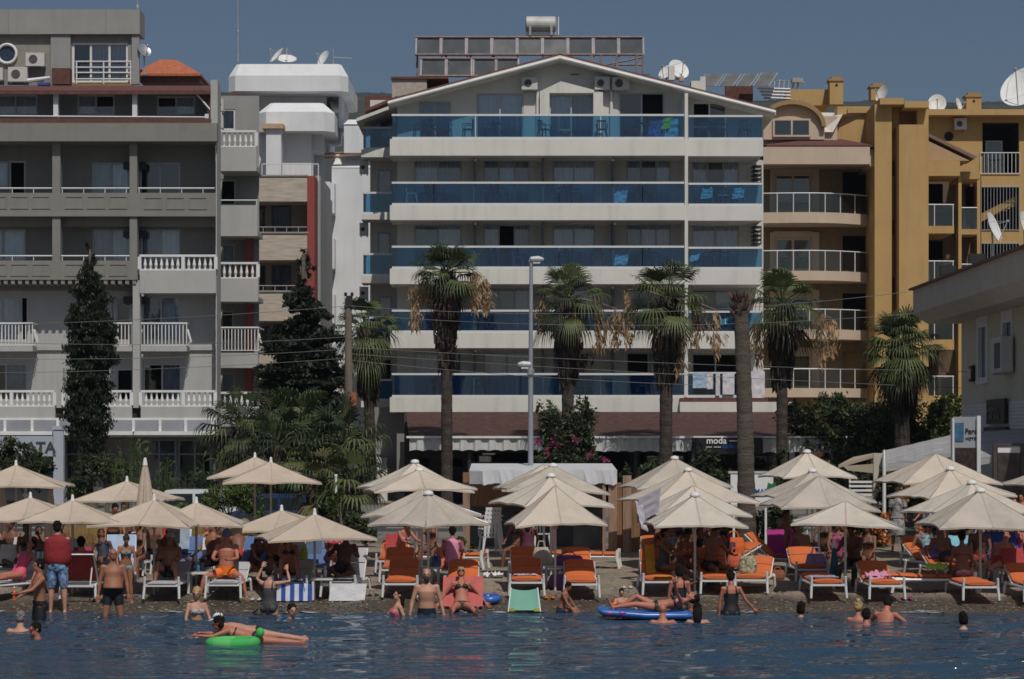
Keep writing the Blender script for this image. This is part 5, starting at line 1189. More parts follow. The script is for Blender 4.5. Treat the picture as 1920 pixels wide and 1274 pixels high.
b = MB(); b.pbox(658, 668, 736, 762, d - .3, d - .15); b.build('junction_box', mat('rust_orange_box', (.35, .11, .04), .8), t)
d = 60
for px, py, lab, cat_ in ((630, 893, 'bare thin white pole standing behind the front left umbrella', 'pole'),):
    t = thing('flag_pole', (X(px, d), d, gz(d)), lab, cat_); b = MB(); b.tube([(X(px, d), d, gz(d)), (X(px, d), d, Z(py, d))], [.04, .035], 8); b.build('pole', M_alu, t); b = MB(); b.lathe([(.042, -.02), (.042, .03), (.02, .05)], (X(px, d), d, Z(py, d)), 8); b.build('cap', M_white, t)
wires = [((-60, 610), (652, 574), 74, 6, 'highest cable, left of the utility pole'), ((-60, 640), (652, 632), 75, 10, 'second cable down, left of the utility pole'), ((-60, 672), (652, 655), 73, 8, 'third cable down, left of the utility pole'), ((-60, 700), (652, 672), 76, 6, 'lowest cable, left of the utility pole'),
         ((656, 574), (1700, 548), 72, 26, 'highest cable right of the utility pole, rising to the yellow building'), ((656, 590), (1990, 560), 78, 34, 'second cable right of the utility pole'), ((656, 652), (1990, 700), 74, 8, 'third cable right of the utility pole, dropping to the right'), ((656, 664), (1990, 735), 75, 6, 'fourth cable right of the utility pole'), ((656, 676), (1300, 722), 76, 6, 'lowest cable right of the utility pole')]
for (a, c, d, sag, lab) in wires:
    A, B = Vector((X(a[0], d), d, Z(a[1], d))), Vector((X(c[0], d), d, Z(c[1], d))); b = MB(); N = 24
    b.tube([A.lerp(B, i / N) - Vector((0, 0, S(sag, d) * 4 * (i / N) * (1 - i / N))) for i in range(N + 1)], .009, 5)
    tag(b.build('overhead_cable', mat('cable_grey', (.15, .15, .16), .6), org=A), 'thin overhead cable, ' + lab, 'cable', 'overhead cables')
# white van and blue car parked on the street, behind the umbrellas
def vehicle(px, d, w, h, L_, col, label, cat, name):
    x = X(px, d); t = thing(name, (x, d, gz(d)), label, cat); z = gz(d) + .02; mb = mat('car_paint_' + name, col, .25, .03, spec=.6)
    b = MB(); hw = w / 2; pr = [(-L_ / 2, .35), (-L_ / 2, .85 * h * .62), (-L_ * .36, h * .62), (-L_ * .24, h), (L_ * .44, h), (L_ / 2, h * .62), (L_ / 2, .35)]
    b.rings([(Vector((x, d + s * hw, z)), Vector((1, 0, 0)), Vector((0, 0, 1)), 0, 0) for s in ()], 3) if False else None
    b.prism([(x + q * 1.0, d - hw, z + r) for q, r in pr], (0, w, 0)); b.build('body', mb, t)
    for s in (-1, 1):
        g = MB(); y = d + s * (hw + .004)
        for q0, q1 in ((-L_ * .27, -.05), (.03, L_ * .22), (L_ * .26, L_ * .43)): g.prism([(x + q0, y, z + h * .64), (x + q1, y, z + h * .64), (x + q1, y, z + h * .92), (x + max(q0, -L_ * .22), y, z + h * .92)], (0, s * .01, 0))
        g.build_each('window', mat('car_glass', (.02, .03, .035), .08), t)
    for q in (-L_ * .31, L_ * .31):
        for s in (-1, 1): k = MB(); k.tube([(x + q, d + s * (hw - .18), z + .32), (x + q, d + s * (hw + .02), z + .32)], .32, 18); o = k.build('wheel', mat('tyre', (.025, .025, .025), .8), t); k = MB(); k.tube([(x + q, d + s * (hw - .02), z + .32), (x + q, d + s * (hw + .03), z + .32)], .18, 12); k.build('rim', M_steel, o)
    k = MB()
    for s in (-1, 1): k.box(x - L_ / 2 - .02, x - L_ / 2 + .02, d + s * hw * .7 - .12, d + s * hw * .7 + .12, z + .6, z + .75)
    k.build('headlight', M_alu, t)
    return t
vehicle(372, 65.6, 1.7, 1.32, 3.6, (.70, .71, .72), 'white van parked on the street behind the left hedge', 'van', 'parked_van')
vehicle(530, 65.0, 1.7, 1.2, 3.4, (.03, .05, .13), 'blue car parked behind the twin-pole umbrellas', 'car', 'parked_car')
# ---- beach bar hut with fabric roof
d = 56.0
HU = thing('beach_bar', (X(1018, d), d, gz(d)), 'beach bar hut with white fabric top, wooden posts and dark inside', 'hut')
M_wood = mat('fence_wood', (.24, .125, .06), .85, .3, 3, .3, 20, stretch=(6, 6, .6)); M_wood2 = mat('pale_plank_wood', (.30, .20, .14), .85, .25, 3, .3, 20, stretch=(6, 6, .6))
b = MB(); N = 40; px0, px1 = 880, 1157
for i in range(N + 1):
    px = px0 + (px1 - px0) * i / N; f = .03 * math.sin(i * 1.1) + .02 * math.sin(i * 2.7); b.v += [(X(px, d), d + 3, Z(880, d) + .12), (X(px, d), d, Z(882, d)), (X(px, d), d - .03 + f, Z(908, d) + f * .8)]
for i in range(N): b.f += [[3*i, 3*i + 1, 3*i + 4, 3*i + 3], [3*i + 1, 3*i + 2, 3*i + 5, 3*i + 4]]; b.m += [0, 0]
b.build('fabric_top', mat('white_tarp', (.66, .67, .70), .7, .08, 2, trans=.2), HU)
b = MB()
for px, w in ((868, 13), (1130, 6), (1141, 16), (1168, 16)): b.pbox(px, px + w, 892 if px != 1141 else 905, 1045, d + .02, d + .14)
b.build_each('post', M_wood2, HU)
b = MB(); b.pbox(884, 1130, 905, 950, d + 2.0, d + 2.05); b.pbox(1157, 1168, 905, 1040, d + .1, d + .14); b.pbox(1184, 1200, 900, 1040, d + .2, d + .26); b.build_each('plank_wall', M_wood, HU)
b = MB(); b.pbox(880, 1130, 935, 1046, d + 2.5, d + 2.56); b.pbox(1075, 1132, 985, 1045, d + 1.2, d + 1.26); b.build_each('back_wall', mat('grey_board', (.10, .105, .11), .8, .15), HU)
b = MB(); b.pbox(868, 880, 886, 905, d - .02, d + .018); b.build('post_cap', M_wood, HU)
b = MB(); b.pbox(880, 905, 884, 908, d - .08, d - .06); b.build('fabric_flap', mat('grey_tarp', (.33, .33, .34), .8), HU)
b = MB(); b.pbox(990, 998, 925, 1046, d + 1.5, d + 1.6); b.build('tent_pole', M_steel, HU)
# stacked white plastic chairs
def plastic_chair(x, y, z, m, label, group=None, rot=0, name='plastic_chair'):
    t = thing(name, (0, 0, 0), label, 'chair', group, local=True)
    b = MB(); b.box(-.22, .22, -.22, .2, .42, .45); b.build('seat', m, t)
    for sx in (-1, 1):
        for sy in (-1, 1): b = MB(); b.tube([(sx * .19, sy * .18, .42), (sx * .24, sy * .23, 0)], [.03, .025], 6); b.build('leg', m, t)
        b = MB(); b.tube([(sx * .23, -.2, .45), (sx * .24, -.2, .65), (sx * .24, .2, .66)], .022, 6); b.build('armrest', m, t)
    b = MB(); b.box(-.21, .21, .2, .225, .80, .88)
    for k in range(5): b.box(-.2 + k * .09, -.2 + k * .09 + .045, .205, .22, .45, .80)
    b.build('backrest', m, t)
    t.location = (x, y, z); t.rotation_euler = (0, 0, rot); return t
for k in range(4): plastic_chair(X(918 + k * 1.2, 55.3), 55.3 + k * .02, gz(55.3) + k * .11, M_alu, 'white plastic chair in the stack by the hut, %s' % ('at the bottom', 'second from bottom', 'third from bottom', 'topmost')[k], 'stacked plastic chairs', R(195))
plastic_chair(X(1012, 57), 57, gz(57), M_alu, 'white plastic chair alone inside the beach hut', None, R(20))
# board with MAR lettering right of the bare trunk
d = 58.2
t = thing('sign_board', (X(1405, d), d, gz(d)), 'white sign panel with blue letters partly hidden by the bare trunk', 'sign')
b = MB(); b.pbox(1370, 1450, 888, 946, d, d + .08); b.build('panel', M_white, t); b = MB(); b.pbox(1366, 1452, 884, 888, d - .02, d + .1); b.pbox(1370, 1450, 946, 950, d - .02, d + .1); b.build('frame', mat('pale_trim', (.5, .48, .45), .6), t)
letters('MAR', .19, (X(1414.5, d), d - .012, Z(926, d)), FACE_CAM, mat('sign_blue', ()), t, bold=.005)
b = MB(); b.prism([(X(p, d), d - .01, Z(q, d)) for p, q in ((1440, 905), (1446, 908), (1452, 905), (1456, 914), (1450, 925), (1447, 916), (1443, 925), (1438, 914))], (0, -.01, 0)); b.build('emblem', mat('sign_green', (.03, .16, .06), .5), t)
b = MB(); [b.pbox(x, x + 4, 950, 1038, d, d + .06) for x in (1374, 1434)]; b.build_each('leg', M_alu, t)
# slatted white fence and terrace frame behind right umbrellas
d = 61
t = thing('slatted_fence', (X(1615, d), d, gz(d)), 'white horizontal slat fence behind the right umbrellas', 'fence')
b = MB(); [b.pbox(1592, 1642, 902 + k * 8, 906 + k * 8, d, d + .03) for k in range(7)]; b.build('slats', M_white, t); b = MB(); b.pbox(1638, 1648, 850, 960, d - .1, d - .005); b.pbox(1592, 1595, 898, 1000, d + .032, d + .08); b.build_each('post', mat('cream_post', (.5, .46, .38), .7), t)
t = thing('terrace_canopy', (X(1620, 66), 66, gz(66)), 'beige terrace canopy and pale beam between the right umbrella groups', 'awning')
b = MB(); b.prism([(X(1572, 66), 66, Z(872, 66)), (X(1640, 66), 66, Z(852, 66)), (X(1640, 68), 68, Z(850, 66)), (X(1600, 68), 68, Z(858, 66))], (0, 0, -.1)); b.prism([(X(1580, 66), 65.9, Z(874, 66)), (X(1640, 66), 65.9, Z(870, 66)), (X(1640, 66), 65.9, Z(888, 66)), (X(1588, 66), 65.9, Z(882, 66))], (0, .02, 0)); b.build('canopy', mat('beige_canvas', (.50, .42, .32), .85, .06, trans=.2), t)
b = MB(); b.pbox(1645, 1692, 850, 872, 63, 63.1); b.pbox(1688, 1692, 872, 1000, 63, 63.1); b.pbox(1650, 1690, 872, 876, 63, 63.1); b.build('frame', mat('cream_post', ()), t)
# ================================================================== BEACH UMBRELLAS
M_can = mat('ecru_canvas', (.60, .525, .44), .9, .10, 1.1, .25, 9, grime=.16, trans=.12)
M_can2 = mat('sand_canvas', (.57, .47, .375), .9, .10, 1.1, .25, 9, grime=.16, trans=.12)
M_can3 = mat('faded_canvas', (.62, .56, .48), .9, .10, 1.0, .25, 9, grime=.2, trans=.12); M_can4 = mat('greyish_canvas', (.55, .495, .425), .9, .12, 1.2, .25, 9, grime=.2, trans=.2)
M_seam = mat('canvas_seam', (.40, .345, .28), .9, .1)
M_polew = mat('white_pole_paint', (.56, .56, .56), .45, .06)
M_pole_s = mat('sand_pole', (.50, .46, .42), .6, .06)
UG = 'beige beach umbrellas on the sand'
def umbrella(ax, ay, ry, w, d, rot, label, m=None, cap='cap', tilt=0.0, sag=.12):
    """square beach umbrella; apex pixel, near rim row, side length (m), depth, rotation about the pole"""
    m = m or M_can; x = X(ax, d); za = Z(ay, d); zr = Z(ry, d - w * .5); z0 = gz(d)
    t = thing('beach_umbrella', (x, d, z0), label, 'umbrella', UG); b = MB(); nu, nv = 8, 8; h = w / 2; dr = za - zr; sd = rnd.uniform(0, 50)
    for k in range(4):
        A = R(rot) + k * math.pi / 2; o = len(b.v)
        for i in range(nu + 1):
            u = i / nu
            for j in range(nv + 1):
                v = 2 * j / nv - 1; ed = 1 - .05 * (1 - v * v)
                lx, ly = h * u * v, -h * u * ed; zz = za - dr * ((1 + sag) * u - sag * u * u) - dr * .07 * u * u * abs(v) ** 3
                zz += (.035 * u * noise.noise(Vector((lx * 2.2 + sd, ly * 2.2, k))) + .016 * u * noise.noise(Vector((lx * 7 + sd, ly * 2.5, k)))) * math.cos(v * 1.5) - .03 * u * (1 - abs(v)) * math.sin(u * 3.1)
                px_, py_ = lx * math.cos(A) - ly * math.sin(A), lx * math.sin(A) + ly * math.cos(A); b.v.append((x + px_, d + py_, zz + px_ * tilt))
        for i in range(nu):
            for j in range(nv): q = o + i * (nv + 1) + j; b.f.append([q, q + nv + 1, q + nv + 2, q + 1]); b.m.append(0)
        e = o + nu * (nv + 1); q = len(b.v)
        for j in range(nv + 1): p = b.v[e + j]; b.v.append((p[0], p[1], p[2] - .035 - .006 * (j % 2)))
        for j in range(nv): b.f.append([e + j, q + j, q + j + 1, e + j + 1]); b.m.append(0)
        for v0 in (-1.0, 0.0):
            q = len(b.v); w_ = .016
            for i in range(nu + 1):
                j = 0 if v0 < 0 else nv // 2; p = Vector(b.v[o + i * (nv + 1) + j]); sd_ = Vector((math.cos(A), math.sin(A), 0)) if v0 == 0 else Vector((math.cos(A + math.pi / 4), math.sin(A + math.pi / 4), 0))
                b.v += [tuple(p - sd_ * w_ + Vector((0, 0, .006))), tuple(p + sd_ * w_ + Vector((0, 0, .006)))]
            for i in range(nu): b.f.append([q + 2*i, q + 2*i + 2, q + 2*i + 3, q + 2*i + 1]); b.m.append(1)
    c = b.build('canopy', [m, M_seam], t, smooth=False)
    r = MB()
    for k in range(4):
        A = R(rot) + k * math.pi / 2 + math.pi / 4; q = Vector((x + h * 1.38 * math.cos(A), d + h * 1.38 * math.sin(A), zr - dr * .05 + .02)); q.z += (q.x - x) * tilt
        mid = Vector((x, d, za)).lerp(q, .5) - Vector((0, 0, .06)); r.tube([(x, d, za - .05), mid, q], .012, 5); r.tube([(x, d, za - dr * 1.15), mid], .01, 4)
    r.build('ribs', M_steel, t)
    p = MB(); p.tube([(x, d, z0 - .1), (x, d, za)], .026, 8); p.build('pole', M_pole_s if m is M_can2 else M_polew, t)
    if cap == 'cap': p = MB(); p.lathe([(.0, .05), (.09, .03), (.11, -.02), (.10, -.05)], (x, d, za + .01), 12); p.build('top_cap', M_white, t)
    elif cap == 'pin': p = MB(); p.lathe([(.05, -.04), (.035, .03), (.028, .10), (0, .12)], (x, d, za), 10); p.build('finial', M_white, t)
    hb = MB(); hb.lathe([(.05, 0), (.06, .06), (.03, .1)], (x, d, za - dr * 1.2), 10); hb.build('runner_hub', mat('yellowed_plastic', (.5, .33, .15), .6), t)
    return t
def closed_umbrella(px, ay, by, wpx, d, label, m=None):
    m = m or M_can2; x = X(px, d); t = thing('closed_umbrella', (x, d, gz(d)), label, 'umbrella', 'closed beach umbrellas'); b = MB(); n = 40; o = len(b.v); za, zb = Z(ay, d), Z(by, d); w = S(wpx, d) / 2; L = 12
    for i in range(L + 1):
        u = i / L; r0 = w * (.14 + .86 * u ** .8) * (1 - .12 * max(0, u - .85) / .15)
        for k in range(n): a = 2 * math.pi * k / n; r = r0 * (1 + .22 * math.sin(k * math.pi * 2 * 8 / n + u) + .05 * math.sin(3 * a)); b.v.append((x + r * math.cos(a), d + r * math.sin(a), za + (zb - za) * u + .04 * math.sin(a * 4) * u))
    for i in range(L):
        for k in range(n): b.f.append([o + i*n + k, o + (i+1)*n + k, o + (i+1)*n + (k+1) % n, o + i*n + (k+1) % n]); b.m.append(0)
    b.build('canopy', m, t, smooth=True); p = MB(); p.tube([(x, d, gz(d) - .1), (x, d, za)], .026, 8); p.build('pole', M_pole_s, t)
    p = MB(); p.lathe([(.06, -.06), (.045, .03), (.03, .1), (0, .12)], (x, d, za), 10); p.build('finial', M_white, t); return t
C2 = M_can2
for a in [(30, 872, 912, 2.51, 50.3, 6, 'left edge umbrella of the back row, above a closed one', C2, 'pin'),
          (57, 933, 976, 2.5, 45.5, 5, 'umbrella at the left edge of the front row, left of the red-shirted man', C2, 'pin'),
          (136, 938, 978, 2.05, 44, 8, 'umbrella right above the man in the red top', C2, 'pin'),
          (238, 902, 939, 2.22, 50.3, -6, 'back umbrella left of the tall closed umbrella', C2, 'pin'),
          (289, 937, 985, 2.15, 44, -8, 'front umbrella right below the tall closed umbrella', C2, 'pin'),
          (368, 942, 984, 2.05, 44.6, 5, 'front umbrella in front of the tall green hedge', C2, 'pin'),
          (478, 857, 892, 2.29, 54.7, 4, 'rear one of the twin-pole umbrellas before the low palms, left', C2, 'pin'),
          (508, 866, 904, 2.39, 52.7, 8, 'front one of the twin-pole umbrellas before the low palms, right', C2, 'pin'),
          (528, 957, 996, 2.25, 45.4, -4, 'half hidden umbrella behind the rightmost one of the left group', C2, 'pin'),
          (590, 964, 1011, 2.2, 43.6, 14, 'rightmost umbrella of the left group, above the striped towel', C2, 'pin'),
          (778, 866, 917, 2.39, 54.2, 20, 'rearmost umbrella of the group left of the hut, dark left side', None, 'cap'),
          (786, 881, 918, 2.42, 50.8, 10, 'second umbrella from the back in the group left of the hut', None, 'cap'),
          (791, 918, 968, 1.91, 47.2, 48, 'umbrella just behind the low-hanging front one left of the hut', None, None),
          (803, 925, 984, 1.78, 44.2, 45, 'low front umbrella with a drooping corner above the orange loungers', None, 'cap'),
          (1020, 871, 917, 2.39, 54.2, 6, 'rearmost umbrella in front of the white fabric hut', None, None),
          (1037, 873, 920, 2.42, 50.9, 5, 'second umbrella from the back before the hut', None, 'cap'),
          (1033, 892, 946, 2.15, 47.6, 22, 'third umbrella from the back before the hut, corner to the left', None, 'cap'),
          (1041, 911, 982, 1.91, 44.6, 7, 'frontmost umbrella before the hut, flat front edge', None, None),
          (1265, 859, 912, 2.44, 54.2, 8, 'rearmost umbrella below the restaurant, tan left side', None, 'cap'),
          (1290, 881, 940, 2.71, 50.7, 14, 'wide second umbrella just left of the bare trunk', None, 'cap'),
          (1300, 911, 965, 2.11, 47.4, 10, 'third umbrella, half hidden by the front one left of the bare trunk', None, None),
          (1303, 928, 985, 1.94, 44.4, 3, 'frontmost umbrella left of the bare trunk', None, 'cap'),
          (1513, 847, 893, 1.99, 55.2, 12, 'rearmost umbrella right of the bare trunk', None, 'cap'),
          (1523, 883, 935, 2.44, 52.1, 10, 'second umbrella from the back right of the bare trunk', None, 'cap'),
          (1535, 893, 952, 2.27, 48.7, 6, 'third umbrella from the back right of the bare trunk', None, None),
          (1585, 940, 985, 2.25, 44.6, -8, 'front umbrella right of the bare trunk, before the orange flowers', None, None),
          (1755, 851, 904, 2.54, 53.7, 8, 'rearmost umbrella of the right group, below the tall grey board', None, None),
          (1782, 879, 930, 2.27, 50.5, 16, 'second umbrella of the right group', None, 'cap'),
          (1822, 905, 962, 2.25, 47.4, 24, 'third umbrella of the right group with dark left side', None, 'cap'),
          (1838, 920, 989, 2.25, 44.4, 2, 'frontmost umbrella of the right group', None, 'cap'),
          (1985, 868, 912, 2.29, 52.7, 10, 'umbrella only just entering at the right edge', None, None)]:
    umbrella(a[0], a[1], a[2], a[3], a[4], a[5], a[6], a[7] or (M_can if a[0] % 3 == 0 else M_can3 if a[0] % 3 == 1 else M_can4), a[8], rnd.uniform(-.035, .035), rnd.uniform(.05, .3))
closed_umbrella(272, 868, 985, 36, 48, 'tall closed umbrella standing between the left umbrellas')
closed_umbrella(95, 912, 1050, 28, 50.5, 'closed umbrella left of the man in the red top')
closed_umbrella(2, 905, 1010, 30, 50, 'closed umbrella cut by the left picture edge')
closed_umbrella(1564, 1022, 1078, 17, 45.2, 'small teal closed umbrella leaning by the front right pole', mat('teal_cloth', (.02, .12, .19), .8, .1))
# ================================================================== SUN LOUNGERS
M_ora = mat('orange_cushion', (.56, .13, .035), .85, .08, 3, .2, 30)
M_wpl = mat('white_plastic', (.66, .66, .65), .45, .05)
M_gcu = mat('pale_grey_sling', (.42, .42, .45), .85, .06); M_bcu = mat('blue_sling', (.09, .16, .34), .85, .08); M_lb = mat('light_blue_sling', (.34, .44, .62), .85, .06)
PROTO = {}
LG = 'sun loungers on the beach'
def lounger(px, d, kind, label, rot=0, z=None):
    loc = (X(px, d), d, gz(d) if z is None else z)
    if kind in PROTO: o = copy_tree(PROTO[kind], loc, R(rot), label); return o
    cm, ang, pad = {'o25': (M_ora, 24, 1), 'o0': (M_ora, 3, 1), 'o40': (M_ora, 42, 1), 'w25': (M_gcu, 26, 0), 'w50': (M_gcu, 52, 0), 'b55': (M_bcu, 55, 0), 'lb55': (M_lb, 58, 0), 'w0': (M_gcu, 2, 0)}[kind]
    t = thing('sun_lounger', (0, 0, 0), label, 'sun lounger', LG, local=True); hw = .31; a = R(ang)
    f = MB()
    for s in (-1, 1): f.tube([(s * hw, -.95, .27), (s * hw, .9, .27)], (.022, .035), 6)
    for y in (-.93, -.3, .25, .88): f.box(-hw, hw, y - .025, y + .025, .245, .285)
    if not pad:
        for k in range(9): f.box(-hw + .02, hw - .02, -.88 + k * .12, -.80 + k * .12, .286, .30)
    f.build('frame', M_wpl, t)
    for s in (-1, 1):
        for y, lean in ((-.92, -.06), (.72, .06)):
            l = MB(); top = .44 if y < 0 else .27; l.tube([(s * (hw + .03), y - .02, top), (s * (hw + .035), y, .25), (s * (hw + .05), y + lean, 0)], [(.025, .04), (.03, .045), (.025, .035)], 8); l.build('leg', M_wpl, t)
    c = MB(); th = .075 if pad else .02; z0 = .30
    n = 3
    for k in range(n):
        ya, yb = -.97 + k * 1.17 / n, -.97 + (k + 1) * 1.17 / n
        c.rings([(Vector((0, ya + .012, z0 + th / 2)), Vector((1, 0, 0)), Vector((0, 0, 1)), hw * .96, th * .42), (Vector((0, ya + .05, z0 + th / 2)), Vector((1, 0, 0)), Vector((0, 0, 1)), hw * 1.0, th * .62), (Vector((0, yb - .05, z0 + th / 2)), Vector((1, 0, 0)), Vector((0, 0, 1)), hw * 1.0, th * .62), (Vector((0, yb - .012, z0 + th / 2)), Vector((1, 0, 0)), Vector((0, 0, 1)), hw * .96, th * .42)], 16) if pad else c.box(-hw * .93, hw * .93, ya, yb, z0, z0 + th)
    c.build('seat_cushion' if pad else 'seat', cm, t)
    c = MB(); dv = Vector((0, math.cos(a), math.sin(a))); nv = Vector((0, -math.sin(a), math.cos(a))); o = Vector((0, .22, z0 + th / 2)); L = .78; n = 2
    for k in range(n):
        p, q = L * k / n, L * (k + 1) / n
        c.rings([(o + dv * (p + .012), Vector((1, 0, 0)), nv, hw * .96, th * .42), (o + dv * (p + .05), Vector((1, 0, 0)), nv, hw, th * .62), (o + dv * (q - .05), Vector((1, 0, 0)), nv, hw, th * .62), (o + dv * (q - .012), Vector((1, 0, 0)), nv, hw * .96, th * .42)], 16)
    c.build('back_cushion' if pad else 'backrest', cm, t)
    s = MB(); s.tube([(-hw, .22, .27), o + dv * L - nv * .05 + Vector((-hw, 0, 0)), o + dv * L - nv * .05 + Vector((hw, 0, 0)), (hw, .22, .27)], .02, 6)
    if ang > 8:
        for q in (-1, 1): s.tube([(q * hw * .8, .75, .27), o + dv * L * .6 - nv * .06 + Vector((q * hw * .8, 0, 0))], .014, 5)
    s.build('back_support', M_wpl, t)
    t.location = loc; t.rotation_euler = (0, 0, R(rot)); PROTO[kind] = t; return t
for a in [(755, 44.05, 'o25', 'front orange lounger behind the bearded man, empty'), (747, 46.8, 'o25', 'orange lounger right behind the front one left of the drooping umbrella'), (738, 49.5, 'o25', 'rear orange lounger with the pink-skinned woman'),
          (868, 44.0, 'o25', 'front orange lounger above the woman on the red towel'), (842, 46.8, 'o25', 'orange lounger with the woman in pink seen from behind'), (835, 50.2, 'o0', 'flat rear orange lounger with the blue patterned towel', 80),
          (987, 44.3, 'o25', 'orange lounger behind the mint green chair'), (984, 47.0, 'o25', 'orange lounger second behind the mint green chair'), (1088, 44.0, 'o25', 'front orange lounger beside the boy, empty'), (1082, 46.8, 'o25', 'orange lounger second behind the boy, back raised'), (1085, 50.4, 'o0', 'flat orange lounger turned sideways before the hut', 84),
          (1232, 44.4, 'o40', 'orange lounger with yellow towel and the seated woman left of the bare trunk'), (1232, 48.0, 'o40', 'rear orange lounger at the left below the trunk umbrellas'), (1338, 44.6, 'o40', 'orange lounger under the man left of the bare trunk'), (1415, 44.7, 'o25', 'orange lounger with the flowery bag on it', -12), (1352, 49.0, 'o25', 'rear orange lounger just left of the bare trunk', -60),
          (1512, 46.9, 'o25', 'orange lounger behind the one with the grey towel'), (1541, 43.9, 'o0', 'front orange lounger with grey towel'), (1648, 43.75, 'o25', 'front orange lounger with the purple towel'), (1468, 49.6, 'o40', 'rear orange lounger of the woman in magenta', 70),
          (1738, 51.0, 'o25', 'rearmost orange lounger of the right group', 12), (1750, 48.5, 'o25', 'second orange lounger from the back at the right', 14), (1775, 46.8, 'o25', 'orange lounger covered by a lilac towel', 8), (1738, 44.4, 'o0', 'orange lounger seen from the side at the right', 88), (1820, 43.55, 'o0', 'front orange lounger with the woman seen from behind'), (1932, 43.4, 'o25', 'orange lounger cut by the right edge'), (1842, 49.0, 'o25', 'rear orange lounger behind the right front pole'), (1890, 46.6, 'o40', 'orange lounger with the royal blue towel'), (1892, 51.5, 'o0', 'rear flat orange lounger near the right edge', 80),
          (20, 43.6, 'w25', 'white lounger at the left edge with the woman in pink', -30), (160, 43.7, 'w50', 'white lounger turned away with red towel on its back', 180), (317, 43.8, 'w25', 'grey-white lounger with the reading person, knees up'), (430, 43.9, 'w25', 'grey-white lounger with the man in orange shorts'), (552, 44.0, 'w25', 'white lounger under the blue striped towel'), (650, 44.1, 'w50', 'white lounger under the white towel with the reclining man', -6),
          (362, 46.4, 'b55', 'blue lounger with raised back behind the reading person'), (474, 46.4, 'b55', 'blue lounger with raised back behind the man in orange shorts', -6), (226, 46.8, 'lb55', 'light blue lounger behind the woman in bikini', 8), (258, 48.6, 'w50', 'grey lounger in the second row left', -4), (592, 47.2, 'b55', 'blue lounger under the rightmost left umbrella', 4), (40, 46.6, 'w50', 'white lounger of the second row near the left edge'), (325, 49, 'lb55', 'light blue lounger hung with clothes behind the capped man'), (100, 46.0, 'w50', 'white lounger behind the man in the red top', -20), (545, 46.0, 'w50', 'pale lounger behind the seated man with knees up', 6)]:
    lounger(*a[:4], *(a[4:5]))
# ================================================================== CLOTH, BAGS, TABLES, FLOATS
def cloth(c, u, v, nu, nv, m, label, cat='towel', name='beach_towel', drop=0.0, wav=.02, group=None, hang=None):
    """draped sheet: centre c, half vectors u and v; edges fall by drop"""
    c, u, v = Vector(c), Vector(u), Vector(v); b = MB(); nrm = u.cross(v).normalized(); nrm = -nrm if nrm.z < 0 else nrm; sd = rnd.uniform(0, 99)
    for s in (0, -.012):
        o = len(b.v)
        for i in range(nu + 1):
            for j in range(nv + 1):
                a, e = 2 * i / nu - 1, 2 * j / nv - 1; k = max(0, abs(a) - .72) / .28
                p = c + u * (a if k == 0 else math.copysign(.72 + .1 * k, a)) + v * e + nrm * (wav * noise.noise(Vector((i * .6 + sd, j * .6, 1))) + s) - Vector((0, 0, drop * k ** 1.3 if drop else 0))
                if not drop: p = c + u * a + v * e + nrm * (wav * noise.noise(Vector((i * .5 + sd, j * .5, 1))) + s)
                b.v.append(tuple(p))
        for i in range(nu):
            for j in range(nv): q = o + i * (nv + 1) + j; b.f.append([q, q + 1, q + nv + 2, q + nv + 1] if s == 0 else [q, q + nv + 1, q + nv + 2, q + 1]); b.m.append(0)
    ob = b.build(name, m, org=c, smooth=True)
    return tag(ob, label, cat, group)
def seat_towel(px, d, dy, w, l, m, label, zz=.40, drop=.18): return cloth((X(px, d), d + dy, gz(d) + zz), (w / 2 / .82, 0, 0), (0, l / 2, 0), 14, 10, m, label, drop=drop)
def back_towel(px, d, ang, w, l, m, label, up=.5, off=.07, face=1):
    a = R(ang); dv = Vector((0, math.cos(a) * face, math.sin(a))); o = Vector((X(px, d), d + .22 * face, gz(d) + .36)) + dv * up + Vector((0, -math.sin(a) * face, math.cos(a))) * off
    return cloth(o, (w / 2, 0, 0), dv * (l / 2), 10, 12, m, label)
T_red = mat('red_towel', (.36, .045, .045), .9, .1); T_pink = mat('coral_towel', (.48, .11, .10), .9, .12, 6); T_white = mat('white_towel', (.68, .68, .70), .9, .05, 4, .3, 40)
T_grey = mat('lilac_grey_towel', (.27, .27, .38), .9, .06); T_pur = mat('purple_towel', (.16, .06, .22), .9, .25, 8); T_lil = mat('lilac_towel', (.24, .15, .33), .9, .08); T_blue = mat('royal_blue_towel', (.02, .05, .28), .9, .1); T_mag = mat('magenta_towel', (.32, .02, .17), .9, .1); T_yel = mat('yellow_towel', (.62, .28, .02), .9, .15); T_lime = mat('lime_towel', (.36, .55, .06), .9, .1); T_aqua = mat('aqua_towel', (.2, .5, .6), .9, .2, 5)
T_strp = stripes('blue_striped_towel', [(.62, .66, .72), (.03, .08, .36)], 5.6); T_bst = stripes('aqua_striped_cloth', [(.55, .62, .66), (.05, .30, .45), (.6, .68, .66), (.1, .42, .55)], 5.0); T_pat = mat('blue_patterned_towel', (.10, .13, .36), .9, .8, 7)
seat_towel(552, 44.0, -.75, .62, .55, T_strp, 'blue and white striped towel hanging over the lounger end', .36, .2)
cloth((X(552, 43.0), 43.0, gz(43) + .2), (.36, 0, 0), (0, .02, .17), 10, 6, T_strp, 'front hem of the blue and white striped towel')
seat_towel(650, 44.1, -.35, .60, 1.2, T_white, 'white towel on the lounger of the reclining man', .37, .22)
cloth((X(652, 43.05), 43.05, gz(43) + .2), (.36, .03, 0), (.02, .03, .17), 10, 6, T_white, 'white towel end falling over the lounger foot')
back_towel(160, 43.7, 52, .62, .78, T_red, 'dark red towel over the back of the turned lounger', .42, -.05, -1)
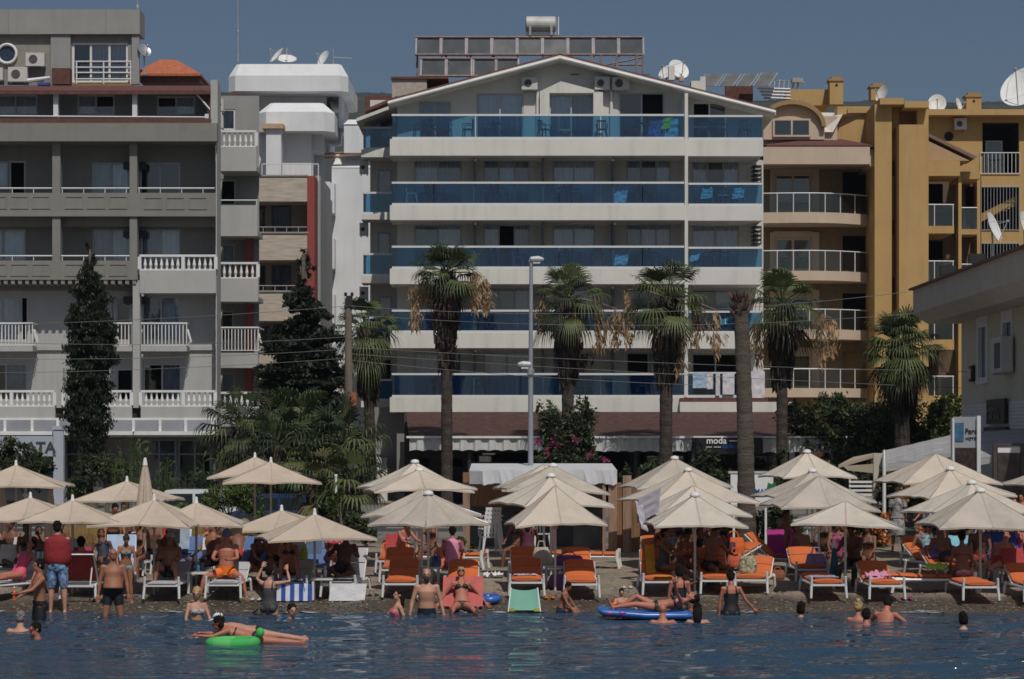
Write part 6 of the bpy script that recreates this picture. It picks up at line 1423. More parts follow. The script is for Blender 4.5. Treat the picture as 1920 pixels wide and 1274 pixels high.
cloth((X(868, 42.5), 42.5, gz(42.5) + .32), (.40, 0, 0), (0, .22, .28), 12, 10, T_pink, 'coral towel hung over the lounger front behind the black bikini woman')
seat_towel(1541, 43.9, -.25, .60, .75, T_grey, 'lilac grey towel on the front orange lounger', .40, .05); seat_towel(1648, 43.75, -.15, .58, .5, T_pur, 'purple patterned towel crumpled on the front orange lounger', .43, .03)
cloth((X(1646, 43.5), 43.5, gz(43.5) + .46), (.22, .05, .02), (-.05, .2, .05), 10, 10, mat('pink_towel', (.55, .25, .36), .9, .1), 'pink towel fold in front of the purple one', wav=.08)
back_towel(1775, 46.8, 24, .66, .6, T_lil, 'lilac towel on a raised orange back at the right', .42); back_towel(1890, 46.6, 42, .7, .95, T_blue, 'royal blue towel over the orange lounger back', .45)
seat_towel(1890, 46.6, -.3, .62, .6, T_blue, 'royal blue towel end on the lounger seat', .41, .12)
back_towel(1468, 49.6, 42, .6, .8, T_mag, 'magenta towel over the rear lounger right of the trunk', .35); seat_towel(1462, 49.0, -.2, .5, .6, T_mag, 'magenta towel end on the lounger seat', .42, .25)
seat_towel(835, 50.2, 0, 1.0, .5, T_pat, 'blue patterned towel on the flat rear lounger', .42, .04)
back_towel(1222, 44.4, 42, .2, .9, T_yel, 'yellow towel hanging along the orange lounger side', .35); seat_towel(1240, 43.9, -.3, .4, .4, T_yel, 'yellow towel bunched on the lounger foot', .41, .05)
seat_towel(430, 43.9, -.72, .5, .4, M_gcu, 'pale cloth hanging over the foot of the lounger of the man in orange', .33, .1)
seat_towel(985, 44.3, -.35, .5, .3, mat('pale_lilac_cloth', (.5, .5, .6), .9), 'pale lilac cloth lying across the orange seat', .40, .02)
cloth((X(925, 47.5), 47.5, gz(47.5) + .06), (.22, 0, 0), (0, .15, 0), 10, 8, T_white, 'white crumpled cloth lying on the sand', wav=.12)
cloth((X(60, 45.2), 45.2, gz(45.2) + .62), (.24, 0, 0), (0, .06, .13), 8, 8, T_bst, 'aqua striped cloth over a chair back at the left edge')
cloth((X(1216, 46.2), 46.2, Z(948, 46.2)), (.24, .05, .12), (-.02, .05, -.27), 12, 12, mat('white_hanging_cloth', (.48, .46, .52), .9, .06), 'white cloth draped over the umbrella edge left of the trunk', wav=.02)
cloth((X(1203, 46.1), 46.1, Z(968, 46.1)), (.08, .03, -.04), (-.06, .02, .30), 8, 10, mat('white_hanging_cloth', ()), 'long end of the white hanging cloth', wav=.06)
cloth((X(1755, 44.2), 44.2, gz(44.2) + .56), (.22, 0, 0), (0, .15, .05), 8, 8, T_lime, 'lime green cloth on the sideways lounger', wav=.06)
cloth((X(388, 46), 46, gz(46) + .72), (.10, 0, 0), (0, .1, .24), 8, 8, T_white, 'white towel hung beside the blue lounger back')
cloth((X(232, 46.6), 46.6, gz(46.6) + .8), (.17, 0, 0), (0, .06, .2), 8, 8, mat('sky_towel', (.42, .52, .68), .9, .05), 'sky blue towel on the lounger back behind the bikini woman')
cloth((X(345, 46.6), 46.6, gz(46.6) + .95), (.12, 0, 0), (0, .03, .26), 8, 8, mat('pale_blue_towel', (.38, .46, .55), .9, .06), 'pale blue towel hung from the front left umbrella')
cloth((X(312, 46.8), 46.8, gz(46.8) + 1.0), (.08, 0, 0), (0, .03, .22), 8, 8, T_red, 'dark red garment hung from the front left umbrella')
cloth((X(328, 46.4), 46.4, gz(46.4) + 1.02), (.11, 0, 0), (0, .03, .2), 8, 8, mat('black_garment', (.012, .012, .014), .9), 'black garment hung between the left umbrellas')
cloth((X(638, 47.5), 47.5, gz(47.5) + .85), (.06, 0, 0), (0, .05, .22), 8, 8, stripes('red_striped_cloth', [(.5, .1, .12), (.6, .5, .5)], 9), 'red striped garment hung under the rightmost left umbrella')
cloth((X(590, 47), 47, gz(47) + .8), (.16, 0, 0), (0, .05, .24), 8, 8, mat('slate_blue_towel', (.10, .15, .25), .9, .08), 'slate blue towel hung under the rightmost left umbrella')
# laundry and towels on hotel balconies
for px, y0, y1, w, c, lab in ((1312, 700, 728, 26, (.36, .48, .62), 'light blue towel drying on the lowest hotel balcony'), (1331, 699, 730, 12, (.62, .6, .62), 'white towel drying beside the light blue one'), (1346, 700, 742, 8, (.6, .58, .58), 'narrow white cloth drying left of the bare trunk'), (1366, 700, 740, 22, (.64, .63, .66), 'white sheet drying behind the bare trunk'), (1418, 697, 746, 32, (.66, .63, .68), 'big white sheet drying right of the bare trunk')):
    cloth((X(px, 91.93), 91.93, Z((y0 + y1) / 2, 91.93)), (S(w / 2, 92), 0, 0), (0, 0, S((y1 - y0) / 2, 92)), 10, 10, mat('laundry_%d' % px, c, .9, .06), lab, wav=.05, group=None)
def bal_chair(px, py, d, m, label, rot=0): return plastic_chair(X(px, d), d, Z(py, d), m, label, 'chairs on the hotel balconies', R(rot), 'balcony_chair')
M_chb = mat('dark_rattan', (.05, .055, .06), .7)
for px, py, m, lab, rot in ((805, 262, M_chb, 'dark chair at the left on the top hotel balcony', 90), (838, 262, M_chb, 'dark chair second from left on the top hotel balcony', -90), (878, 262, M_chb, 'dark chair beside the table on the top hotel balcony', -100), (1020, 262, M_chb, 'dark armchair left of the centre bay, top balcony', 60), (1128, 262, M_chb, 'dark armchair right of the centre bay, top balcony', 0), (1396, 262, M_chb, 'chair alone on the top right hotel balcony', 10), (770, 382, M_lb, 'light blue draped chair at the left of the second balcony row', 15), (1030, 382, M_chb, 'dark round-backed chair in the middle of the second balcony row', 0), (1326, 382, M_bcu, 'left blue chair on the right balcony of the second row', 0), (1385, 382, M_bcu, 'right blue chair on the right balcony of the second row', 0), (1120, 502, mat('red_plastic', (.30, .03, .05), .5), 'red chair on the third balcony row', 0), (968, 502, M_bcu, 'blue chair on the third balcony row', 20), (1075, 622, M_bcu, 'blue chair behind the palm, fourth balcony row', 0), (1355, 622, M_chb, 'dark chair on the fourth row right balcony', 0), (1100, 742, M_chb, 'dark chair on the lowest balcony row', 30)):
    bal_chair(px, py, 93.1, m, lab, rot)
for px, py, lab in ((1060, 258, 'orange-topped low table with white bag, top hotel balcony'), (1356, 380, 'blue low table between two chairs, second row right balcony')):
    t = thing('balcony_table', (X(px, 93), 93, Z(py + 2, 93)), lab, 'table'); b = MB(); b.pbox(px - 11, px + 11, py - 16, py - 12, 92.8, 93.3); b.build('table_top', mat('tan_concrete', ()) if px < 1200 else M_bcu, t)
    for q in (-10, 7):
        b = MB(); b.pbox(px + q, px + q + 3, py - 12, py + 2, 92.85, 92.95); b.build('leg', M_chb, t)
for px, py, w, h, m, lab in ((1232, 243, .75, .8, T_pat, 'bundle of patterned towels on the top hotel balcony'), (1262, 240, .6, .8, T_aqua, 'aqua and white towel on the top balcony chair'), (1250, 232, .4, .5, T_lime, 'lime towel behind the towels of the top balcony'), (1163, 366, .6, .7, mat('sky_towel', ()), 'pale blue towel over a chair, second balcony row'), (1165, 486, .6, .55, mat('sky_towel', ()), 'blue and white towel over a chair, third balcony row'), (1326, 362, .5, .5, T_aqua, 'aqua towel on the left blue chair, second row'), (1385, 362, .5, .5, T_aqua, 'aqua towel on the right blue chair, second row'), (1302, 484, .4, .3, mat('sky_towel', ()), 'small pale towel on the third row right balcony'), (1354, 604, .5, .3, T_aqua, 'aqua towel on the fourth row right balcony')):
    cloth((X(px, 92.9), 92.9, Z(py, 92.9)), (w / 2, 0, .03), (.06, .08, h / 2), 10, 10, m, lab, wav=.12)
def side_table(px, d, label, m=None):
    x, z = X(px, d), gz(d); t = thing('side_table', (x, d, z), label, 'table', 'low beach side tables'); m = m or M_wpl
    b = MB(); b.box(x - .22, x + .22, d - .2, d + .2, z + .40, z + .44); b.build('table_top', m, t)
    for sx in (-1, 1):
        for sy in (-1, 1): b = MB(); b.box(x + sx * .18 - .025, x + sx * .18 + .025, d + sy * .16 - .025, d + sy * .16 + .025, z, z + .399); b.build('leg', m, t)
for px, d, lab, m in ((605, 43.3, 'white side table between striped towel and reclining man', None), (372, 44.2, 'white side table right of the reading person', None), (806, 45.2, 'side table at the pole of the low drooping umbrella', M_steel), (1040, 45.4, 'side table at the pole of the front umbrella before the hut', M_steel), (1515, 50, 'white side table right of the woman in magenta', None), (1585, 45.0, 'dark side table at the pole right of the grey towel', M_chb), (1305, 45.6, 'side table between the seated woman and man', M_steel), (1852, 45.4, 'side table at the front right pole', M_steel), (545, 47, 'pale side table below the lime bag', M_steel)): side_table(px, d, lab, m)
def bag(px, d, w, h, m, label, zz=0, cat='bag', name='beach_bag'):
    x, z = X(px, d), gz(d) + zz; t = thing(name, (x, d, z), label, cat); b = MB(); n = 14; rs = []
    for u, k in ((0, .9), (.15, 1.05), (.5, 1.1), (.85, .95), (1, .85)): rs.append((Vector((x, d, z + .01 + h * u)), Vector((1, 0, 0)), Vector((0, 1, 0)), w / 2 * k, w * .26 * k))
    b.rings(rs, n); b.build('body', m, t); b = MB()
    for s in (-1, 1): b.tube([(x - w * .25, d + s * w * .15, z + h), (x - w * .15, d + s * w * .15, z + h * 1.35), (x + w * .15, d + s * w * .15, z + h * 1.35), (x + w * .25, d + s * w * .15, z + h)], .012, 5)
    b.build('handle', m, t); return t
bag(1402, 44.3, .36, .34, mat('flowery_fabric', (.34, .33, .22), .9, .9, 16), 'flowery bag standing on the orange lounger', .40); bag(1378, 45.4, .3, .3, mat('coral_bag', (.6, .12, .06), .8), 'coral bag behind the flowery bag', .40)
bag(570, 46.3, .16, .26, T_lime, 'lime green bag on the pale side table', .45); bag(1052, 44.8, .5, .3, T_pur, 'purple bag on the sand left of the empty orange lounger'); bag(1066, 45.4, .6, .22, T_pur, 'purple towel bundle on the table before the hut', .42)
bag(818, 45.1, .2, .22, T_pat, 'blue bag on the table below the drooping umbrella', .44); bag(1015, 46, .34, .4, mat('cream_bag', (.55, .5, .42), .9, .1), 'cream bag hanging by the pole before the hut', .35); bag(1530, 46.2, .42, .4, mat('violet_bag', (.26, .2, .38), .9, .4, 12), 'violet patterned bag between the right loungers', .2); bag(1458, 46.8, .3, .2, mat('terracotta', (.3, .1, .05), .9), 'terracotta coloured basket on the sand right of the trunk', 0, 'basket', 'basket')
bag(325, 45.6, .22, .26, T_blue, 'blue bag behind the reading person', .5); bag(205, 44.5, .3, .3, T_grey, 'striped grey bag on the sand between the left loungers', .35); bag(1375, 48.4, .5, .4, mat('orange_float', (.7, .14, .03), .5), 'bright orange bag stack by the bare trunk', .42); bag(1352, 47, .4, .3, T_blue, 'dark blue bag under the trunk umbrellas', .3); bag(1838, 50, .5, .36, mat('sky_towel', ()), 'sky blue bag on a rear right lounger', .42)
# inflatables
def torus(b, c, R0, r, a, e, n=36, k=14, sx=1, a0=0, a1=2 * math.pi):
    rs = []
    for i in range(n + 1):
        t = a0 + (a1 - a0) * i / n; o = a * math.cos(t) * sx + e * math.sin(t); rs.append((c + o * R0, o.normalized(), a.cross(e).normalized(), r, r))
    b.rings(rs, k)
ring_m = stripes('green_float_vinyl', [(.05, .38, .09), (.06, .42, .10), (.10, .46, .13)], 1.1)
t = thing('swim_ring', (X(437, 35.3), 35.3, 0), 'bright green inflatable ring with two swimmers', 'float'); b = MB(); torus(b, Vector((X(437, 35.3), 35.3, .03)), .28, .095, Vector((1.3, 0, .02)), Vector((0, 1, 0))); b.build('tube', ring_m, t, smooth=True); b = MB(); b.ball((X(488, 35.5), 35.5, .19), (.07, .06, .08)); b.build('valve_head', ring_m, t)
t = thing('swim_ring', (X(917, 42.9), 42.9, gz(42.9)), 'blue inflatable ring with red and violet prints lying on the sand', 'float'); b = MB(); torus(b, Vector((X(917, 42.9), 42.9, gz(42.9) + .1)), .17, .075, Vector((1, 0, .05)), Vector((0, 1, .12))); b.build('tube', mat('blue_float_vinyl', (.035, .13, .42), .3, .2, 3), t, smooth=True); b = MB(); [b.ball((X(917 + q, 42.8), 42.85, gz(42.9) + .18), (.05, .05, .015), 8, 5) for q in (-8, 4, 14)]; b.build('print', mat('violet_print', (.25, .04, .25), .4), t)
t = thing('air_mattress', (X(1208, 40.8), 40.8, 0), 'blue inflatable mattress with violet prints carrying a lying person', 'float'); b = MB(); x0, x1 = X(1120, 40.8), X(1297, 40.8)
for k in range(4): y = 40.5 + k * .19; rs = [(Vector((x0 + (x1 - x0) * u, y, .06 + (.10 if u < .16 else 0) * (1 - u / .16))), Vector((0, 1, 0)), Vector((0, 0, 1)), .095 * q, .07 * q) for u, q in ((0, .3), (.02, .75), (.06, 1), (.5, 1), (.94, 1), (.98, .75), (1, .3))]; b.rings(rs, 12)
b.build('tubes', mat('blue_float_vinyl', ()), t, smooth=True); b = MB(); [b.ball((X(px, 40.5), 40.42, .11), (.09, .02, .035), 10, 6) for px in (1143, 1166)]; b.build('print', mat('violet_print', ()), t)
t = thing('beach_chair', (X(983, 42.05), 42.05, gz(42)), 'mint green folding beach chair standing at the water edge', 'chair'); d = 42.05; M_mint = mat('mint_fabric', (.20, .46, .36), .8, .06, trans=.15)
cloth_m = MB(); n = 10
for i in range(n + 1):
    u = i / n
    for j in range(9): v = 2 * j / 8 - 1; cloth_m.v.append((X(983, d) + v * (.26 + .05 * u), d - .02 - .16 * u + .05 * (1 - v * v) * (1 - u), gz(d) + .47 - .42 * u - .045 * (1 - v * v) * (1 - u)))
for i in range(n):
    for j in range(8): q = i * 9 + j; cloth_m.f.append([q, q + 9, q + 10, q + 1]); cloth_m.m.append(0)
cloth_m.build('fabric', M_mint, t, smooth=True)
for s in (-1, 1): b = MB(); b.tube([(X(983, d) + s * .26, d, gz(d) + .48), (X(983, d) + s * .315, d - .18, gz(d) + .02)], .016, 6); b.tube([(X(983, d) + s * .315, d - .18, gz(d) + .03), (X(983, d) + s * .3, d + .4, gz(d) + .02)], .016, 6); b.build('frame', M_alu, t)
b = MB(); [b.box(X(983, d) + s * .24 - .05, X(983, d) + s * .24 + .05, d - .19, d - .17, gz(d) + .03, gz(d) + .09) for s in (-1, 1)]; b.build('corner_patch', mat('yellow_patch', (.4, .4, .04), .8), t)
# ================================================================== PEOPLE
def skinm(name, c): return mat(name, c, .55, .10, 5, .05, 40, spec=.35)
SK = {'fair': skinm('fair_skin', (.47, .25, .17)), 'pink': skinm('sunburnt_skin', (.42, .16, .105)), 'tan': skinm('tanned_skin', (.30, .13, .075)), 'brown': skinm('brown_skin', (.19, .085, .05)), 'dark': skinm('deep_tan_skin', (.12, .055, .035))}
HR = {'dk': mat('dark_hair', (.012, .009, .008), .9, .3, 20, spec=.15), 'br': mat('brown_hair', (.06, .035, .02), .85, .3, 20, spec=.2), 'bl': mat('blonde_hair', (.38, .26, .12), .85, .25, 20), 'gr': mat('grey_hair', (.20, .18, .17), .9, .25, 20)}
FAB = {'black': mat('black_swimwear', (.012, .012, .015), .6, .1), 'navy': mat('navy_swimwear', (.012, .016, .04), .7, .1), 'orange': mat('orange_shorts', (.75, .17, .02), .7, .08), 'pink': mat('pink_swimwear', (.65, .08, .16), .7, .08), 'lpink': mat('light_pink_top', (.62, .26, .40), .8, .06), 'redtop': mat('crimson_cloth', (.24, .016, .02), .85, .12, 3, .3, 12), 'bluepat': mat('blue_print_shorts', (.15, .24, .40), .8, .95, 13), 'white': mat('white_cotton', (.62, .62, .63), .8, .05), 'mono': mat('black_white_print', (.25, .25, .25), .8, .95, 9), 'bw': mat('light_bikini', (.40, .42, .46), .7, .4, 8), 'teal': mat('teal_swimwear', (.16, .26, .30), .7, .5, 8), 'mag': mat('magenta_top', (.40, .03, .22), .8, .1), 'red': mat('red_cloth', (.38, .03, .03), .8, .1), 'vest': mat('orange_armband', (.85, .14, .04), .4, .05), 'gcap': mat('pale_cap', (.5, .5, .53), .8, .1), 'bcap': mat('blue_cap', (.10, .16, .30), .8, .1), 'maroon': mat('maroon_shirt', (.09, .02, .04), .8, .1), 'dgrey': mat('dark_grey_suit', (.05, .05, .055), .7, .3, 6)}
M_eye = mat('eye_dark', (.015, .012, .01), .3); M_lip = mat('lip', (.30, .09, .075), .5)
STAND = dict(ph=.93, lean=0, la=(4, 9, 14, 4), ra=(4, 9, 14, 4), ll=(3, 4, -3, 3), rl=(3, 4, -3, 3))
KNEEL = dict(ph=.50, lean=0, la=(4, 14, 14, 6), ra=(4, 14, 14, 6), ll=(12, 7, -78, 4), rl=(12, 7, -78, 4))
SWIM = dict(ph=.12, lean=8, la=(35, 45, 60, 60), ra=(35, 45, 60, 60), ll=(70, 12, -10, 4), rl=(70, 12, -10, 4))
SIT = dict(ph=.11, lean=6, la=(30, 10, 60, -10), ra=(30, 10, 60, -10), ll=(82, 10, 6, 5), rl=(82, 10, 6, 5))
RECL = dict(ph=.11, lean=-42, la=(-5, 22, 30, 0), ra=(-5, 22, 30, 0), ll=(88, 5, 84, 3), rl=(88, 5, 84, 3))
KNEES = dict(ph=.11, lean=-25, la=(45, 14, 75, -14), ra=(45, 14, 75, -14), ll=(128, 9, 22, 6), rl=(128, 9, 22, 6))
PRONE = dict(ph=.12, lean=78, la=(120, 25, 100, 10), ra=(120, 25, 100, 10), ll=(-82, 6, -86, 4), rl=(-82, 9, -70, 4))
SUPINE = dict(ph=.13, lean=-78, la=(150, 40, 165, 40), ra=(-20, 20, 20, 0), ll=(100, 5, 78, 4), rl=(122, 6, 48, 4))
def P(base, **k): q = dict(base); q.update(k); return q
def dv(p, a, s): p, a = R(p), R(a); return Vector((s * math.sin(a), -math.sin(p) * math.cos(a), -math.cos(p) * math.cos(a)))
def remesh(mb, vox):
    me = bpy.data.meshes.new('tmp'); me.from_pydata(mb.v, [], mb.f); o = bpy.data.objects.new('tmp', me); COL.objects.link(o)
    m = o.modifiers.new('r', 'REMESH'); m.mode = 'VOXEL'; m.voxel_size = vox
    s = o.modifiers.new('s', 'SMOOTH'); s.factor = .5; s.iterations = 7
    bpy.context.view_layer.update(); dg = bpy.context.evaluated_depsgraph_get(); r = bpy.data.meshes.new_from_object(o.evaluated_get(dg))
    out = MB(); out.v = [tuple(v.co) for v in r.vertices]; out.f = [list(p.vertices) for p in r.polygons]; out.m = [0] * len(out.f)
    bpy.data.objects.remove(o); bpy.data.meshes.remove(me); bpy.data.meshes.remove(r); return out
MALE = [(-.10, .09, .085), (-.05, .15, .105), (.02, .165, .118), (.11, .152, .112), (.21, .148, .108), (.31, .162, .118), (.41, .180, .122), (.485, .172, .100), (.53, .115, .080), (.57, .063, .062)]
FEM = [(-.10, .09, .09), (-.05, .158, .115), (.02, .175, .128), (.10, .155, .112), (.20, .124, .096), (.30, .140, .106), (.40, .155, .112), (.475, .148, .090), (.525, .10, .072), (.57, .052, .052)]
def person(label, px, d, base, yaw, pose, sk='tan', H=1.72, sex='m', hair=('short', 'dk'), wear=(), belly=0.0, head=(0, 0), top=None, vox=.013, hand_curl=.5, roll=0):
    """one person: FK skeleton -> one continuous remeshed body; hair, face marks and clothes are children.
    base: z of the surface under the pelvis pose, or None with top = photo row of the top of the head"""
    k = H / 1.75; ph = pose['ph']; ln = R(pose['lean']); U = Vector((math.sin(R(roll)), -math.sin(ln) * math.cos(R(roll)), math.cos(ln) * math.cos(R(roll)))); Rt = Vector((1, 0, 0)); Rt = (Rt - U * Rt.dot(U)).normalized(); Fw = U.cross(Rt) * -1.0
    if Fw.dot(Vector((0, -1, 0))) < 0 and abs(pose['lean']) < 90: Fw = -Fw
    pel = Vector((0, 0, ph)); hp = pel + U * .735; tp = max(hp.z + .115, ph + .1)
    if base is None: base = Z(top, d) - tp * k
    t = thing('person', (X(px, d), d, base), label, 'person'); loc = Vector((X(px, d), d, base)); Mz = Matrix.Rotation(R(yaw), 3, 'Z')
    t['_'] = 0; del t['_']
    prof = MALE if sex != 'f' else FEM
    def ring(z, rx, ry, g=0.0):
        fo = 0.0; bl = belly * math.exp(-((z - .13) / .12) ** 2)
        return (pel + U * z + Fw * (bl * .5 + (.015 if .3 < z < .46 else 0) - (.012 if z < .05 else 0)), Rt, Fw, rx + g + bl * .35, ry + g + bl * .5)
    b = MB(); b.rings([ring(*r) for r in prof], 18)
    shw = .190 if sex != 'f' else .165; J = {}
    for s, nm in ((1, 'l'), (-1, 'r')):
        sh = pel + U * .488 + Rt * s * shw; a = pose[nm + 'a']; e = sh + dv(a[0], a[1], s) * .285; w = e + dv(a[2], a[3], s) * .255
        th = 1.0 if sex != 'f' else .86
        b.tube([sh - Rt * s * .06, sh, sh.lerp(e, .35), e, e.lerp(w, .3), w], [.055 * th, .060 * th, .050 * th, .038 * th, .040 * th, .027 * th], 12); b.ball(sh, .062 * th, 12, 8)
        hip = pel + U * -.03 + Rt * s * .088; l = pose[nm + 'l']; kn = hip + dv(l[0], l[1], s) * .425; an = kn + dv(l[2], l[3], s) * .42
        b.tube([hip - Rt * s * .01, hip.lerp(kn, .2), hip.lerp(kn, .6), kn, kn.lerp(an, .3), kn.lerp(an, .7), an], [.09, .092, .072, .054, .057, .042, .034], 14)
        if sex == 'f': b.ball(hip + Fw * -.05 + U * .01, (.088, .088, .088), 12, 8)
        else: b.ball(hip + Fw * -.04, (.08, .08, .085), 12, 8)
        fd = dv(l[2] + 82, l[3], s); sd = dv(l[2], l[3], s)
        b.tube([an - fd * .055 + sd * .025, an + sd * .03, an + fd * .10 + sd * .052, an + fd * .185 + sd * .062], [(.032, .03), (.038, .042), (.04, .026), (.034, .016)], 10)
        J[nm] = (sh, e, w, hip, kn, an, dv(a[2], a[3], s))
    if sex == 'f':
        for s in (-1, 1): b.ball(pel + U * .375 + Rt * s * .07 + Fw * .085, (.062, .062, .062), 12, 8)
    elif True:
        for s in (-1, 1): b.ball(pel + U * .40 + Rt * s * .075 + Fw * .07, (.075, .05, .06), 12, 8)
    # neck, head, face
    hx, hy = R(head[0]), R(head[1]); HM = Matrix((Rt, -Fw, U)).transposed() if True else None
    HM = HM @ Matrix.Rotation(hy, 3, 'Z') @ Matrix.Rotation(hx, 3, 'X')
    hc = pel + U * .635 + HM @ Vector((0, -.02, .10))
    nr = .062 if sex != 'f' else .05
    b.tube([pel + U * .53, pel + U * .60, hc - HM @ Vector((0, 0, .05))], [nr * 1.3, nr, nr], 12)
    b.ball(hc + HM @ Vector((0, .012, .02)), (.074, .092, .095), 16, 12, HM); b.ball(hc + HM @ Vector((0, -.03, -.045)), (.056, .062, .07), 14, 10, HM)
    b.ball(hc + HM @ Vector((0, -.098, -.012)), (.015, .022, .026), 8, 6, HM); b.ball(hc + HM @ Vector((0, -.078, .022)), (.055, .018, .014), 8, 6, HM); b.ball(hc + HM @ Vector((0, -.075, -.09)), (.028, .02, .018), 8, 6, HM)
    for s in (-1, 1): b.ball(hc + HM @ Vector((s * .076, .01, -.005)), (.014, .02, .032), 8, 6, HM)
    body = remesh(b, vox)
    # hands: palm and five separate fingers
    for s, nm in ((1, 'l'), (-1, 'r')):
        w, f = J[nm][2], J[nm][6]; side = f.cross(Fw if abs(f.dot(Fw)) < .8 else U).normalized(); n = side.cross(f).normalized(); b = body; c = hand_curl
        b.rings([(w + f * q, side, n, ra, rb) for q, ra, rb in ((-.01, .025, .02), (.02, .034, .018), (.06, .042, .016), (.09, .040, .013))], 10)
        for i, (o, L) in enumerate(((-.030, .070), (-.010, .080), (.010, .075), (.029, .058))):
            p0 = w + f * .085 + side * o; d1 = (f * math.cos(c) + n * math.sin(c) * .9 + side * o * 2).normalized(); d2 = (f * math.cos(c * 2.1) + n * math.sin(c * 2.1)).normalized()
            b.tube([p0 - f * .012, p0 + d1 * L * .5, p0 + d1 * L * .5 + d2 * L * .5], [.0092, .0085, .0065], 6)
        ts = -1 if s > 0 else 1; p0 = w + f * .03 + side * .032 * ts; d1 = (f * .7 + side * .7 * ts + n * .25).normalized(); d2 = (f * .95 + side * .2 * ts + n * .35).normalized()
        b.tube([p0 - d1 * .01, p0 + d1 * .035, p0 + d1 * .035 + d2 * .03], [.012, .010, .008], 6)
    def fin(mb, nm_, m, par=t, smooth=True):
        mb.v = [tuple(loc + Mz @ (Vector(p) * k)) for p in mb.v]; return mb.build(nm_, m, par, smooth=smooth)
    ob = fin(body, 'body', SK[sk])
    e = MB()
    for s in (-1, 1): e.ball(hc + HM @ Vector((s * .031, -.085, .006)), (.012, .008, .008), 8, 6, HM)
    fin(e, 'eyes', M_eye, ob); e = MB(); e.ball(hc + HM @ Vector((0, -.090, -.058)), (.024, .008, .008), 8, 6, HM); fin(e, 'mouth', M_lip, ob)
    if hair and hair[0] != 'bald':
        h = MB(); kind = hair[0]; h.ball(hc + HM @ Vector((0, .024, .034)), (.083, .094, .096), 16, 12, HM); h.ball(hc + HM @ Vector((0, .055, -.01)), (.076, .062, .075), 14, 10, HM)
        if kind == 'long': h.tube([hc + HM @ Vector((0, .06, .02)), hc + HM @ Vector((0, .085, -.08)), hc - U * .17 - Fw * .10, hc - U * .30 - Fw * .11], [(.085, .06), (.09, .055), (.085, .045), (.05, .03)], 12)
        if kind == 'bun': h.ball(hc + HM @ Vector((0, .07, .12)), (.05, .05, .045), 12, 8)
        if kind == 'bob': h.tube([hc + HM @ Vector((0, .04, .03)), hc + HM @ Vector((0, .045, -.05)), hc + HM @ Vector((0, .045, -.11))], [(.084, .07), (.086, .062), (.07, .045)], 12)
        for _ in range(40):
            q = Vector((rnd.gauss(0, 1), rnd.gauss(.5, 1), rnd.gauss(.5, 1))).normalized(); p = hc + HM @ Vector((q.x * .083, .024 + q.y * .094, .034 + q.z * .096)); h.ball(p, .014, 6, 4)
        fin(h, 'hair', HR[hair[1]])
    if hair and len(hair) > 2:
        h = MB(); h.ball(hc + HM @ Vector((0, -.048, -.075)), (.062, .058, .062), 12, 10, HM); h.ball(hc + HM @ Vector((0, -.062, -.115)), (.04, .035, .045), 10, 8, HM); fin(h, 'beard', HR[hair[2]])
    for wr in wear:
        nm_, m = wr[0], FAB[wr[1]]; c = MB(); g = .012
        if nm_ in ('swim_shorts', 'shorts', 'bikini_bottom', 'briefs'):
            hi = .09 if nm_ in ('swim_shorts', 'shorts') else .03
            c.rings([ring(-.10, .10, .095, g), ring(-.05, prof[1][1], prof[1][2], g), ring(.02, prof[2][1], prof[2][2], g), ring(hi, prof[3][1] + .005, prof[3][2] + .005, g)], 18, cap=False)
            fr = {'swim_shorts': .48, 'shorts': .92}.get(nm_, .1)
            for q in ('l', 'r'):
                hip, kn = J[q][3], J[q][4]; c.tube([hip, hip.lerp(kn, fr * .5), hip.lerp(kn, fr)], [.103, .104, .098 - .028 * fr], 14, cap=False); c.ball(hip + Fw * (-.05 if sex == 'f' else -.04), (.097,) * 3 if sex == 'f' else (.091, .091, .096), 12, 8)
        elif nm_ == 'swimsuit':
            c.rings([ring(z, x, y, .009) for z, x, y in prof[:7]], 18, cap=False)
            for q in ('l', 'r'): c.ball(J[q][3] + Fw * -.05 + U * .01, (.095, .095, .095), 12, 8)
            for s in (-1, 1): c.ball(pel + U * .375 + Rt * s * .07 + Fw * .087, (.067, .067, .067), 12, 8); c.tube([pel + U * .40 + Rt * s * .10 - Fw * .105, pel + U * .50 + Rt * s * .09 - Fw * .06, pel + U * .535 + Rt * s * .085, pel + U * .48 + Rt * s * .08 + Fw * .095], .017, 6)
        elif nm_ == 'bikini_top':
            for s in (-1, 1): c.ball(pel + U * .37 + Rt * s * .07 + Fw * .09, (.066, .062, .058), 12, 8); c.tube([pel + U * .40 + Rt * s * .06 + Fw * .13, pel + U * .52 + Rt * s * .06 + Fw * .05, pel + U * .56 - Fw * .05], .008, 5)
            c.rings([ring(.335, .147, .109, .006), ring(.37, .152, .112, .006)], 18, cap=False)
        elif nm_ in ('shirt', 'towel_wrap'):
            if nm_ == 'towel_wrap':
                c.rings([(pel + U * z + Fw * f, Rt, Fw, a_ + .012 * math.sin(z * 55), b_) for z, a_, b_, f in ((.03, .215, .15, .02), (.04, .228, .16, .02), (.12, .262, .175, .02), (.22, .272, .17, .02), (.34, .268, .15, .01), (.44, .262, .135, 0), (.505, .245, .115, 0), (.545, .18, .095, 0), (.57, .11, .08, 0), (.60, .07, .07, 0))], 22, cap=False); fin(c, nm_, m); continue
            gg = .02 if nm_ == 'shirt' else .055; fl = (-.02, .02) if nm_ == 'shirt' else (.06, .12)
            c.rings([ring(z, x * (1 + .0), y, gg * (1.0 if z < .5 else .5) + (.012 * math.sin(z * 40))) for z, x, y in prof if z > fl[0]], 18, cap=False)
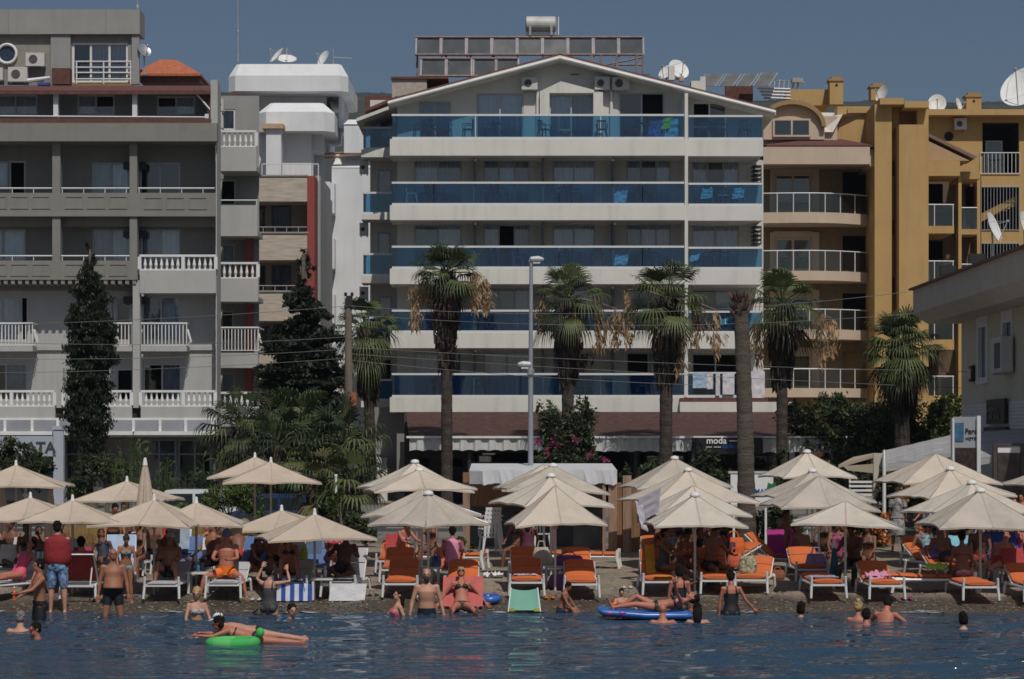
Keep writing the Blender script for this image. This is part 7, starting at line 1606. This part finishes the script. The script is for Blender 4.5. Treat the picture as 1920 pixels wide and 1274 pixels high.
            for q in ('l', 'r'): sh, el = J[q][0], J[q][1]; c.tube([sh - (el - sh) * .1, sh.lerp(el, .5), sh.lerp(el, .6 if nm_ == 'shirt' else 1.05)], [.075 + gg * .5, .068 + gg * .4, .062 + gg * .5], 12, cap=False)
            if nm_ == 'towel_wrap':
                for q in ('l', 'r'): el, ws = J[q][1], J[q][2]; c.tube([el, el.lerp(ws, .5), ws], [.075, .07, .05], 10)
        elif nm_ == 'cap':
            c.ball(hc + HM @ Vector((0, .018, .048)), (.088, .10, .092), 16, 10, HM); q = hc + HM @ Vector((0, -.10, .05)); c.ball(q, (.062, .07, .012), 14, 6, HM)
        elif nm_ == 'sunglasses':
            for s in (-1, 1): c.ball(hc + HM @ Vector((s * .033, -.092, .006)), (.027, .012, .019), 10, 6, HM)
            c.tube([hc + HM @ Vector((-.078, .0, .01)), hc + HM @ Vector((-.05, -.085, .01)), hc + HM @ Vector((.05, -.085, .01)), hc + HM @ Vector((.078, 0, .01))], .006, 5)
        elif nm_ == 'armbands':
            for q in ('l', 'r'): sh, el = J[q][0], J[q][1]; c.rings([(sh.lerp(el, .3 + u * .5), Rt, Fw, r_, r_) for u, r_ in ((0, .05), (.2, .09), (.8, .09), (1, .05))], 12)
        elif nm_ == 'skirt':
            c.rings([ring(-.45, .20, .16, g), ring(-.2, .19, .15, g), ring(.02, prof[2][1], prof[2][2], g), ring(.1, prof[3][1], prof[3][2], g)], 18, cap=False)
        fin(c, nm_, m)
    return t, J, loc, Mz, k
G = gz
def stand(label, px, top, feet_d, yaw, pose, **kw):
    zt = Z(top, feet_d); H = (zt - G(feet_d)) / 1.78 * 1.75
    return person(label, px, feet_d, G(feet_d), yaw, pose, H=H, **kw)
# --- standing at the water's edge and in the shallows
stand('man seen from behind in a crimson top and blue patterned knee shorts', 108, 978, 41.95, 176, P(STAND, la=(8, 8, 100, -30), ra=(8, 8, 100, -30), ll=(2, 5, 0, 2), rl=(2, 5, 0, 2)), sk='fair', wear=(('towel_wrap', 'redtop'), ('shorts', 'bluepat')), vox=.012)
p = person('man in black shorts in the water at the left, reaching out with an orange bottle', 74, 40.1, None, -62, P(STAND, la=(48, 8, 78, 0), ra=(30, 14, 62, -8)), top=1049, sk='tan', H=1.78, wear=(('shorts', 'black'),), vox=.012)
hp_ = p[2] + p[3] @ ((p[1]['l'][2] + p[1]['l'][6] * .07) * p[4]); t = thing('bottle', tuple(hp_), 'orange bottle held out by the man in black shorts', 'bottle'); b = MB(); b.lathe([(.0, -.1), (.035, -.1), (.035, .04), (.015, .09), (.015, .12), (0, .12)], hp_, 12); b.build('bottle_body', mat('orange_plastic', (.6, .12, .03), .4), t); b = MB(); b.lathe([(.018, .12), (.018, .15), (0, .15)], hp_, 10); b.build('cap', M_white, t)
person('stout bare-chested man in black shorts wading to the shins', 212, 40.9, None, 8, P(STAND, la=(6, 14, 12, 8), ra=(2, 12, 10, 6), ll=(4, 8, -2, 3), rl=(8, 7, -6, 3)), top=1029, sk='tan', H=1.74, hair=('bald',), wear=(('swim_shorts', 'black'),), belly=.12, head=(-12, 10), vox=.012)
stand('woman in a teal bikini standing behind the stout man, head bowed', 236, 1000, 43.0, 14, P(STAND, lean=8, la=(12, 12, 24, -4), ra=(14, 14, 32, -6), ll=(4, 5, -2, 3), rl=(0, 4, -4, 3)), sk='tan', sex='f', hair=('bun', 'br'), wear=(('bikini_top', 'teal'), ('bikini_bottom', 'teal')), head=(35, 0), vox=.012)
person('bald bearded man with navy shorts standing waist-deep in the middle', 800, 41.25, None, 2, P(KNEEL, la=(2, 17, 14, 12), ra=(4, 17, 12, 10)), top=1066, sk='fair', H=1.76, hair=('bald', '', 'br'), wear=(('swim_shorts', 'navy'),), vox=.012)
bo = [o for o in COL.objects if o.get('label', '').startswith('bald bearded')][0]
person('woman in a black open-backed swimsuit seen from behind beside the blue mattress', 1274, 41.5, None, 178, P(KNEEL, la=(4, 10, 8, 4), ra=(4, 10, 8, 4)), top=1060, sk='pink', H=1.68, sex='f', hair=('bob', 'dk'), wear=(('swimsuit', 'black'),), head=(12, 0), vox=.012)
person('woman in a black swimsuit wading away with her right arm held out', 1371, 41.55, None, 184, P(KNEEL, la=(6, 12, 4, 4), ra=(2, 30, 20, 42)), top=1071, sk='pink', H=1.68, sex='f', hair=('bun', 'dk'), wear=(('swimsuit', 'black'),), head=(20, 0), vox=.012)
person('dark-suited woman at the water edge with both hands raised to her hair', 505, 41.3, None, 165, P(KNEEL, ll=(4, 5, -70, 3), rl=(4, 5, -70, 3), la=(110, 40, 165, -20), ra=(100, 45, 160, -20)), top=1061, sk='fair', H=1.66, sex='f', hair=('short', 'dk'), wear=(('swimsuit', 'dgrey'),), vox=.012)
person('blonde woman in a light bikini kneeling in the water', 369, 39.8, None, 28, P(KNEEL, la=(20, 14, 55, -12), ra=(15, 18, 45, -8)), top=1101, sk='fair', H=1.64, sex='f', hair=('bob', 'bl'), wear=(('bikini_top', 'bw'), ('bikini_bottom', 'bw')), head=(10, -25), vox=.012)
person('woman in a pink bikini top sitting sideways in the shallow water, legs to the left', 740, 41.0, None, -70, P(KNEES, lean=-8, la=(-20, 15, 0, 5), ra=(40, 15, 60, 0), ll=(95, 4, 70, 2), rl=(112, 5, 52, 2)), top=1106, sk='fair', H=1.64, sex='f', hair=('long', 'dk'), wear=(('bikini_top', 'pink'), ('bikini_bottom', 'pink')), vox=.012)
person('woman in a black bikini leaning back against the coral towel', 866, 42.2, G(42.2) + .02, 4, P(RECL, lean=-30, la=(-5, 42, 10, 38), ra=(-5, 38, 14, 34), ll=(86, 14, 80, 8), rl=(86, 14, 80, 8)), sk='pink', H=1.66, sex='f', hair=('short', 'bl'), wear=(('bikini_top', 'black'), ('bikini_bottom', 'black'), ('sunglasses', 'black')), vox=.012)
person('boy in red and blue trunks sitting sideways at the water edge', 1052, 42.1, None, 75, P(SIT, lean=14, ll=(100, 6, 30, 3), rl=(100, 6, 30, 3), la=(30, 6, 40, 0), ra=(25, 6, 40, 0)), top=1091, sk='tan', H=1.2, hair=('short', 'dk'), wear=(('swim_shorts', 'navy'),), head=(15, 0))
person('small child with orange armbands behind the blue mattress', 1165, 41.6, None, 25, P(KNEEL, la=(35, 35, 50, 20), ra=(35, 35, 50, 20)), top=1104, sk='fair', H=1.05, hair=('short', 'dk'), wear=(('armbands', 'vest'), ('swim_shorts', 'navy')), head=(10, -20))
person('person lying on the blue mattress with one knee raised, head to the right', 1232, 40.78, .12, -90, P(SUPINE, ph=.10, ll=(98, 5, 82, 3), rl=(118, 6, 55, 3)), sk='pink', H=1.68, sex='f', hair=('short', 'dk'), wear=(('bikini_bottom', 'black'), ('bikini_top', 'black')), vox=.012)
# --- swimmers
for px, d, top, yaw, sk, sex, hair, wear, hd, lab in ((36, 38.1, 1148, 180, 'fair', 'm', ('short', 'gr'), (), (0, 0), 'swimmer at the left edge seen from behind, short grey hair'), (77, 36.9, 1167, -50, 'pink', 'm', ('short', 'dk'), (('sunglasses', 'black'),), (0, 0), 'swimmer with sunglasses at the left, nearest to the camera'),
        (543, 40.3, 1132, 30, 'fair', 'm', ('short', 'dk'), (), (0, 0), 'swimmer wiping his face near the striped towel'), (1243, 39.6, 1133, 180, 'pink', 'm', ('bald',), (), (0, 0), 'bald swimmer seen from behind before the blue mattress'), (1308, 39.9, 1132, 178, 'fair', 'f', ('long', 'dk'), (), (0, 0), 'swimmer with long wet black hair before the blue mattress'),
        (1500, 41.0, 1130, 160, 'fair', 'f', ('bob', 'dk'), (), (0, 0), 'lone dark-haired swimmer before the lounger with grey towel'), (1608, 40.2, 1128, 165, 'pink', 'f', ('bun', 'bl'), (), (5, 0), 'swimmer with fair tied hair in the group at the right'), (1625, 39.3, 1143, 175, 'pink', 'm', ('short', 'dk'), (), (0, 0), 'dark-haired swimmer in front of the group at the right'),
        (1654, 39.9, 1121, 150, 'pink', 'm', ('short', 'dk'), (), (18, 20), 'sunburnt man with broad back in the group of swimmers'), (1808, 38.6, 1149, 180, 'fair', 'f', ('bob', 'dk'), (), (0, 0), 'swimmer alone at the right, dark hair, seen from behind'),):
    person(lab, px, d, None, yaw, SWIM if px != 1654 else P(SWIM, lean=25), top=top, sk=sk, sex=sex, hair=hair, wear=wear, head=hd)
person('person with white cap lying face down across the green ring', 480, 36.15, -.03, -78, P(PRONE, ph=.16, lean=76, head=0, ll=(-84, 5, -80, 2), rl=(-80, 7, -84, 2), la=(60, 20, 90, 10), ra=(60, 20, 90, 10)), sk='fair', H=1.66, sex='f', hair=('short', 'dk'), wear=(('bikini_bottom', 'black'), ('cap', 'white')), head=(-55, 0))
person('dark-haired girl lying across the green ring, legs trailing behind in the water', 476, 35.75, -.05, -92, P(PRONE, ph=.12, lean=72, la=(70, 15, 95, 8), ra=(70, 15, 95, 8), ll=(-86, 3, -88, 2), rl=(-84, 6, -86, 3)), sk='pink', H=1.62, sex='f', hair=('bob', 'dk'), wear=(('bikini_top', 'black'), ('bikini_bottom', 'black')), head=(-50, 0))
# --- on the sand, left
SZ = .38
person('woman in a pink swimsuit reclining at the left edge', 34, 43.5, G(43.5) + SZ, -30, P(RECL, lean=-35, ll=(88, 5, 84, 3)), sk='pink', sex='f', H=1.65, hair=('short', 'dk'), wear=(('swimsuit', 'pink'),))
person('shaded person sitting upright behind the aqua striped cloth', 50, 46.0, G(46) + SZ, 15, P(SIT, lean=4, la=(60, 35, 150, -20)), sk='brown', sex='f', H=1.68, hair=('bob', 'dk'), wear=(('bikini_top', 'black'), ('bikini_bottom', 'black')))
person('shaded bather reclining at the left edge of the second row', 5, 46.2, G(46.2) + SZ, 40, RECL, sk='dark', H=1.7, hair=('short', 'dk'), wear=(('swim_shorts', 'black'),))
person('man seen from behind resting in the lounger with red towel', 157, 43.85, G(43.85) + .30, 180, P(RECL, lean=-20, la=(-10, 22, 30, 0), ra=(-10, 22, 30, 0)), sk='pink', H=1.74, hair=('short', 'dk'), wear=(('swim_shorts', 'navy'),))
person('tanned man with pale cap sitting sideways left of the reading person', 300, 45.6, G(45.6) + SZ, 50, P(SIT, lean=22, la=(40, 10, 80, -5), ra=(40, 10, 80, -5)), sk='brown', H=1.72, hair=('short', 'dk'), wear=(('swim_shorts', 'black'), ('cap', 'gcap')), head=(30, 0))
person('person with pale hat reading on a lounger, knees drawn up', 317, 43.95, G(43.95) + SZ, 0, P(KNEES, lean=-18, la=(40, 10, 100, -20), ra=(40, 10, 100, -20), ll=(122, 12, 12, 8), rl=(122, 12, 12, 8)), sk='tan', H=1.68, hair=('short', 'dk'), wear=(('swim_shorts', 'black'), ('cap', 'gcap')), head=(20, 0))
person('man with dark cap in profile behind the man in orange shorts', 396, 46.0, G(46) + SZ, -40, P(SIT, lean=-5), sk='tan', H=1.76, hair=('short', 'dk'), wear=(('swim_shorts', 'navy'), ('cap', 'black')), head=(0, 0))
person('man in orange shorts and blue cap sitting astride his lounger', 424, 44.0, G(44) + SZ, -6, P(SIT, lean=-8, la=(35, 14, 85, -25), ra=(35, 14, 85, -25), ll=(76, 44, 2, 16), rl=(76, 40, 4, 14)), sk='pink', H=1.76, hair=('short', 'dk'), wear=(('swim_shorts', 'orange'), ('cap', 'bcap')), head=(25, 0))
person('man seen in three-quarter view on the second row behind the striped towel', 512, 46.3, G(46.3) + SZ, 25, P(SIT, lean=0), sk='pink', H=1.74, hair=('short', 'dk'), wear=(('swim_shorts', 'navy'),), head=(10, 30))
person('long-haired person with knees drawn up behind the striped towel', 541, 44.3, G(44.3) + SZ, 8, P(KNEES, lean=-8, la=(55, 8, 90, -8), ra=(55, 8, 90, -8)), sk='pink', sex='f', H=1.66, hair=('long', 'dk'), wear=(('bikini_top', 'black'), ('bikini_bottom', 'black')), head=(10, -10))
person('deeply tanned man lounging on the white towel, arms folded to his chin', 643, 44.2, G(44.2) + .42, -8, P(RECL, lean=-28, la=(35, 25, 140, -35), ra=(35, 30, 140, -35), ll=(84, 30, 78, -30), rl=(84, 34, 70, -40)), sk='dark', H=1.74, hair=('short', 'dk'), wear=(('swim_shorts', 'black'),))
person('bather seen small between the left umbrellas, bent forward', 212, 54.5, None, 20, P(STAND, lean=25), top=944, sk='pink', H=1.72, hair=('short', 'dk'), wear=(('swim_shorts', 'black'),))
person('second bather small between the left umbrellas', 240, 55, None, -20, P(STAND, lean=10), top=942, sk='brown', H=1.7, hair=('short', 'dk'), wear=(('swim_shorts', 'navy'),))
# --- centre
person('woman seen from behind in a light pink top on the orange lounger', 848, 45.2, G(45.2) + .40, 178, P(SIT, lean=6, ll=(88, 8, 84, 4), rl=(88, 8, 84, 4)), top=None, sk='pink', sex='f', H=1.62, hair=('bun', 'dk'), wear=(('shirt', 'lpink'), ('bikini_bottom', 'pink')))
person('pink-skinned woman leaning forward on the rear lounger under the drooping umbrella', 748, 49.3, G(49.3) + SZ, 40, P(SIT, lean=28, la=(50, 10, 75, 0), ra=(50, 10, 75, 0)), sk='pink', sex='f', H=1.68, hair=('bob', 'br'), wear=(('bikini_top', 'lpink'), ('bikini_bottom', 'lpink')), head=(15, 0))
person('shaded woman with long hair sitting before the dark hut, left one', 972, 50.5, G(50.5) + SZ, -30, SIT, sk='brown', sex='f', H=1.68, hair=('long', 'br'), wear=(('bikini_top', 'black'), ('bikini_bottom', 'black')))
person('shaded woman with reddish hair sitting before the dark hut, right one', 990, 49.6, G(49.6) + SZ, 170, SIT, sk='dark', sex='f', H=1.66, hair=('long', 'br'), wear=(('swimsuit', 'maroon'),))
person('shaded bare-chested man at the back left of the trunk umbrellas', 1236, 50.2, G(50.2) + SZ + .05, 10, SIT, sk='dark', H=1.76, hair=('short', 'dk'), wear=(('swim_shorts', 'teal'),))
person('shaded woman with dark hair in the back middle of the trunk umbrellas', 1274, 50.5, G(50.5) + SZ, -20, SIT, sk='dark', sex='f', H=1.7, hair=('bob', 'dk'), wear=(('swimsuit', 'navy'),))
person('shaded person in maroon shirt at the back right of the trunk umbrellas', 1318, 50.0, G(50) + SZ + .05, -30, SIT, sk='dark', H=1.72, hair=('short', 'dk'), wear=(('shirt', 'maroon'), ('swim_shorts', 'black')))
person('woman sitting in profile on the lounger with the yellow towel', 1243, 44.7, G(44.7) + .40, 62, P(SIT, lean=4, la=(50, 8, 85, 0), ra=(50, 8, 85, 0), ll=(90, 6, 50, 3), rl=(90, 6, 40, 3)), sk='brown', sex='f', H=1.68, hair=('bob', 'dk'), wear=(('swimsuit', 'dgrey'),))
person('man in profile looking down under the umbrella left of the bare trunk', 1331, 44.9, G(44.9) + .42, 35, P(SIT, lean=12, la=(35, 10, 80, -10), ra=(35, 10, 80, -10)), sk='brown', H=1.78, hair=('short', 'dk'), wear=(('swim_shorts', 'black'),), head=(22, 0))
person('person in maroon clothes sitting beside the man left of the bare trunk', 1362, 45.8, G(45.8) + .3, -20, P(SIT, lean=18), sk='brown', sex='f', H=1.66, hair=('bob', 'dk'), wear=(('shirt', 'maroon'), ('swim_shorts', 'black')), head=(20, 0))
# --- right
person('woman in magenta reclining on the rear lounger, legs to the right', 1500, 49.6, G(49.6) + .42, 70, P(RECL, lean=-38, ll=(90, 5, 82, 3), rl=(108, 6, 62, 3)), sk='brown', sex='f', H=1.68, hair=('short', 'gr'), wear=(('swimsuit', 'mag'),))
person('dark seated man behind the pole, before the orange flowers', 1602, 45.7, G(45.7) + SZ, -30, P(SIT, lean=14, la=(40, 12, 85, -10), ra=(40, 12, 85, -10)), sk='dark', H=1.76, hair=('short', 'dk'), wear=(('swim_shorts', 'black'),), head=(20, 0))
person('woman with bun seen from behind sitting on the front right lounger', 1804, 44.0, G(44) + .36, 180, P(SIT, lean=2, la=(12, 12, 40, -6), ra=(12, 12, 40, -6), ll=(86, 14, 70, 4), rl=(86, 14, 70, 4)), sk='brown', sex='f', H=1.72, hair=('bun', 'dk'), wear=(('bikini_bottom', 'maroon'), ('bikini_top', 'maroon')))
person('reclining sunbather half hidden behind the front right pole', 1872, 45.4, G(45.4) + .40, -35, RECL, sk='pink', H=1.7, hair=('short', 'dk'), wear=(('swim_shorts', 'red'),))
stand('woman in black and white patterned clothes standing behind the right umbrellas', 1683, 915, 56.0, 165, P(STAND, la=(4, 10, 20, 0), ra=(4, 10, 20, 0)), sk='tan', sex='f', hair=('bob', 'br'), wear=(('shirt', 'mono'), ('skirt', 'mono')))
stand('person in white top and dark shorts walking behind the right umbrellas', 1738, 925, 57.0, -60, P(STAND, la=(40, 8, 80, 0), ra=(10, 10, 50, 0)), sk='pink', hair=('short', 'dk'), wear=(('shirt', 'white'), ('swim_shorts', 'black')))
stand('standing bather with pale legs at the far right back row', 1892, 930, 52.5, 20, P(STAND, lean=15), sk='fair', sex='f', hair=('bob', 'br'), wear=(('swimsuit', 'teal'),))
stand('bather in black standing behind the sky blue bag at the right', 1846, 925, 53.5, -10, P(STAND, lean=10), sk='brown', sex='f', hair=('bob', 'dk'), wear=(('swimsuit', 'black'),))

# ================================================================== MORE BATHERS AND CLUTTER
def seated(px, d, yaw, pose, sk, sex, hair, wear, label, dz=.38, head=(10, 0)):
    person(label, px, d, G(d) + dz, yaw, pose, sk=sk, sex=sex, H=1.7 if sex == 'm' else 1.64, hair=hair, wear=wear, head=head, vox=.016)
TR, BK = (('swim_shorts', 'navy'),), (('bikini_top', 'black'), ('bikini_bottom', 'black'))
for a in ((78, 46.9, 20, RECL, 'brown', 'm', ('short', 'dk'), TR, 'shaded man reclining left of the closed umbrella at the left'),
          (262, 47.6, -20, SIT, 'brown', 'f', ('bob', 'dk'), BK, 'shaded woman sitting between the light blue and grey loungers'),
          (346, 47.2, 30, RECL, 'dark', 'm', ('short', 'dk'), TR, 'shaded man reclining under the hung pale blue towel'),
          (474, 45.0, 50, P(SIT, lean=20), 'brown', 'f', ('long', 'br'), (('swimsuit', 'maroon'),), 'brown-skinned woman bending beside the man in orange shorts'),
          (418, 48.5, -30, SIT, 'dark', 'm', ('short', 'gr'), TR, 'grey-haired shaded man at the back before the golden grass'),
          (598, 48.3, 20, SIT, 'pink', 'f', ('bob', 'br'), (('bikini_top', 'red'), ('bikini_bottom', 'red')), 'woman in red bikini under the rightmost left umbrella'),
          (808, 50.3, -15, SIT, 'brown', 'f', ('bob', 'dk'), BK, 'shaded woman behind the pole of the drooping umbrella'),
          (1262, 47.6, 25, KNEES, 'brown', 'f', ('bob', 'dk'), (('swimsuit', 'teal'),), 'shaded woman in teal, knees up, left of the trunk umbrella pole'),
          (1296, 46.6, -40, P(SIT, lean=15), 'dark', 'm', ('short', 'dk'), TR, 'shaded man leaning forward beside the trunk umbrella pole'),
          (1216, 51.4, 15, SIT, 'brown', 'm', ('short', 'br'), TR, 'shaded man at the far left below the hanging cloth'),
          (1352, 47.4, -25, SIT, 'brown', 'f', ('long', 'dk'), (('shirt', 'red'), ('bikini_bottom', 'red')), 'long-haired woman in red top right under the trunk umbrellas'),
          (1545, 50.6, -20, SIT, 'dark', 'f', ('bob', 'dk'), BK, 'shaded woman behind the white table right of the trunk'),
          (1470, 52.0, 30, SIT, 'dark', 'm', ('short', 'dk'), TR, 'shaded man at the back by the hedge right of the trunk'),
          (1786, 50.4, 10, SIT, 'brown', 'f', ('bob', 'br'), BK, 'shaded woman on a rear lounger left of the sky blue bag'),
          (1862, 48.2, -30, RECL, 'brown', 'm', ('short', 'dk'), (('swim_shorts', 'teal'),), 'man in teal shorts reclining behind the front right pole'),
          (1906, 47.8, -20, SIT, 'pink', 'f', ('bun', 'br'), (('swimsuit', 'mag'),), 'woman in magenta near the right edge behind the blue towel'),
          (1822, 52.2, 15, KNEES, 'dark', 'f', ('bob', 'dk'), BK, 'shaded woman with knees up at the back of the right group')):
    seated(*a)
stand('bather in red trunks walking at the far right back', 1916, 925, 54.5, -40, P(STAND, la=(25, 8, 50, 0), ra=(-20, 8, 0, 0), ll=(18, 3, 4, 2), rl=(-14, 3, -22, 2)), sk='pink', hair=('short', 'dk'), wear=(('swim_shorts', 'red'),))
stand('bather in dark shirt standing behind the orange flowers', 1765, 928, 56.5, 20, P(STAND, lean=6), sk='brown', hair=('short', 'dk'), wear=(('shirt', 'maroon'), ('swim_shorts', 'black')))
for px, d, m, lab in ((185, 43.1, FAB['black'], 'pair of black flip-flops by the red towel lounger'), (262, 43.6, FAB['bcap'], 'pair of blue flip-flops left of the reading person'), (480, 43.2, FAB['white'], 'pair of white sandals right of the man in orange'), (700, 43.6, FAB['black'], 'pair of dark flip-flops on the bare sand left of the drooping umbrella'), (1030, 43.4, FAB['orange'], 'pair of orange flip-flops behind the mint chair'), (1176, 45.0, FAB['white'], 'pair of white flip-flops on the bare sand right of the boy'), (1462, 44.2, FAB['black'], 'pair of black sandals left of the grey towel lounger'), (1700, 43.3, FAB['mag'], 'pair of pink flip-flops right of the purple towel')):
    x, z = X(px, d), G(d); t = thing('flip_flops', (x, d, z), lab, 'sandals', 'sandals left on the sand')
    for s in (-1, 1):
        b = MB(); cx = x + s * .07; b.rings([(Vector((cx, d + q, z + .025)), Vector((1, 0, 0)), Vector((0, 0, 1)), w, .014) for q, w in ((-.13, .02), (-.09, .045), (.02, .035), (.1, .04), (.13, .02))], 10); b.tube([(cx - .04, d - .02, z + .03), (cx, d - .08, z + .065), (cx + .04, d - .02, z + .03)], .008, 5); b.build('sandal', m, t)
for px, d, dz, c, lab in ((372, 44.2, .44, (.05, .2, .35), 'blue drink bottle on the table right of the reading person'), (610, 43.3, .44, (.5, .52, .5), 'clear drink bottle on the table by the striped towel'), (808, 45.1, .44, (.1, .3, .08), 'green drink bottle on the table below the drooping umbrella'), (1034, 45.3, .44, (.55, .5, .45), 'pale drink bottle on the table before the hut'), (1300, 45.6, .44, (.5, .06, .05), 'red drink can shaped bottle on the table by the seated woman'), (1848, 45.3, .44, (.55, .55, .5), 'white drink bottle on the table at the front right pole')):
    x, z = X(px, d), G(d) + dz; t = thing('drink_bottle', (x, d, z), lab, 'bottle'); b = MB(); b.lathe([(0, .002), (.035, .002), (.037, .14), (.015, .19), (.015, .22)], (x, d, z), 12); b.build('bottle_body', mat('bottle_%d' % px, c, .2), t, smooth=True); b = MB(); b.lathe([(.018, .215), (.018, .24), (0, .24)], (x, d, z), 10); b.build('cap', M_white, t)
for px, d, rz, m, lab in ((505, 46.9, .2, T_strp, 'blue striped towel over the blue lounger back'), (356, 46.9, -.1, T_aqua, 'aqua towel over the blue lounger back behind the reading person'), (20, 46.0, .3, T_white, 'white towel over a chair at the left edge'), (148, 45.4, 0, T_mag, 'bright pink towel right of the man in the red top'), (742, 49.9, 0, T_red, 'red towel on the rear lounger of the pink-skinned woman'), (1344, 47.9, 0, T_red, 'red towel at the back under the trunk umbrellas'), (1800, 49.3, 0, T_aqua, 'aqua towel on the back of a rear right lounger'), (1900, 45.2, .1, T_red, 'dark red towel left of the lounger cut by the right edge')):
    cloth((X(px, d), d, G(d) + .62), (.24 * math.cos(rz), .24 * math.sin(rz), 0), (0, .14, .2), 8, 8, m, lab, wav=.05)
t = tree('shrub', 1850, 59, [(1845, 915, 14, 8), (1858, 922, 10, 8)], 500, .1, L_bush, 'planter shrub with white flowers beside the menu boards', 'shrub', .03)
b = MB()
for _ in range(90): leaf(b, Vector((X(1850 + rnd.gauss(0, 10), 58.7), 58.7, Z(914 + rnd.gauss(0, 5), 58.7))), .09, 0, 1.2)
b.build('blossom', M_white, t)

ST, BRK = ('short', 'dk'), ('bob', 'br')
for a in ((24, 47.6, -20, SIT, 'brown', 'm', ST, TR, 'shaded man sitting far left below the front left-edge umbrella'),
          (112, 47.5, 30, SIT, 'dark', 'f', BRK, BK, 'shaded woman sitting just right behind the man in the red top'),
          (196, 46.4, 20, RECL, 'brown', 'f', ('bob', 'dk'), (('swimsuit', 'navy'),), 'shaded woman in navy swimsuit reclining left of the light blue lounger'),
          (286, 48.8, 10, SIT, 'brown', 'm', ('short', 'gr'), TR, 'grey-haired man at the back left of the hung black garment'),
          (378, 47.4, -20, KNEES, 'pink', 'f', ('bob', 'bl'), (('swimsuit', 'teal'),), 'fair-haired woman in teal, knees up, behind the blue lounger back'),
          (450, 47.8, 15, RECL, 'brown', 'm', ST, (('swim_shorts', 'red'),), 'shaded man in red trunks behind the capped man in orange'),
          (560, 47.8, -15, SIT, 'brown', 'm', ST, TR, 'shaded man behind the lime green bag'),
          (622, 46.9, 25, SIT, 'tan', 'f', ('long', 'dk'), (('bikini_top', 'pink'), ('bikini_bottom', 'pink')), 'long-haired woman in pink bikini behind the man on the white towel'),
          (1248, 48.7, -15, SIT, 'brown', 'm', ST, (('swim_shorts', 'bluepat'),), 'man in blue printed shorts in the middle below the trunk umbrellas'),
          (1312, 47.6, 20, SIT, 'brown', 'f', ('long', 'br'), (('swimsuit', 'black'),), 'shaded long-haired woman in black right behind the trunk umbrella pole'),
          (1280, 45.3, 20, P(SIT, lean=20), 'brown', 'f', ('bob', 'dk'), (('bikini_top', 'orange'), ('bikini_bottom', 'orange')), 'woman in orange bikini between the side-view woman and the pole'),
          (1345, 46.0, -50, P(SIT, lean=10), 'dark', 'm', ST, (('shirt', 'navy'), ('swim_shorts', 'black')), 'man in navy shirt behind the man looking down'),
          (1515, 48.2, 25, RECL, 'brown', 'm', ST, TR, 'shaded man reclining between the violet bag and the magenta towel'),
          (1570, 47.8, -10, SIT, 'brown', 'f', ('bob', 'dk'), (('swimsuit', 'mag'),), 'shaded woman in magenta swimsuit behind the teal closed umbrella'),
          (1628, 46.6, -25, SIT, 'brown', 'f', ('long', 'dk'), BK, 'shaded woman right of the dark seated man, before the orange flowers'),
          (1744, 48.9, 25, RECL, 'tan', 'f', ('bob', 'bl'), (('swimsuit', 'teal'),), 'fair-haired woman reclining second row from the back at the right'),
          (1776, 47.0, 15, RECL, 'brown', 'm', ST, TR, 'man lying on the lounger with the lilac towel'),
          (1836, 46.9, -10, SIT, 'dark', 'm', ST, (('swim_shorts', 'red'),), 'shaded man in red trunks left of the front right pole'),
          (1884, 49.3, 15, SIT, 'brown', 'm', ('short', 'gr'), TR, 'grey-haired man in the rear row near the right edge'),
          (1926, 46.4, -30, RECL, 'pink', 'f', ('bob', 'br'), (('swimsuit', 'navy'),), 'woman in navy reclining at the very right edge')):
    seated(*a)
cpr = [o for o in COL.objects if o.get('label') == 'dark chair on the lowest balcony row'][0]
for i, (py, row) in enumerate(((262, 'top'), (382, 'second'), (502, 'third'), (622, 'fourth'), (742, 'lowest'))):
    for px, bay in ((800 + i * 6, 'left bay'), (930 - i * 5, 'left middle bay'), (1058 + i * 4, 'right middle bay'), (1200 + i * 5, 'right bay'), (1335 + i * 4, 'bay right of the fin')):
        if (i, bay) in ((0, 'right middle bay'),): continue
        copy_tree(cpr, (X(px + 16, 93.2), 93.2, Z(py, 93.2)), R(rnd.uniform(60, 120)), 'dark chair facing left on the %s balcony row, %s' % (row, bay)); copy_tree(cpr, (X(px - 14, 93.2), 93.2, Z(py, 93.2)), R(rnd.uniform(-120, -60)), 'dark chair facing right on the %s balcony row, %s' % (row, bay))
        t = thing('balcony_table', (X(px, 93.3), 93.3, Z(py, 93.3)), 'small dark table between two chairs, %s balcony row, %s' % (row, bay), 'table', 'tables on the hotel balconies'); b = MB(); b.lathe([(0, .70), (.28, .70), (.28, .73), (0, .73)], (X(px, 93.3), 93.3, Z(py, 93.3)), 14); b.build('table_top', M_chb, t); b = MB(); b.tube([(X(px, 93.3), 93.3, Z(py, 93.3)), (X(px, 93.3), 93.3, Z(py, 93.3) + .7)], .03, 6); b.build('leg', M_chb, t)

# ================================================================== AIR
b = MB(); b.box(-900, 900, -30, 1080, -6, 165)
m = bpy.data.materials.new('sea_haze'); m.use_nodes = True; n = m.node_tree; n.nodes.clear(); o_ = n.nodes.new('ShaderNodeOutputMaterial'); v_ = n.nodes.new('ShaderNodeVolumePrincipled')
v_.inputs['Color'].default_value = (.72, .82, .97, 1); v_.inputs['Density'].default_value = .00015; v_.inputs['Anisotropy'].default_value = .3
n.links.new(v_.outputs[0], o_.inputs['Volume'])
tag(b.build('haze', m), 'thin sea haze over the whole bay', 'haze', kind='stuff')
